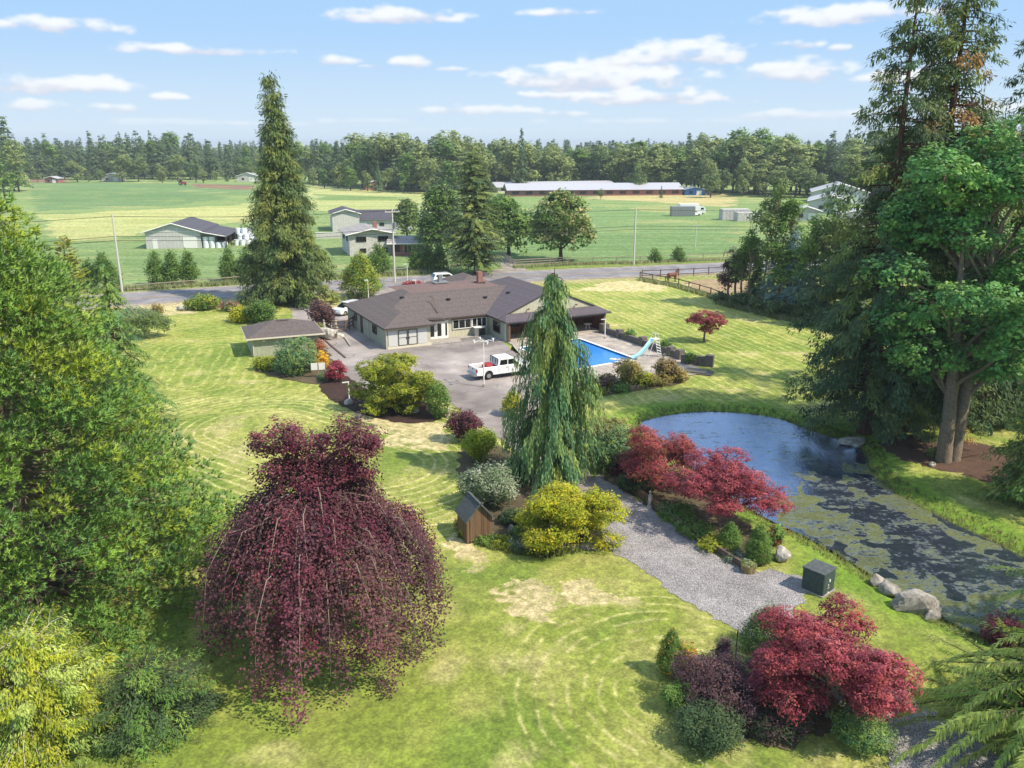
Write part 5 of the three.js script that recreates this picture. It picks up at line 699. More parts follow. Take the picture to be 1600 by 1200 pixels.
// rocks
function rockGeo(seed, sx, sy, sz, cut = 0.9) { const g = new THREE.IcosahedronGeometry(1, 4), a = g.attributes.position, r = R(seed), pl = []; for (let i = 0; i < 9; i++) { const z = 2 * r() - 1, t = 6.28 * r(), q = Math.sqrt(1 - z * z); pl.push([q * Math.cos(t), z, q * Math.sin(t), cut * (0.62 + 0.3 * r())]); } for (let i = 0; i < a.count; i++) { let x = a.getX(i), y = a.getY(i), z = a.getZ(i); let k = 1 + (fbm(x * 2 + seed, y * 2 + z * 1.7, 4) - 0.5) * 0.45; for (const p of pl) { const d = x * p[0] + y * p[1] + z * p[2]; if (d * k > p[3]) k = p[3] / d; } a.setXYZ(i, x * k * sx, y * k * sy, z * k * sz); } const uv = g.attributes.uv; for (let i = 0; i < a.count; i++) uv.setXY(i, (a.getX(i) + a.getY(i) * 0.5) , a.getZ(i) + a.getY(i) * 0.5); g.computeVertexNormals(); return g; }
const rock = (px, py, s, seed, lab, m = M.rock, sink = 0.25) => { const p = at(px, py), o = part(numbered('boulder'), rockGeo(seed, ...s), m); o.position.set(p.x, hgt(p.x, p.z) + s[1] * (0.75 - sink), p.z); o.rotation.y = seed; scene.add(o); tag(o, lab, 'boulder', 'garden boulders'); };
rock(1434, 950, [1.35, 0.7, 1.0], 3, 'large flat grey boulder on the pond bank'); rock(1392, 925, [0.7, 0.45, 0.55], 5, 'mid sized grey boulder left of the large pond boulder'); rock(1368, 910, [0.55, 0.5, 0.45], 7, 'jagged boulder at the upper end of the pond rocks'); rock(1384, 912, [0.32, 0.35, 0.3], 8, 'small dark stone between the pond boulders'); rock(1412, 928, [0.4, 0.25, 0.3], 9, 'small pale stone above the large pond boulder', M.rockPale); rock(1455, 962, [0.5, 0.4, 0.4], 10, 'stone at the lower end of the pond rocks'); rock(1222, 874, [0.55, 0.5, 0.5], 11, 'white boulder between cone conifer and utility cabinet', M.rockPale, 0.05);
rock(513, 529, [1.3, 1.1, 1.0], 12, 'large pale boulder heap at the left house corner', M.rockPale); rock(531, 528, [0.6, 0.45, 0.5], 13, 'smaller pale boulder beside the boulder heap', M.rockPale); rock(648, 643, [0.6, 0.35, 0.4], 14, 'pale stone at the foot of the green maple', M.rockPale); rock(802, 838, [0.38, 0.5, 0.35], 15, 'rounded grey stone beside the little hut'); rock(1332, 686, [1.5, 0.3, 0.9], 16, 'flat tan rock slab at the far pond shore', M.rockPale); rock(545, 632, [0.4, 0.35, 0.4], 17, 'white stone at the mulch bed edge', M.rockPale); rock(285, 484, [0.9, 0.5, 0.7], 18, 'pale rock beside the clipped shrub near the road', M.rockPale); rock(1457, 728, [0.3, 0.2, 0.3], 19, 'pale stone under the right hand trees', M.rockPale);
// cabinet, planter, statues, small signs
{
  const p = at(1277, 921), t = thing('utility_cabinet', 'dark green metal utility cabinet with grey lid by the gravel', 'cabinet', p, 0.72); new GB().box(0, 0.62, 0, 1.15, 1.2, 1.15).to('body', M.teal, t); part('lid', new RoundedBoxGeometry(1.24, 0.08, 1.24, 2, 0.02).translate(0, 1.26, 0), M.slate, t); new GB().box(0, 0.62, 0.585, 1.05, 1.08, 0.02).to('door', M.teal, t); new GB().box(0.02, 0.75, 0.605, 0.1, 0.14, 0.02).to('padlock', M.white, t); new GB().box(0, 0.03, 0, 1.3, 0.08, 1.3).to('pad', M.concrete, t);
  const statue = (px, py, h, lab, m = M.rockPale) => { const q = at(px, py), s = thing('garden_statue', lab, 'statue', q), k = h / 1.2; const lathe = (l) => new THREE.LatheGeometry(l.map(([a, b]) => new THREE.Vector2(a * k, b * k)), 14); part('pedestal', lathe([[0, 0], [0.2, 0], [0.2, 0.08], [0.14, 0.12], [0.13, 0.3], [0.18, 0.36], [0, 0.36]]), m, s); part('figure', lathe([[0, 0.35], [0.13, 0.37], [0.15, 0.5], [0.11, 0.68], [0.14, 0.85], [0.06, 0.95], [0.055, 0.98], [0.09, 1.06], [0.08, 1.16], [0, 1.2]]), m, s); };
  statue(1289, 927, 1.25, 'slim grey stone statue leaning at the utility cabinet'); statue(1015, 792, 1.1, 'white stone statue on the timber edging under the red maple'); statue(507, 518, 1.5, 'white statue behind the boulder heap'); statue(525, 516, 1.6, 'white column ornament at the courtyard fence'); statue(700, 652, 1.1, 'small pale ornament with bluish top beside the round green shrub', M.rockPale);
  const b = thing('planter_tub', 'half barrel planter with small flowers at the edging end', 'planter', at(1169, 893)); part('tub', new THREE.LatheGeometry([[0.38, 0], [0.44, 0.45], [0.4, 0.45], [0.36, 0.38], [0, 0.38]].map(([a, c]) => new THREE.Vector2(a, c)), 18), mat([176, 166, 120], { map: rep(T.planks, 2) }), b); const F = new Fol(41); leafy(F, [[0, 0.5, 0, 0.4, 0.2, 0.4]], { clumps: 40, leaves: 8, size: 0.12, leaf: 0.09, pal: [...PAL.silver, ...PAL.green], floor: 0.4 }); F.to('flowers', LEAF, b);
  const sg = thing('yard_sign', 'white double sign board on a post beside the yellow shrub', 'sign', at(498, 590), 0.2); new GB().bar(V(0, 0, 0), V(0, 1.5, 0), 0.04).to('post', M.fence, sg); for (const x of [-0.36, 0.36]) new GB().box(x, 1.15, 0.05, 0.62, 0.7, 0.03).to('panel', M.white, sg);
  const bl = thing('bird_box', 'blue bird box on a post left of the little hut', 'bird box', at(733, 836), 0.3); new GB().bar(V(0, 0, 0), V(0, 1.2, 0), 0.035).to('post', M.fenceDark, bl); part('box', extr([[-0.2, 1.15], [0.2, 1.15], [0.2, 1.5], [0, 1.7], [-0.2, 1.5]], 0.35, 0.02), M.blue, bl); new GB().tube([V(0, 1.38, 0.17), V(0, 1.38, 0.2)], 0.06, 10).to('entrance', M.black, bl);
  const st = thing('garden_stake', 'thin dark stake in the grass behind the corner bed', 'stake', at(1149, 1030)); new GB().tube([V(0, 0, 0), V(0, 1.35, 0)], 0.025, 6).to('rod', M.black, st); new GB().tube([V(0, 1.35, 0), V(0, 1.42, 0)], [0.04, 0.02], 6).to('tip', M.black, st);
  const tk = thing('water_tank', 'grey oval tank half hidden beside the golden maple', 'tank', at(822, 838)); part('drum', new THREE.CapsuleGeometry(0.45, 0.7, 8, 16).translate(0, 0.75, 0), M.woodOld, tk); new GB().tube([V(0, 1.45, 0), V(0, 1.62, 0)], 0.12, 10).to('cap', M.slate, tk);
}
// horse
{
  const p = at(1050, 441), t = thing('horse', 'brown horse standing at the paddock fence by the road', 'horse', p, 0.5), N = 56, mc = new MarchingCubes(N, new THREE.MeshStandardMaterial(), false, false, 200000), S = 1.5;
  const J = [[-0.7, 1.32, 0, 0.3], [0, 1.25, 0, 0.3], [0.6, 1.3, 0, 0.3], [0.9, 1.62, 0, 0.17], [1.15, 2.0, 0, 0.13], [1.25, 2.05, 0, 0.12], [1.55, 1.78, 0, 0.075], [1.13, 2.2, 0.06, 0.03], [1.13, 2.2, -0.06, 0.03]], B = [[0, 1], [1, 2], [2, 3], [3, 4], [4, 5], [5, 6], [5, 7], [5, 8]];
  const leg = (pts) => { const s = J.length; pts.forEach((q) => J.push(q)); for (let i = 0; i < pts.length - 1; i++) B.push([s + i, s + i + 1]); };
  for (const z of [0.17, -0.17]) { leg([[0.62, 1.2, z, 0.16], [0.6, 0.85, z, 0.09], [0.62, 0.5, z, 0.06], [0.62, 0.12, z, 0.045], [0.68, 0.04, z, 0.06]]); leg([[-0.72, 1.25, z, 0.2], [-0.6, 0.92, z, 0.11], [-0.86, 0.58, z, 0.07], [-0.84, 0.14, z, 0.045], [-0.78, 0.04, z, 0.06]]); } leg([[-0.98, 1.4, 0, 0.06], [-1.1, 1.1, 0, 0.07], [-1.1, 0.65, 0, 0.04]]);
  for (let k = 0; k < N; k++) for (let j = 0; j < N; j++) for (let i = 0; i < N; i++) { const x = (i / N * 2 - 1) * S, y = (j / N * 2 - 1) * S + 1.15, z = (k / N * 2 - 1) * S; let d = 0; for (const [a, b] of B) { const A = J[a], C = J[b], e = [C[0] - A[0], C[1] - A[1], C[2] - A[2]], w = [x - A[0], y - A[1], z - A[2]], s = clamp((w[0] * e[0] + w[1] * e[1] + w[2] * e[2]) / (e[0] ** 2 + e[1] ** 2 + e[2] ** 2)); const q = Math.hypot(w[0] - e[0] * s, w[1] - e[1] * s, w[2] - e[2] * s) - lerp(A[3], C[3], s); d += Math.exp(-q * 22); } mc.field[k * N * N + j * N + i] = Math.log(d + 1e-9) / 22; }
  mc.isolation = 0; mc.update(); const n = mc.count ?? mc.geometry.drawRange.count, g = new THREE.BufferGeometry(), pp = new Float32Array(n * 3); for (let i = 0; i < n; i++) { pp[i * 3] = mc.positionArray[i * 3] * S; pp[i * 3 + 1] = mc.positionArray[i * 3 + 1] * S + 1.15; pp[i * 3 + 2] = mc.positionArray[i * 3 + 2] * S; } g.setAttribute('position', new THREE.BufferAttribute(pp, 3)); g.setAttribute('normal', new THREE.BufferAttribute(mc.normalArray.slice(0, n * 3), 3));
  part('body', g, mat([104, 60, 42], { roughness: 0.7 }), t); const mane = new GB(); mane.tube([V(0.62, 1.68, 0), V(0.85, 1.85, 0), V(1.05, 2.16, 0)], [0.05, 0.07, 0.04], 6); mane.to('mane', M.black, t);
}
// ---------------------------------------------------------------- big trees
const tree = (name, label, px, py, category = 'tree', turn = 0) => { const p = at(px, py); p.y = hgt(p.x, p.z); return thing(name, label, category, p, turn); };
{ // tufted conifer that fills the left side
  const o = thing('sequoia_tree', 'huge bright green tufted conifer filling the left side', 'tree', [-24.4, 0, -38]), F = new Fol(11), r = F.r, gb = new GB(), H = 21.3, RB = 9.7;
  for (let i = 0; i < 520; i++) {
    const t = 1 - Math.pow(1 - (i + r()) / 521, 0.6), y = t * H, az = i * 2.39996 + (r() - 0.5) * 0.9, rad = RB * Math.pow(1 - t, 0.86) * (0.84 + 0.28 * r()) + 0.25, dir = V(Math.cos(az), 0, Math.sin(az)), from = V(0, Math.max(0.3, y - rad * 0.22), 0), tip = V(dir.x * rad, y, dir.z * rad), base = F.tint(PAL.sequoia, 0.14);
    if (rad > 1) gb.tube([from, from.clone().lerp(tip, 0.5).add(V(0, -0.25, 0)), from.clone().lerp(tip, 0.93)], [0.035 + rad * 0.008, 0.03, 0.014], 4, false);
    const puffs = rad > 2.2 ? 3 : 1;
    for (let k = 0; k < puffs; k++) {
      const c = from.clone().lerp(tip, 1 - k * 0.16 - (k ? 0.08 * r() : 0)); if (k) { c.x += (r() - 0.5) * 1.5; c.z += (r() - 0.5) * 1.5; c.y += (r() - 0.3) * 0.7; }
      const pr = (0.62 + 0.5 * r()) * (0.5 + 0.5 * Math.min(1, rad / 4)), nt = Math.round(42 * (k ? 0.7 : 1)); if (rad > 1.5 && r() < 0.5) for (let q = 0; q < 3; q++) gb.tube([c.clone().lerp(from, 0.2), c.clone().add(F.ball(pr * 0.9))], [0.015, 0.006], 3, false);
      for (let q = 0; q < nt; q++) {
        const e = F.ball(pr * (0.55 + 0.45 * Math.sqrt(r()))); e.y = e.y * 0.72; const p = c.clone().add(e), td = e.clone().multiplyScalar(0.8 / pr).addScaledVector(dir, 0.5).addScaledVector(UP, 0.55).normalize(), col = F.jit(base, 0.1);
        for (let b = 0; b < 10; b++) { const d = td.clone().add(F.ball(0.65)).normalize(), sd = V(0, 0, 0).crossVectors(d, F.ball()).normalize(), m = UP.clone().multiplyScalar(0.55).addScaledVector(e, 0.6 / pr).addScaledVector(d, 0.35).normalize(); F.blade(p, d, sd, 0.2 + 0.15 * r(), 0.052, F.jit(col, 0.16), m); }
      }
    }
  }
  gb.tube([V(0, -0.2, 0), V(0, 3, 0), V(0, 12, 0), V(0, 20.5, 0)], [0.75, 0.6, 0.36, 0.05], 10, false); gb.to('trunk', M.barkGrey, o); F.to('crown', NEEDLE, o);
}
{ // copper weeping tree in the lawn: loose crown on top, cascades of hanging boughs below
  const o = tree('weeping_purple_tree', 'large dark purple weeping tree standing in the front lawn', 508, 1000), F = new Fol(21), r = F.r, gb = new GB(), bough = new GB(), pal = [...PAL.purple, ...PAL.purple, ...PAL.wine], rnd = R(22);
  const lobes = [[-1.1, 9.9, 0, 1.1, 0.8, 1.0], [0.3, 9.3, 0, 1.1, 0.7, 1.0], [1.7, 9.7, 0.2, 1.0, 1.1, 0.9], [-0.5, 8.5, 0.2, 1.5, 0.6, 1.2], [1.0, 8.4, 0, 1.2, 0.6, 1.0]], hubs = leafy(F, lobes, { clumps: 420, leaves: 32, size: 0.36, leaf: 0.12, wide: 0.7, flat: 0.8, sag: 0.3, droop: 0.6, rough: 0.8, stray: 0.06, pal: [...PAL.wine, ...PAL.wine, ...PAL.purple], vary: 0.22, fleck: 0.28, inner: 0.2, under: 0.4 });
  const top = limb(gb, V(0, -0.1, 0), V(0.1, 8.0, 0), 0.34, 0.12, 0.03, rnd, 6, 9); lobes.forEach((l) => limb(bough, top[4], V(l[0], l[1], l[2]), 0.09, 0.03, 0.12, rnd, 4, 5)); hubs.forEach(([q, li]) => { if (rnd() < 0.15) limb(bough, V(lobes[li][0], lobes[li][1], lobes[li][2]), q, 0.025, 0.006, 0.1, rnd, 2, 4); });
  for (let i = 0; i < 124; i++) {
    const az = i * 2.39996 + (r() - 0.5) * 0.5, tier = i / 124, len = lerp(5.6, 2.9, tier) * (0.6 + 0.5 * r()), y0 = lerp(3.6, 6.9, tier) + r() * 0.8, rise = 0.6 + 0.9 * r(), end = lerp(0.3, 3.4, tier) + 1.6 * r(), dir = V(Math.cos(az), 0, Math.sin(az)), side = V(-dir.z, 0, dir.x), bendy = (r() - 0.5) * 1.2;
    const P = (s) => V(0, 0, 0).addScaledVector(dir, len * Math.pow(Math.sin(s * 1.5), 0.8)).addScaledVector(side, bendy * s * s).setY(y0 + rise * Math.sin(Math.PI * Math.min(1, s * 1.1)) - (y0 - end) * Math.pow(s, 3)), base = F.tint(pal, 0.26);
    bough.tube([0, 0.25, 0.5, 0.75, 0.98].map(P), [0.05, 0.035, 0.022, 0.012, 0.005], 4, false);
    const n = Math.round(7 + len * 2.6);
    for (let j = 0; j < n; j++) {
      const s = lerp(0.18, 1.0, Math.pow((j + r()) / n, 0.85)), c = P(Math.min(1, s)); c.addScaledVector(side, (r() - 0.5) * 0.9); const drop = 0.35 + 0.9 * r() * s, col = F.jit(base, 0.16);
      for (let k = 0; k < 34; k++) { const u = r(), e = V((r() - 0.5) * 0.72, -drop * u + (r() - 0.3) * 0.4, (r() - 0.5) * 0.72), nn = F.ball(0.7).addScaledVector(UP, 0.6).addScaledVector(dir, 0.6).normalize(), d = F.ball(0.8).addScaledVector(UP, -0.9); d.addScaledVector(nn, -d.dot(nn)).normalize(); const q = c.clone().add(e); if (q.y < 0.1) q.y = 0.1 + r() * 0.2; F.leaf(q, d, nn, 0.1 + 0.06 * r(), 0.09, F.jit(col, 0.26), nn); }
    }
  }
  gb.to('trunk', M.barkGrey, o); bough.to('branches', M.twig, o).userData.kind = 'stuff'; F.to('crown', LEAF, o); o.scale.set(1.14, 1, 1.14);
}
{ // tall cedar across the drive
  const sh = (t) => t < 0.12 ? 0.75 + t * 2 : t < 0.5 ? lerp(1, 0.62, (t - 0.12) / 0.38) : lerp(0.62, 0.08, Math.pow((t - 0.5) / 0.5, 0.8));
  cedar(tree('tall_cedar', 'very tall shaggy cedar by the road left of the house', 450, 473), 31, { h: 31.5, r: 7.0, branches: 520, from: 0.05, shape: sh, up: 0.12, drop: 0.5, tufts: 1.7, tuft: 0.75, leaves: 22, leaf: 0.52, slim: 0.3, hang: 1.0, pal: PAL.cedar, pack: 0.85, gap: (t) => t > 0.5 ? 0.2 : 0.05 });
  fir(tree('dark_fir', 'dark fir standing behind the house at the farm lane', 743, 428), 32, { h: 21.8, r: 5.2, branches: 700, from: 0.06, shape: (t) => t < 0.3 ? 0.75 + t * 0.6 : lerp(0.93, 0.16, Math.pow((t - 0.3) / 0.7, 1.15)), up: 0.25, drop: 0.3, dense: 12, spray: 0.7, slim: 0.3, hang: 0.5, uneven: 0.45, pal: [...PAL.dark, ...PAL.cedar, ...PAL.cedar], wood: 0.4, vary: 0.2 });
}
// big trees on the pond's right bank
{
  const sh = (t) => t < 0.15 ? 0.85 + t : t < 0.45 ? 1 : lerp(1, 0.18, (t - 0.45) / 0.55), big = { r: 5.4, from: 0.045, shape: sh, up: 0.12, drop: 0.3, dense: 15, spray: 0.46, slim: 0.32, hang: 0.8, uneven: 0.5, pal: [...PAL.dark, ...PAL.cedar, ...PAL.fir], wood: 0.7, pack: 0.95, vary: 0.22, bark: M.barkRed };
  const bk = { from: 0.05, shape: sh, up: 0.1, drop: 0.38, tufts: 2.2, tuft: 0.55, leaves: 20, leaf: 0.34, slim: 0.32, hang: 0.9, pack: 0.95, bark: M.barkRed };
  cedar(tree('bank_cedar', 'tall thin topped cedar at the pond, leftmost of the big group', 1350, 676), 41, { ...bk, h: 34, r: 5.6, branches: 420, trunk: 0.45, pal: [...PAL.dark, ...PAL.cedar, ...PAL.fir], gap: (t) => t > 0.5 ? 0.5 : t > 0.35 ? 0.25 : 0 });
  cedar(tree('bank_cedar', 'tall cedar with rusty tips behind the big maple', 1418, 672), 42, { ...bk, h: 36, r: 5.6, branches: 480, trunk: 0.5, pal: [...PAL.dark, ...PAL.cedar, ...PAL.cedar, rgb(168, 130, 80)], gap: (t) => t > 0.6 ? 0.25 : 0 });
  cedar(tree('bank_cedar', 'tall bare topped cedar at the right edge', 1545, 628), 43, { ...bk, h: 35, r: 5.4, branches: 330, trunk: 0.45, pal: [...PAL.dark, ...PAL.cedar], gap: (t) => t > 0.4 ? 0.5 : 0 });
  cedar(tree('bank_hemlock', 'drooping yellow green conifer low at the right edge', 1640, 790), 44, { ...bk, h: 12, r: 5, branches: 260, shape: (t) => lerp(1, 0.1, t), leaf: 0.3, tuft: 0.5, tufts: 2.4, hang: 1.1, pal: [...PAL.green, ...PAL.cedar] });
  cedar(tree('bank_hemlock', 'dark conifer in shade behind the twin maple trunks', 1530, 655), 45, { ...bk, h: 14, r: 4.8, branches: 230, shape: (t) => lerp(1, 0.12, t), pal: PAL.dark });
  const o = tree('bank_maple', 'big bright green maple with twin trunks at the pond', 1481, 719), L = [], r = R(9);
  for (let i = 0; i < 54; i++) { const y = 6.6 + 17.5 * r(), k = Math.sin(Math.PI * clamp((y - 2.5) / 24)) * 6.6, a = r() * 6.283, q = Math.sqrt(r()); L.push([Math.cos(a) * k * q, y, Math.sin(a) * k * q, 1.5 + r() * 1.1, 1.0 + r() * 0.7, 1.5 + r() * 1.1]); }
  const F = new Fol(46), hubs = leafy(F, L, { clumps: 2300, leaves: 24, size: 0.6, leaf: 0.27, wide: 0.85, flat: 0.55, sag: 0.25, droop: 0.5, pal: PAL.maple, vary: 0.2, inner: 0.12, under: 0.6, fleck: 0.2 }), rnd = R(47);
  for (const [dx, dz, top] of [[-0.55, 0.2, 15], [0.55, -0.2, 17]]) { const g = new GB(), pts = [V(dx * 0.7, -0.2, dz * 0.7), V(dx, 4, dz), V(dx * 1.8, 9, dz * 2), V(dx * 2.6, top, dz * 2)]; g.tube(pts, [0.55, 0.44, 0.34, 0.12], 12, false); g.to('trunk', M.barkGrey, o); }
  const b = new GB(); L.forEach((l, i) => limb(b, V((i % 2 ? 1 : -1) * 0.8, clamp(l[1] - 4, 5, 14), 0), V(l[0], l[1], l[2]), 0.16, 0.05, 0.15, rnd, 4, 6)); hubs.forEach(([q, li]) => { if (rnd() < 0.1) limb(b, V(L[li][0], L[li][1], L[li][2]), q, 0.04, 0.01, 0.1, rnd, 2, 4); }); b.to('branches', M.barkGrey, o).userData.kind = 'stuff'; F.to('crown', LEAF, o);
}
{ // weeping cypress at the drive
  const p = at(862, 752), o = thing('weeping_cypress', 'tall weeping blue green cypress with hanging curtains before the house', 'tree', p), F = new Fol(51), r = F.r, gb = new GB(), H = tall(p.z, 419);
  for (let i = 0; i < 190; i++) {
    const t = 0.09 + 0.89 * Math.pow(r(), 0.9), y = t * H, az = r() * 6.283, prof = t > 0.84 ? 0.12 + 0.12 * (1 - t) / 0.16 : t > 0.5 ? lerp(0.72, 0.4, (t - 0.5) / 0.34) : lerp(1, 0.72, t / 0.5), len = 3.9 * prof * (0.35 + 0.85 * r()), dir = V(Math.cos(az), 0, Math.sin(az)), rise = 0.35 * (0.5 + r()), P = (s) => V(dir.x * len * s, y + len * (rise * s - 0.75 * s * s), dir.z * len * s), base = F.tint(PAL.weep, 0.2);
    gb.tube([P(0), P(0.33), P(0.66), P(1)], [0.03 + len * 0.01, 0.03, 0.02, 0.008], 4, false);
    const n = Math.round(len * 17 + 5);
    for (let j = 0; j < n; j++) {
      const s = 0.12 + 0.9 * Math.pow(r(), 0.8), q = P(Math.min(1, s)); q.x += (r() - 0.5) * 0.5; q.z += (r() - 0.5) * 0.5; const room = Math.max(0.3, q.y - 0.5), sl = Math.min(room, (0.5 + 2.3 * r() * r()) * (t > 0.8 ? 0.6 : 1)), m0 = dir.clone().multiplyScalar(0.8).addScaledVector(UP, 0.5), c = F.jit(base, 0.14), steps = Math.max(3, Math.round(sl / 0.2)), dx = (r() - 0.5) * 0.25 + dir.x * 0.16, dz = (r() - 0.5) * 0.25 + dir.z * 0.16;
      for (let k = 0; k < steps; k++) { const w = V((r() - 0.5) * 0.55 + dx, -1, (r() - 0.5) * 0.55 + dz).normalize(), nn = m0.clone().add(F.ball(0.6)); nn.addScaledVector(w, -nn.dot(w)).normalize(); F.leaf(V(q.x + dx * k * 0.2 + (r() - 0.5) * 0.08, q.y - k * sl / steps, q.z + dz * k * 0.2 + (r() - 0.5) * 0.08), w, nn, 0.34, 0.1, F.jit(c, 0.15), nn); }
    }
  }
  gb.tube([V(0, -0.2, 0), V(0.1, 3, 0), V(0, 8, 0.1), V(0, H, 0)], [0.34, 0.27, 0.16, 0.02], 9, false); gb.to('trunk', M.barkRed, o); F.to('crown', NEEDLE, o);
}
{ // drooping conifers low in the corners and beside the left giant
  fir(tree('drooping_deodar', 'pale green drooping cedar at the lower right corner', 1635, 1185), 61, { h: 6.4, r: 6.2, branches: 150, from: 0.06, shape: (t) => lerp(1, 0.12, Math.pow(t, 1.2)), up: 0.5, drop: 0.62, dense: 46, spray: 0.4, slim: 0.2, hang: 0.7, uneven: 0.35, pal: [...PAL.deodar, rgb(176, 190, 100)], wood: 1, bare: 0.2, vary: 0.22 });
  fir(tree('drooping_deodar', 'pale cedar with arching branch tips reaching in at the right edge', 1760, 1010), 62, { h: 9, r: 5.2, branches: 150, from: 0.1, shape: (t) => lerp(1, 0.12, Math.pow(t, 1.2)), up: 0.5, drop: 0.6, dense: 40, spray: 0.42, slim: 0.2, hang: 0.7, uneven: 0.4, pal: PAL.deodar, wood: 1, bare: 0.2, vary: 0.2 });
  cedar(tree('golden_cypress', 'yellow green thread leaved cypress at the lower left corner', 55, 1165), 63, { h: 4.8, r: 3.1, branches: 330, from: 0.03, shape: (t) => Math.sqrt(1 - t * 0.97), up: 0.9, drop: 0.75, tufts: 3.6, tuft: 0.34, leaves: 22, leaf: 0.17, slim: 0.26, hang: 0.7, pal: [...PAL.lime, ...PAL.lime, ...PAL.deodar], bark: M.twigPale });
  cedar(tree('low_yew', 'low dark green yew at the foot of the left giant', 232, 1130), 66, { h: 2.7, r: 2.7, branches: 200, from: 0.05, shape: (t) => Math.sqrt(1 - t * 0.95), up: 0.6, drop: 0.55, tufts: 3.4, tuft: 0.34, leaves: 20, leaf: 0.16, slim: 0.26, hang: 0.4, pal: [...PAL.dark, ...PAL.green] });
  fir(tree('blue_cedar', 'blue green drooping cedar behind the left giant', 196, 668), 64, { h: 13.5, r: 4.0, branches: 420, from: 0.03, shape: (t) => lerp(1, 0.1, t), up: 0.35, drop: 0.6, dense: 16, spray: 0.5, slim: 0.26, hang: 0.9, uneven: 0.35, pal: [...PAL.weep, ...PAL.green], wood: 0.4 });
  fir(tree('amber_cypress', 'amber tinted narrow cypress beyond the left giant', 112, 470), 65, { h: 9.5, r: 2.6, branches: 260, from: 0.03, shape: (t) => Math.pow(1 - t, 0.6), up: 0.8, drop: 0.3, dense: 14, spray: 0.55, slim: 0.4, hang: 0.1, pal: [...PAL.lime, ...PAL.dry, ...PAL.lime] });
}
{ // chestnut with pale candles, the dark lane tree, the pool lawn maple
  const o = tree('chestnut_tree', 'round chestnut tree with cream blossom by the rail fence', 876, 409), L = [[0, 7.2, 0, 4.9, 4.4, 4.9], [-2.6, 4.6, 0.6, 3.2, 2.6, 3.2], [3, 4.6, 0.4, 3.2, 2.6, 3.2], [0, 10, 0, 2.8, 2.0, 2.8]].map((a) => a.map((v, i) => i === 1 || i > 2 ? v * 1.12 : v));
  leafTree(o, 71, L, { clumps: 760, leaves: 13, size: 0.8, leaf: 0.55, wide: 0.7, pal: PAL.chestnut, vary: 0.2, trunk: 0.4, fork: 2.4, twigs: 0.05, sag: 0.3, inner: 0.1 });
  const q = tree('lane_tree', 'dense dark green tree left of the dark fir', 688, 400); leafTree(q, 72, [[0, 7, 0, 4, 5, 4], [0.4, 11, 0, 3, 3.6, 3], [-1, 4, 0, 3.8, 3, 3.8]], { clumps: 700, leaves: 13, size: 0.8, leaf: 0.55, pal: [...PAL.green, ...PAL.dark], trunk: 0.4, fork: 2, twigs: 0.03, sag: 0.3 });
  const s = tree('lane_tree', 'broad green tree between dark fir and chestnut', 795, 398); leafTree(s, 73, [[0, 6, 0, 4, 4.4, 4], [-1.4, 9, 0, 3.2, 3.4, 3.2], [2, 5, 1, 3.6, 3.4, 3.4]], { clumps: 640, leaves: 13, size: 0.8, leaf: 0.55, pal: PAL.green, trunk: 0.4, fork: 2, twigs: 0.05, sag: 0.3 });
  const u = tree('lane_tree', 'slim olive tree beside the transformer pole', 636, 372); leafTree(u, 74, [[0, 4.4, 0, 3.2, 3.4, 3.2], [0.5, 7, 0, 2.2, 2.4, 2.2]], { clumps: 420, leaves: 11, size: 0.7, leaf: 0.55, pal: PAL.wood, trunk: 0.3, fork: 1.6, twigs: 0.1 });
  const m = tree('lawn_maple', 'small red umbrella shaped maple alone on the right lawn', 1100, 534); leafTree(m, 75, [[0.2, 2.9, 0, 1.9, 0.75, 1.7], [-0.9, 2.6, 0.4, 1.2, 0.6, 1.1], [1.2, 2.4, 0.3, 1.2, 0.6, 1.1], [0.3, 1.7, 0.5, 1.0, 0.5, 0.9]], { clumps: 300, leaves: 22, size: 0.34, leaf: 0.17, flat: 0.4, sag: 0.3, pal: PAL.rust.concat(PAL.red), trunk: 0.13, fork: 1.0, twigs: 0.2, bark: M.barkGrey });
}
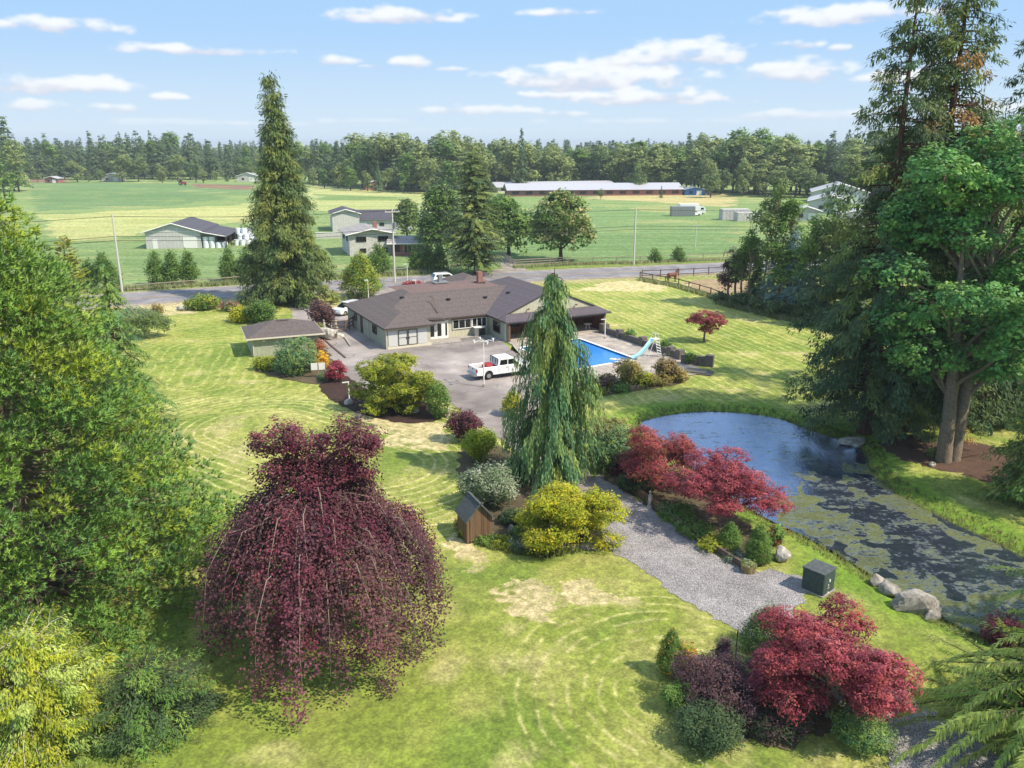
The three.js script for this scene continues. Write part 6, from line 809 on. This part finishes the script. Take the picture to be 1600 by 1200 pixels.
// red maples along the drive and in the corner bed
{
  const pads = (seed, w, h, n, low) => { const r = R(seed), L = []; for (let i = 0; i < n; i++) { const a = r() * 6.283, q = Math.sqrt(r()), y = h * ((low ? 0.16 : 0.38) + (low ? 0.74 : 0.54) * r()), k = w * Math.sqrt(Math.max(0.05, 1 - Math.pow((y / h - 0.45) / 0.6, 2))); L.push([Math.cos(a) * k * q, y, Math.sin(a) * k * q, w * (0.26 + 0.14 * r()), h * 0.12, w * (0.26 + 0.14 * r())]); } return L; };
  const maple = (label, px, py, seed, w, h, pal, o = {}) => leafTree(tree('japanese_maple', label, px, py, 'tree'), seed, pads(seed, w, h, o.n ?? 22, o.more?.low), { clumps: o.clumps ?? 860, leaves: 30, size: 0.34, leaf: o.leaf ?? 0.12, wide: 0.6, flat: 0.4, sag: 0.35, droop: 0.5, pal, vary: 0.22, fleck: 0.22, trunk: 0.12, stems: 3, fork: h * 0.3, twigs: 0.2, inner: 0.1, under: 0.5, bark: M.barkGrey, ...o.more });
  maple('rusty red maple by the drive nearest the weeping cypress', 1030, 762, 81, 2.5, 4.3, [...PAL.rust, ...PAL.rust, ...PAL.red]); maple('crimson maple between the gravel drive and pond', 1128, 822, 82, 2.9, 4.4, PAL.red, { clumps: 1150, n: 26 });
  maple('crimson maple in the corner bed at the bottom', 1292, 1118, 83, 2.7, 4.4, PAL.red, { clumps: 1700, n: 34, leaf: 0.105, more: { leaves: 34, size: 0.3, low: 1, under: 0.3 } });
  maple('lime green layered maple before the pickup truck', 625, 640, 84, 3.3, 4.9, [...PAL.lime, rgb(138, 152, 50)], { clumps: 1400, n: 34, leaf: 0.17, more: { low: 1 } }); maple('golden yellow maple beside the little hut', 890, 850, 85, 2.5, 3.5, PAL.gold, { clumps: 1500, n: 36, leaf: 0.13, more: { under: 0.2, flat: 0.6, low: 1 } });
  maple('small crimson maple in the mulch bed', 527, 596, 86, 1.1, 2.0, [rgb(170, 48, 70), ...PAL.red], { clumps: 120, n: 7, leaf: 0.15 });
}
// ---------------------------------------------------------------- shrubs, hedging conifers, beds
function shrub(name, label, px, py, wpx, top, pal, o = {}) {
  const p = at(px, py), w = wpx * mpp(p) / 2; p.z -= w * 0.55; p.y = hgt(p.x, p.z); const h = Math.max(0.3, (py - top) * mpp(p) * 0.93 - (o.cone ? 0 : w * 0.25)), t = thing(name, label, o.category ?? 'shrub', p, (px % 7), o.group), L = Math.max(0.07, 3.9 * mpp(p)) * (o.leaf ?? 1), F = new Fol(px * 7 + py);
  const lobes = o.cone ? [[0, h * 0.3, 0, w, h * 0.3, w], [0, h * 0.52, 0, w * 0.78, h * 0.26, w * 0.78], [0, h * 0.74, 0, w * 0.46, h * 0.2, w * 0.46], [0, h * 0.9, 0, w * 0.2, h * 0.13, w * 0.2]] : o.lobes ? (() => { const r = F.r, a = [[0, h * 0.5, 0, w * 0.75, h * 0.48, w * 0.75]]; for (let i = 0; i < o.lobes; i++) { const q = i / o.lobes * 6.283 + r(), k = w * (0.4 + 0.25 * r()), y = h * (0.3 + 0.45 * r()); a.push([Math.cos(q) * k, y, Math.sin(q) * k, w * (0.34 + 0.2 * r()), h * (0.2 + 0.14 * r()), w * (0.34 + 0.2 * r())]); } return a; })() : [[0, h * 0.48, 0, w, h * 0.5, w]];
  const S = 3.2 * (w * h + w * w), total = clamp((o.cone ? 4.4 : 3) * S / (L * L * 0.3), 500, o.most ?? 17000), per = 12;
  leafy(F, lobes, { clumps: Math.round(total / per), leaves: per, size: Math.max(L * 1.3, w * 0.15), leaf: L, wide: o.wide ?? 0.5, flat: o.flat ?? 0.9, pal, vary: o.vary ?? 0.16, fleck: 0.18, under: 0.3, inner: 0.12, droop: o.droop ?? 0.1, sag: o.sag ?? 0.1, wild: 0.8, rough: o.cone ? 0.25 : 0.6, stray: 0.06, ...o.more });
  const g = new GB(), r = F.r; for (let i = 0; i < (o.stems ?? 3); i++) { const a = r() * 6.28; limb(g, V(Math.cos(a) * 0.05, -0.1, Math.sin(a) * 0.05), V(Math.cos(a) * w * 0.4, h * 0.7, Math.sin(a) * w * 0.4), 0.03 + w * 0.02, 0.012, 0.1, r, 3, 5); } g.to('stems', o.bark ?? M.bark, t); F.to('foliage', o.cone ? NEEDLE : LEAF, t); return t;
}
const CONE = { cone: true, wide: 0.34, flat: 1.2, droop: -0.6, vary: 0.1 };
[[160, 452, 46, 395, 'large clipped conifer right of the left giant tree'], [136, 452, 36, 405, 'clipped conifer partly hidden by the left giant tree'], [243, 447, 29, 392, 'first of three clipped conifers before the barn'], [268, 446, 29, 390, 'middle of three clipped conifers before the barn'], [294, 444, 30, 390, 'right of three clipped conifers before the barn'], [357, 440, 30, 386, 'left of the clipped pair beside the tall cedar'], [383, 439, 30, 386, 'right of the clipped pair beside the tall cedar'],
  [590, 430, 42, 382, 'clipped conifer before the white farmhouse'], [650, 426, 22, 384, 'left of three clipped conifers right of the transformer pole'], [668, 425, 24, 383, 'middle of three clipped conifers right of the transformer pole'], [687, 424, 24, 384, 'right of three clipped conifers right of the transformer pole'], [1024, 410, 17, 390, 'smaller round conifer on the field fence'], [1061, 409, 20, 386, 'larger round conifer on the field fence']].forEach(([a, b, w, t, l]) => shrub('clipped_conifer', l, a, b, w, t, PAL.thuja, { ...CONE, group: 'clipped conifers along the road', category: 'conifer' }));
shrub('bright_cypress', 'bright green bushy cypress behind the left house corner', 562, 468, 64, 394, [...PAL.green, ...PAL.lime], { ...CONE, category: 'conifer' });
shrub('cone_conifer', 'dwarf cone conifer under the crimson maple', 1142, 862, 40, 815, PAL.thuja, { ...CONE, category: 'conifer', leaf: 0.8 }); shrub('cone_conifer', 'dwarf cone conifer beside the white boulder', 1187, 885, 44, 815, PAL.thuja, { ...CONE, category: 'conifer', leaf: 0.8 });
shrub('globe_conifer', 'dense dark green cone conifer behind the corner maple', 1206, 1034, 92, 948, [...PAL.thuja, ...PAL.dark], { ...CONE, category: 'conifer', leaf: 0.8, more: { sag: 0 } });
shrub('weeping_mound', 'tall domed weeping green shrub beside the small shed', 458, 588, 66, 519, PAL.weep, { droop: 1, sag: 0.6, leaf: 0.9 }); shrub('low_juniper', 'low olive green shrub at the shed corner', 412, 580, 42, 553, PAL.lime, { lobes: 3 }); shrub('rust_shrub', 'upright rust orange shrub behind the yellow shrub', 496, 556, 24, 526, [rgb(178, 112, 70), rgb(160, 98, 66), rgb(140, 120, 70)], {}); shrub('yellow_shrub', 'bright golden yellow shrub by the sign board', 497, 578, 36, 544, PAL.yellow, { lobes: 4 }); shrub('bed_grass', 'low pale plants at the foot of the yellow shrub', 512, 594, 28, 578, [...PAL.silver, ...PAL.green], {});
shrub('round_shrub', 'dense rounded green shrub right of the lime maple', 684, 656, 38, 588, PAL.thuja, { wide: 0.4 }); shrub('plum_shrub', 'dusky plum coloured bush at the driveway edge', 727, 694, 56, 630, [...PAL.smoke, ...PAL.wine], { lobes: 4 }); shrub('yellow_cypress', 'yellow green cypress below the plum bush', 748, 726, 58, 664, PAL.gold.map((c) => [c[0] * 0.8, c[1] * 0.95, c[2]]), { lobes: 5 }); shrub('yellow_cypress', 'small bright yellow cypress left of the weeping cypress', 800, 652, 30, 606, PAL.gold, {});
shrub('variegated_shrub', 'broad silver flecked shrub behind the little hut', 762, 800, 100, 718, PAL.silver, { lobes: 6 }); shrub('bed_shrub', 'dark leafy shrub at the trunk of the weeping cypress', 800, 765, 60, 715, PAL.dark, { lobes: 4 }); shrub('dark_juniper', 'dark drooping juniper right of the weeping cypress', 955, 742, 70, 662, [...PAL.dark, ...PAL.weep], { droop: 1, sag: 0.4, lobes: 4 }); shrub('bed_shrub', 'dull green shrub behind the dark juniper', 955, 690, 70, 650, [...PAL.wood, ...PAL.dry], { lobes: 4 }); shrub('flower_patch', 'orange flowered plant in the cypress branches', 902, 640, 26, 622, [rgb(196, 150, 50), ...PAL.lime], {});
[[735, 842, 30, 818, PAL.lime], [760, 852, 36, 836, PAL.green], [785, 856, 34, 838, PAL.lime], [812, 860, 36, 838, PAL.silver], [838, 864, 30, 842, PAL.silver], [727, 828, 30, 806, PAL.dry], [800, 822, 40, 792, PAL.dark], [820, 850, 40, 812, PAL.green], [848, 858, 40, 828, PAL.dark], [858, 862, 26, 846, PAL.green]].forEach(([a, b, w, t, p], i) => shrub('border_plant', ['yellow green plant left of the hut', 'low green plant before the hut', 'low lime plant at the hut corner', 'white flowering plant right of the hut', 'silvery plant at the bed point', 'tawny dry plant behind the bird box', 'dark plant behind the grey tank', 'green plant between hut and golden maple', 'dark plant below the golden maple', 'small green plant at the stone edging'][i], a, b, w, t, p, { category: 'plant', group: 'border plants round the hut' }));
[[1060, 815, 60, 790, PAL.green], [1090, 842, 56, 812, PAL.green], [1120, 862, 50, 838, PAL.lime], [1150, 880, 36, 862, PAL.silver], [1212, 856, 30, 815, [rgb(170, 80, 80), ...PAL.green]], [1000, 770, 60, 735, PAL.dark], [975, 745, 40, 715, PAL.wine]].forEach(([a, b, w, t, p], i) => shrub('border_plant', ['green groundcover under the rusty maple', 'green groundcover at the timber edging', 'lime groundcover before the cone conifer', 'silvery groundcover at the planter tub', 'pink flowered rose behind the cone conifer', 'dark fern like plant under the rusty maple', 'wine red plant at the top of the maple bed'][i], a, b, w, t, p, { category: 'plant', group: 'border plants under the maples' }));
shrub('smoke_bush', 'greyish purple smoke bush in the corner bed', 1135, 1130, 150, 1020, [...PAL.smoke, ...PAL.smoke, rgb(96, 84, 96)], { lobes: 7, most: 24000, leaf: 0.9 }); shrub('corner_conifer', 'green upright conifer with orange tips left of the smoke bush', 1050, 1062, 46, 975, [...PAL.thuja, ...PAL.thuja, rgb(200, 160, 50)], { ...CONE, leaf: 0.9 }); shrub('corner_shrub', 'yellow and orange leaved shrub in the corner bed', 1072, 1066, 44, 1000, [...PAL.lime, rgb(206, 150, 50), rgb(196, 84, 40)], { lobes: 3 }); shrub('corner_shrub', 'leafy green shrub below the orange leaved shrub', 1066, 1120, 70, 1060, PAL.green, { lobes: 4 }); shrub('corner_shrub', 'dark green shrub at the bottom frame edge', 1110, 1180, 120, 1105, PAL.dark, { lobes: 7 }); shrub('corner_shrub', 'clipped pale green shrub at the bottom right of the maple', 1355, 1178, 90, 1108, [...PAL.weep, ...PAL.green], {}); shrub('corner_shrub', 'dark leafy groundcover below the corner maple', 1220, 1160, 120, 1110, [...PAL.dark, ...PAL.smoke], { lobes: 7 }); shrub('corner_shrub', 'tall grey purple spike plant beside the stake', 1128, 1052, 22, 985, PAL.smoke, {});
shrub('dark_understory', 'low leafy plants beside the left giant at the bottom', 295, 1128, 80, 1085, PAL.dark, { lobes: 5 }); shrub('dark_understory', 'wine leaved shrub at the right frame edge', 1580, 1010, 70, 940, PAL.wine, { lobes: 4 });
shrub('road_shrub', 'clipped spreading green shrub near the road', 310, 486, 56, 454, [...PAL.lime, ...PAL.green], { lobes: 5 }); shrub('road_shrub', 'pink flowering shrub near the road', 357, 487, 28, 469, [rgb(190, 110, 112), rgb(170, 100, 104), ...PAL.wood], {}); shrub('road_shrub', 'golden rounded shrub beside the dark green bush', 374, 505, 36, 474, PAL.gold, {}); shrub('road_shrub', 'large dark green bush above the shed', 406, 508, 54, 464, PAL.thuja, { lobes: 4 }); shrub('road_shrub', 'tawny ornamental grass left of the clipped shrub', 245, 490, 14, 474, PAL.dry, {}); shrub('road_shrub', 'grey plant by the pale rock near the road', 205, 492, 22, 476, PAL.silver, {}); shrub('road_shrub', 'greyish plants behind the weeping birch', 222, 496, 30, 482, PAL.silver, {}); shrub('road_shrub', 'lime shrub at the left giant behind the birch', 172, 512, 36, 478, PAL.lime, { lobes: 3 });
{ const o = tree('weeping_birch', 'low spreading weeping birch with pale twigs on the left lawn', 225, 526); leafTree(o, 91, [[0, 2.5, 0, 2.6, 0.9, 2.4], [-1.6, 1.9, 0.5, 1.6, 1.1, 1.6], [1.6, 1.8, 0.4, 1.7, 1.1, 1.6], [2.9, 1.8, 0, 0.9, 0.7, 0.9], [0, 1.6, 1.2, 1.8, 1.0, 1.2]], { clumps: 480, leaves: 16, size: 0.36, leaf: 0.24, wide: 0.4, sag: 0.6, droop: 1, flat: 1, pal: PAL.wood, trunk: 0.14, fork: 1.4, twigs: 0.3, bark: M.twigPale, twig: M.twigPale }); }
shrub('brown_shrub', 'brownish purple bush before the forecourt left of the house', 504, 516, 46, 464, [...PAL.smoke, rgb(112, 80, 72)], { lobes: 4 }); shrub('brown_shrub', 'dry green plant beside the white statue', 497, 528, 18, 502, [...PAL.dry, ...PAL.green], {}); shrub('red_shrub', 'dark red spreading shrub behind the house ridge', 643, 450, 38, 438, PAL.red, { lobes: 3 });
[[925, 612, 40, 590, PAL.dry], [950, 610, 46, 582, [...PAL.smoke, ...PAL.dry]], [985, 606, 52, 552, [rgb(160, 156, 76), ...PAL.dry]], [1005, 606, 50, 578, PAL.lime], [1040, 600, 40, 556, [rgb(130, 108, 92), ...PAL.dry]], [1060, 598, 40, 570, PAL.dry], [1030, 603, 44, 582, PAL.dry], [968, 612, 40, 596, PAL.green], [935, 617, 36, 604, PAL.lime]].forEach(([a, b, w, t, p], i) => shrub('pool_shrub', ['dry shrub at the left end of the pool bed', 'dark twiggy shrub in the pool bed', 'tall olive bamboo like shrub before the diving board', 'lime shrub in the middle of the pool bed', 'brown bare shrub at the slide foot', 'tawny shrub at the pool steps', 'low tawny shrub below the brown shrub', 'low green plant at the bed kerb', 'low lime plant at the bed kerb'][i], a, b, w, t, p, { group: 'shrubs in the pool bed', lobes: 2 }));
[[985, 533, 12, 524], [1040, 552, 14, 540], [1078, 572, 12, 560]].forEach(([a, b, w, t], i) => { const s = shrub('pillar_plant', ['potted green plant on the upper pool wall pillar', 'potted green plant on the pillar behind the slide', 'trailing plant on the pool step pillar'][i], a, b, w, t, PAL.green, { category: 'plant' }); s.position.y = 0.6; });
// mixed row at the paddock
{
  const spruce = { from: 0.05, shape: (t) => lerp(1, 0.08, t), up: 0.1, drop: 0.2, dense: 10, spray: 0.6, slim: 0.36, hang: 0.35, uneven: 0.35, wood: 0.3, vary: 0.16 }, rowT = (px, py, top, r, pal, lab, seed, o = {}) => { const p = at(px, py); fir(tree('paddock_spruce', lab, px, py), seed, { ...spruce, h: tall(p.z, top), r, branches: 360, pal, ...o }); };
  rowT(1232, 490, 350, 2.6, PAL.blue, 'blue spruce in the middle of the paddock row', 101); rowT(1258, 494, 362, 2.4, PAL.blue, 'smaller blue spruce right in the paddock row', 102); rowT(1276, 500, 340, 2.6, PAL.fir, 'green spruce at the right end of the paddock row', 103); rowT(1205, 485, 370, 2.2, PAL.blue, 'thin blue grey spruce left in the paddock row', 104); rowT(1300, 505, 330, 3.0, PAL.dark, 'dark spruce touching the big tree group', 105); rowT(1325, 515, 350, 3.2, PAL.fir, 'broad spruce under the big tree group', 106); rowT(1245, 480, 372, 2.4, PAL.blue, 'pale blue spruce behind the middle spruce', 107); rowT(1180, 474, 396, 2.0, PAL.fir, 'short green spruce behind the tall alder', 108);
  const alder = (px, py, top, w, pal, lab, seed, n = 360) => { const p = at(px, py), h = tall(p.z, top), r = R(seed), L = []; for (let i = 0; i < 9; i++) { const y = h * (0.4 + 0.52 * r()), a = r() * 6.28, k = w * (1.15 - y / h) * 0.9; L.push([Math.cos(a) * k, y, Math.sin(a) * k, w * (0.3 + 0.25 * r()), h * 0.08, w * (0.3 + 0.25 * r())]); } leafTree(tree('paddock_alder', lab, px, py), seed, L, { clumps: n, leaves: 12, size: 0.55, leaf: 0.34, pal, trunk: 0.16, fork: h * 0.4, twigs: 0.3, sag: 0.3, inner: 0.2, under: 0.4, bark: M.barkGrey }); };
  alder(1192, 482, 268, 3.4, PAL.wood, 'tall loose leaved alder rising over the paddock row', 111, 520); alder(1168, 478, 318, 2.4, PAL.green, 'loose alder left of the tall alder', 112, 260); alder(1148, 472, 350, 2.0, [...PAL.smoke, ...PAL.wood], 'greyish thin tree at the left end of the paddock row', 113, 150); alder(1215, 488, 330, 2.6, PAL.green, 'green alder behind the blue spruce', 114, 320); alder(1136, 474, 400, 1.6, PAL.smoke, 'bare twiggy tree by the paddock corner', 115, 90); alder(1290, 505, 300, 3.2, PAL.wood, 'leafy tree before the big cedars', 116, 420); alder(1228, 484, 305, 2.8, PAL.green, 'leafy alder right of the tall alder', 117, 360); alder(1156, 476, 372, 2.0, PAL.wood, 'short leafy tree at the paddock fence end', 118, 200); alder(1265, 498, 326, 2.6, PAL.green, 'green leafy tree between two blue spruces', 119, 300);
  [[1160, 482, 40, 450], [1190, 488, 40, 458], [1222, 496, 44, 462], [1255, 502, 44, 468], [1130, 474, 30, 452], [1288, 510, 44, 476]].forEach(([a, b, w, t], i) => shrub('paddock_bush', ['rough bush left under the tall alder', 'rough bush under the tall alder', 'rough bush under the blue spruce', 'rough bush right of the blue spruce', 'rough bush at the paddock fence end', 'rough bush at the foot of the right spruces'][i], a, b, w, t, PAL.wood.concat(PAL.dark), { group: 'bushes under the paddock row', lobes: 4 }));
}
// ---------------------------------------------------------------- far woods
{
  const zoneB = (x) => { const k = [[-100, 284], [0, 284], [400, 283], [480, 291], [560, 296], [660, 303], [780, 300], [900, 298], [1065, 301], [1150, 306], [1350, 309], [1700, 309]]; for (let i = 1; i < k.length; i++) if (x <= k[i][0]) return lerp(k[i - 1][1], k[i][1], (x - k[i - 1][0]) / (k[i][0] - k[i - 1][0])); return 309; };
  const zoneT = (x) => { const k = [[-100, 195], [0, 196], [50, 214], [130, 208], [200, 203], [300, 208], [390, 226], [470, 216], [540, 212], [600, 203], [650, 210], [690, 204], [760, 214], [850, 220], [960, 216], [1060, 218], [1100, 202], [1200, 200], [1262, 222], [1320, 196], [1400, 196], [1700, 190]]; for (let i = 1; i < k.length; i++) if (x <= k[i][0]) return lerp(k[i - 1][1], k[i][1], (x - k[i - 1][0]) / (k[i][0] - k[i - 1][0])); return 195; };
  const protoC = [], protoB = [];
  for (let i = 0; i < 6; i++) { const [a, b] = firGeo(200 + i, { h: 30, r: 5.2 + i * 0.4, branches: 230, from: 0.08, shape: (t) => t < 0.2 ? 0.8 + t : lerp(1, 0.06, Math.pow((t - 0.2) / 0.8, 0.9 + 0.1 * (i % 3))), up: 0.15, drop: 0.35, dense: 2.6, spray: 1.7, slim: 0.45, hang: 0.5, uneven: 0.4, pal: i % 2 ? PAL.fir : [...PAL.dark, ...PAL.fir], vary: 0.2, trunk: 0.35 }); protoC.push([a, b]); }
  for (let i = 0; i < 7; i++) { const F = new Fol(220 + i), r = F.r, L = [], slim = i > 4 ? 0.62 : 1, pal = [PAL.wood, PAL.green, PAL.poplar, PAL.wood, PAL.poplar, PAL.poplar, PAL.green][i]; for (let k = 0; k < 9; k++) { const y = 6 + 14 * r(), q = 4.2 * slim * Math.sin(Math.PI * clamp((y - 1) / 24)), a = r() * 6.28; L.push([Math.cos(a) * q, y, Math.sin(a) * q, 3.4 * slim * (0.8 + 0.5 * r()), 3.0 + 1.4 * r(), 3.4 * slim * (0.8 + 0.5 * r())]); } leafy(F, L, { clumps: 300, leaves: 9, size: 1.1, leaf: 1.05, wide: 0.7, pal, vary: 0.22, inner: 0.05, under: 0.6, fleck: 0.18 }); const g = new GB().tube([V(0, -0.3, 0), V(0.2, 6, 0), V(0, 16, 0)], [0.5, 0.4, 0.1], 6, false); protoB.push([F.geo(), g.geo()]); }
  const rnd = R(300), inst = (kind, i, p, h, label, group, wide = 1) => { const [a, b] = (kind ? protoC : protoB)[i], t = thing(kind ? 'far_conifer' : 'far_broadleaf', label, 'tree', p, rnd() * 6.28, group), s = h / (kind ? 30 : 25); part('crown', a, kind ? NEEDLE : LEAF, t).userData.kind = 'stuff'; part('trunk', b, M.bark, t); t.scale.set(s * wide, s, s * wide); };
  const zone = (x) => x < 420 ? 'beyond the left field' : x < 770 ? 'beyond the centre field' : x < 1090 ? 'behind the long shed' : 'behind the right farmyard', conif = (x, y) => (x < 380 ? 0.95 : x < 480 ? 0.3 : x < 680 ? 0.5 : x < 900 ? 0.12 : x < 1080 ? 0.3 : x < 1230 ? 0.1 : 0.5);
  for (const [tier, step, dy, dt, lowk] of [[0, 27, 0.5, 38, 0.15], [1, 15, -3.5, 8, 1], [2, 16, -8, 2, 1]]) for (let x = -90; x < 1690; x += step * (0.6 + 0.8 * rnd())) {
    const b = zoneB(x) + dy + (rnd() - 0.5) * 2.5, p = at(x, b); if (x > 770 && x < 1075 && tier === 0) p.z -= 22; const k = rnd() < conif(x) * lowk ? 1 : 0, top = zoneT(x) + dt + (rnd() - 0.35) * 20 * (tier ? 1 : 1.6), h = clamp(tall(p.z, top) * (k ? 1.04 : 1.04), 6, 46);
    inst(k, Math.floor(rnd() * (k ? 6 : 7)), p, h, (k ? 'dark conifer in the ' : 'green broadleaf tree in the ') + ['front rank of trees ', 'middle rank of trees ', 'rear rank of trees '][tier] + zone(x), 'far trees ' + zone(x), k ? 0.9 + 0.5 * rnd() : 0.95 + 0.5 * rnd());
  }
  for (const [x, b, t, k, i, w, lab] of [[22, 298, 178, 1, 1, 1.2, 'tall dark conifer at the left frame edge'], [30, 300, 215, 0, 2, 0.9, 'yellow green tree at the left frame edge'], [8, 312, 240, 0, 1, 1, 'nearer green tree at the left frame edge'], [254, 286, 262, 0, 5, 1.5, 'light green small tree left of the pale far house'], [318, 286, 262, 0, 5, 1.5, 'light green small tree right of the pale far house'], [548, 298, 258, 0, 1, 1.1, 'round green tree left of the brown cottage'], [592, 301, 250, 1, 3, 0.8, 'amber tinted conifer right of the brown cottage'], [630, 302, 268, 0, 6, 0.8, 'small yellow green tree right of the brown cottage'], [1110, 309, 258, 0, 0, 1.1, 'grey green bush tree at the end of the long shed'], [1262, 305, 262, 0, 3, 1.3, 'rounded tree behind the white farm roofs'], [815, 300, 198, 1, 0, 0.7, 'single dark conifer tip above the centre woods'], [938, 312, 292, 0, 0, 0.9, 'small shrub tree before the long shed'], [1033, 310, 290, 1, 2, 0.9, 'small dark conifer before the end of the long shed'], [1000, 304, 240, 0, 3, 0.6, 'greyish thin tree behind the long shed']]) { const p = at(x, b); inst(k, i, p, tall(p.z, t), lab, undefined, w); }
  // distant wooded rise, too far to tell trees apart
  const g = mergeGeometries([0, 1].map((i) => { const q = protoC[i][0].clone(); return q; })), im = new THREE.InstancedMesh(protoC[0][0], NEEDLE, 900), m4 = new THREE.Matrix4(), q4 = new THREE.Quaternion(); im.name = 'distant_forest'; im.castShadow = im.receiveShadow = true;
  for (let i = 0; i < 900; i++) { const z = -640 - 420 * rnd(), x = (rnd() * 2 - 1) * (-z * 0.72), s = 0.75 + 0.5 * rnd(); q4.setFromAxisAngle(UP, rnd() * 6.28); m4.compose(V(x, 0, z), q4, V(s * 1.1, s * 0.72, s * 1.1)); im.setMatrixAt(i, m4); }
  scene.add(im); tag(im, 'distant dark forest fading behind the far tree line', 'forest', undefined, 'stuff');
}
// rough grass at the shore, along fences and bed edges
{
  const F = new Fol(400), g = new Fol(401); for (let i = 0; i < 9; i++) { const d = V(g.r() - 0.5, 1.1, g.r() - 0.5).normalize(), sd = V(g.r() - 0.5, 0, g.r() - 0.5).normalize(); g.blade(V((g.r() - 0.5) * 0.3, -0.02, (g.r() - 0.5) * 0.3), d, sd, 0.22 + 0.3 * g.r(), 0.05, [1, 1, 1], V(d.x * 0.4, 0.9, d.z * 0.4).normalize()); }
  const spots = [], r = R(402), along = (pts, n, off, spread, s) => { for (let i = 0; i < n; i++) { const k = r() * (pts.length - 1), a = pts[Math.floor(k)], b = pts[Math.floor(k) + 1], q = a.clone().lerp(b, k % 1), d = b.clone().sub(a).normalize(), w = off + (r() - 0.5) * spread; q.x += -d.z * w; q.z += d.x * w; spots.push([q, s * (0.6 + 0.8 * r())]); } };
  along([...pondLine, pondLine[0]], 5200, 0, 2.6, 0.5); along(pxs([[1000, 438], [1060, 449], [1110, 464], [1150, 481]]), 900, 0, 1.6, 1.3); along(pxs([[130, 457], [330, 446], [420, 440], [620, 430], [700, 424]]), 1500, 0, 2.5, 1.6); along(pxs([[803, 419], [890, 414], [1000, 411], [1130, 406]]), 1200, 0, 1.6, 1.2); along(pxs([[722, 836], [780, 858], [850, 868], [905, 860]]), 500, 0, 0.7, 0.7); along(pxs([[1130, 474], [1200, 492], [1290, 512]]), 900, 0, 3.0, 1.5);
  const im = new THREE.InstancedMesh(g.geo(), LEAF, spots.length), m4 = new THREE.Matrix4(), q4 = new THREE.Quaternion(), c = new THREE.Color(); im.name = 'rough_grass'; im.castShadow = im.receiveShadow = true;
  spots.forEach(([p, s], i) => { q4.setFromAxisAngle(UP, r() * 6.28); m4.compose(V(p.x, hgt(p.x, p.z), p.z), q4, V(s, s, s)); im.setMatrixAt(i, m4); const k = mix3([116, 142, 56], [150, 150, 84], r()); c.setRGB(...rgb(...k)); im.setColorAt(i, c); });
  scene.add(im); tag(im, 'rough unmown grass along the pond shore and fence lines', 'grass', undefined, 'stuff');
}
renderer.render(scene, camera);
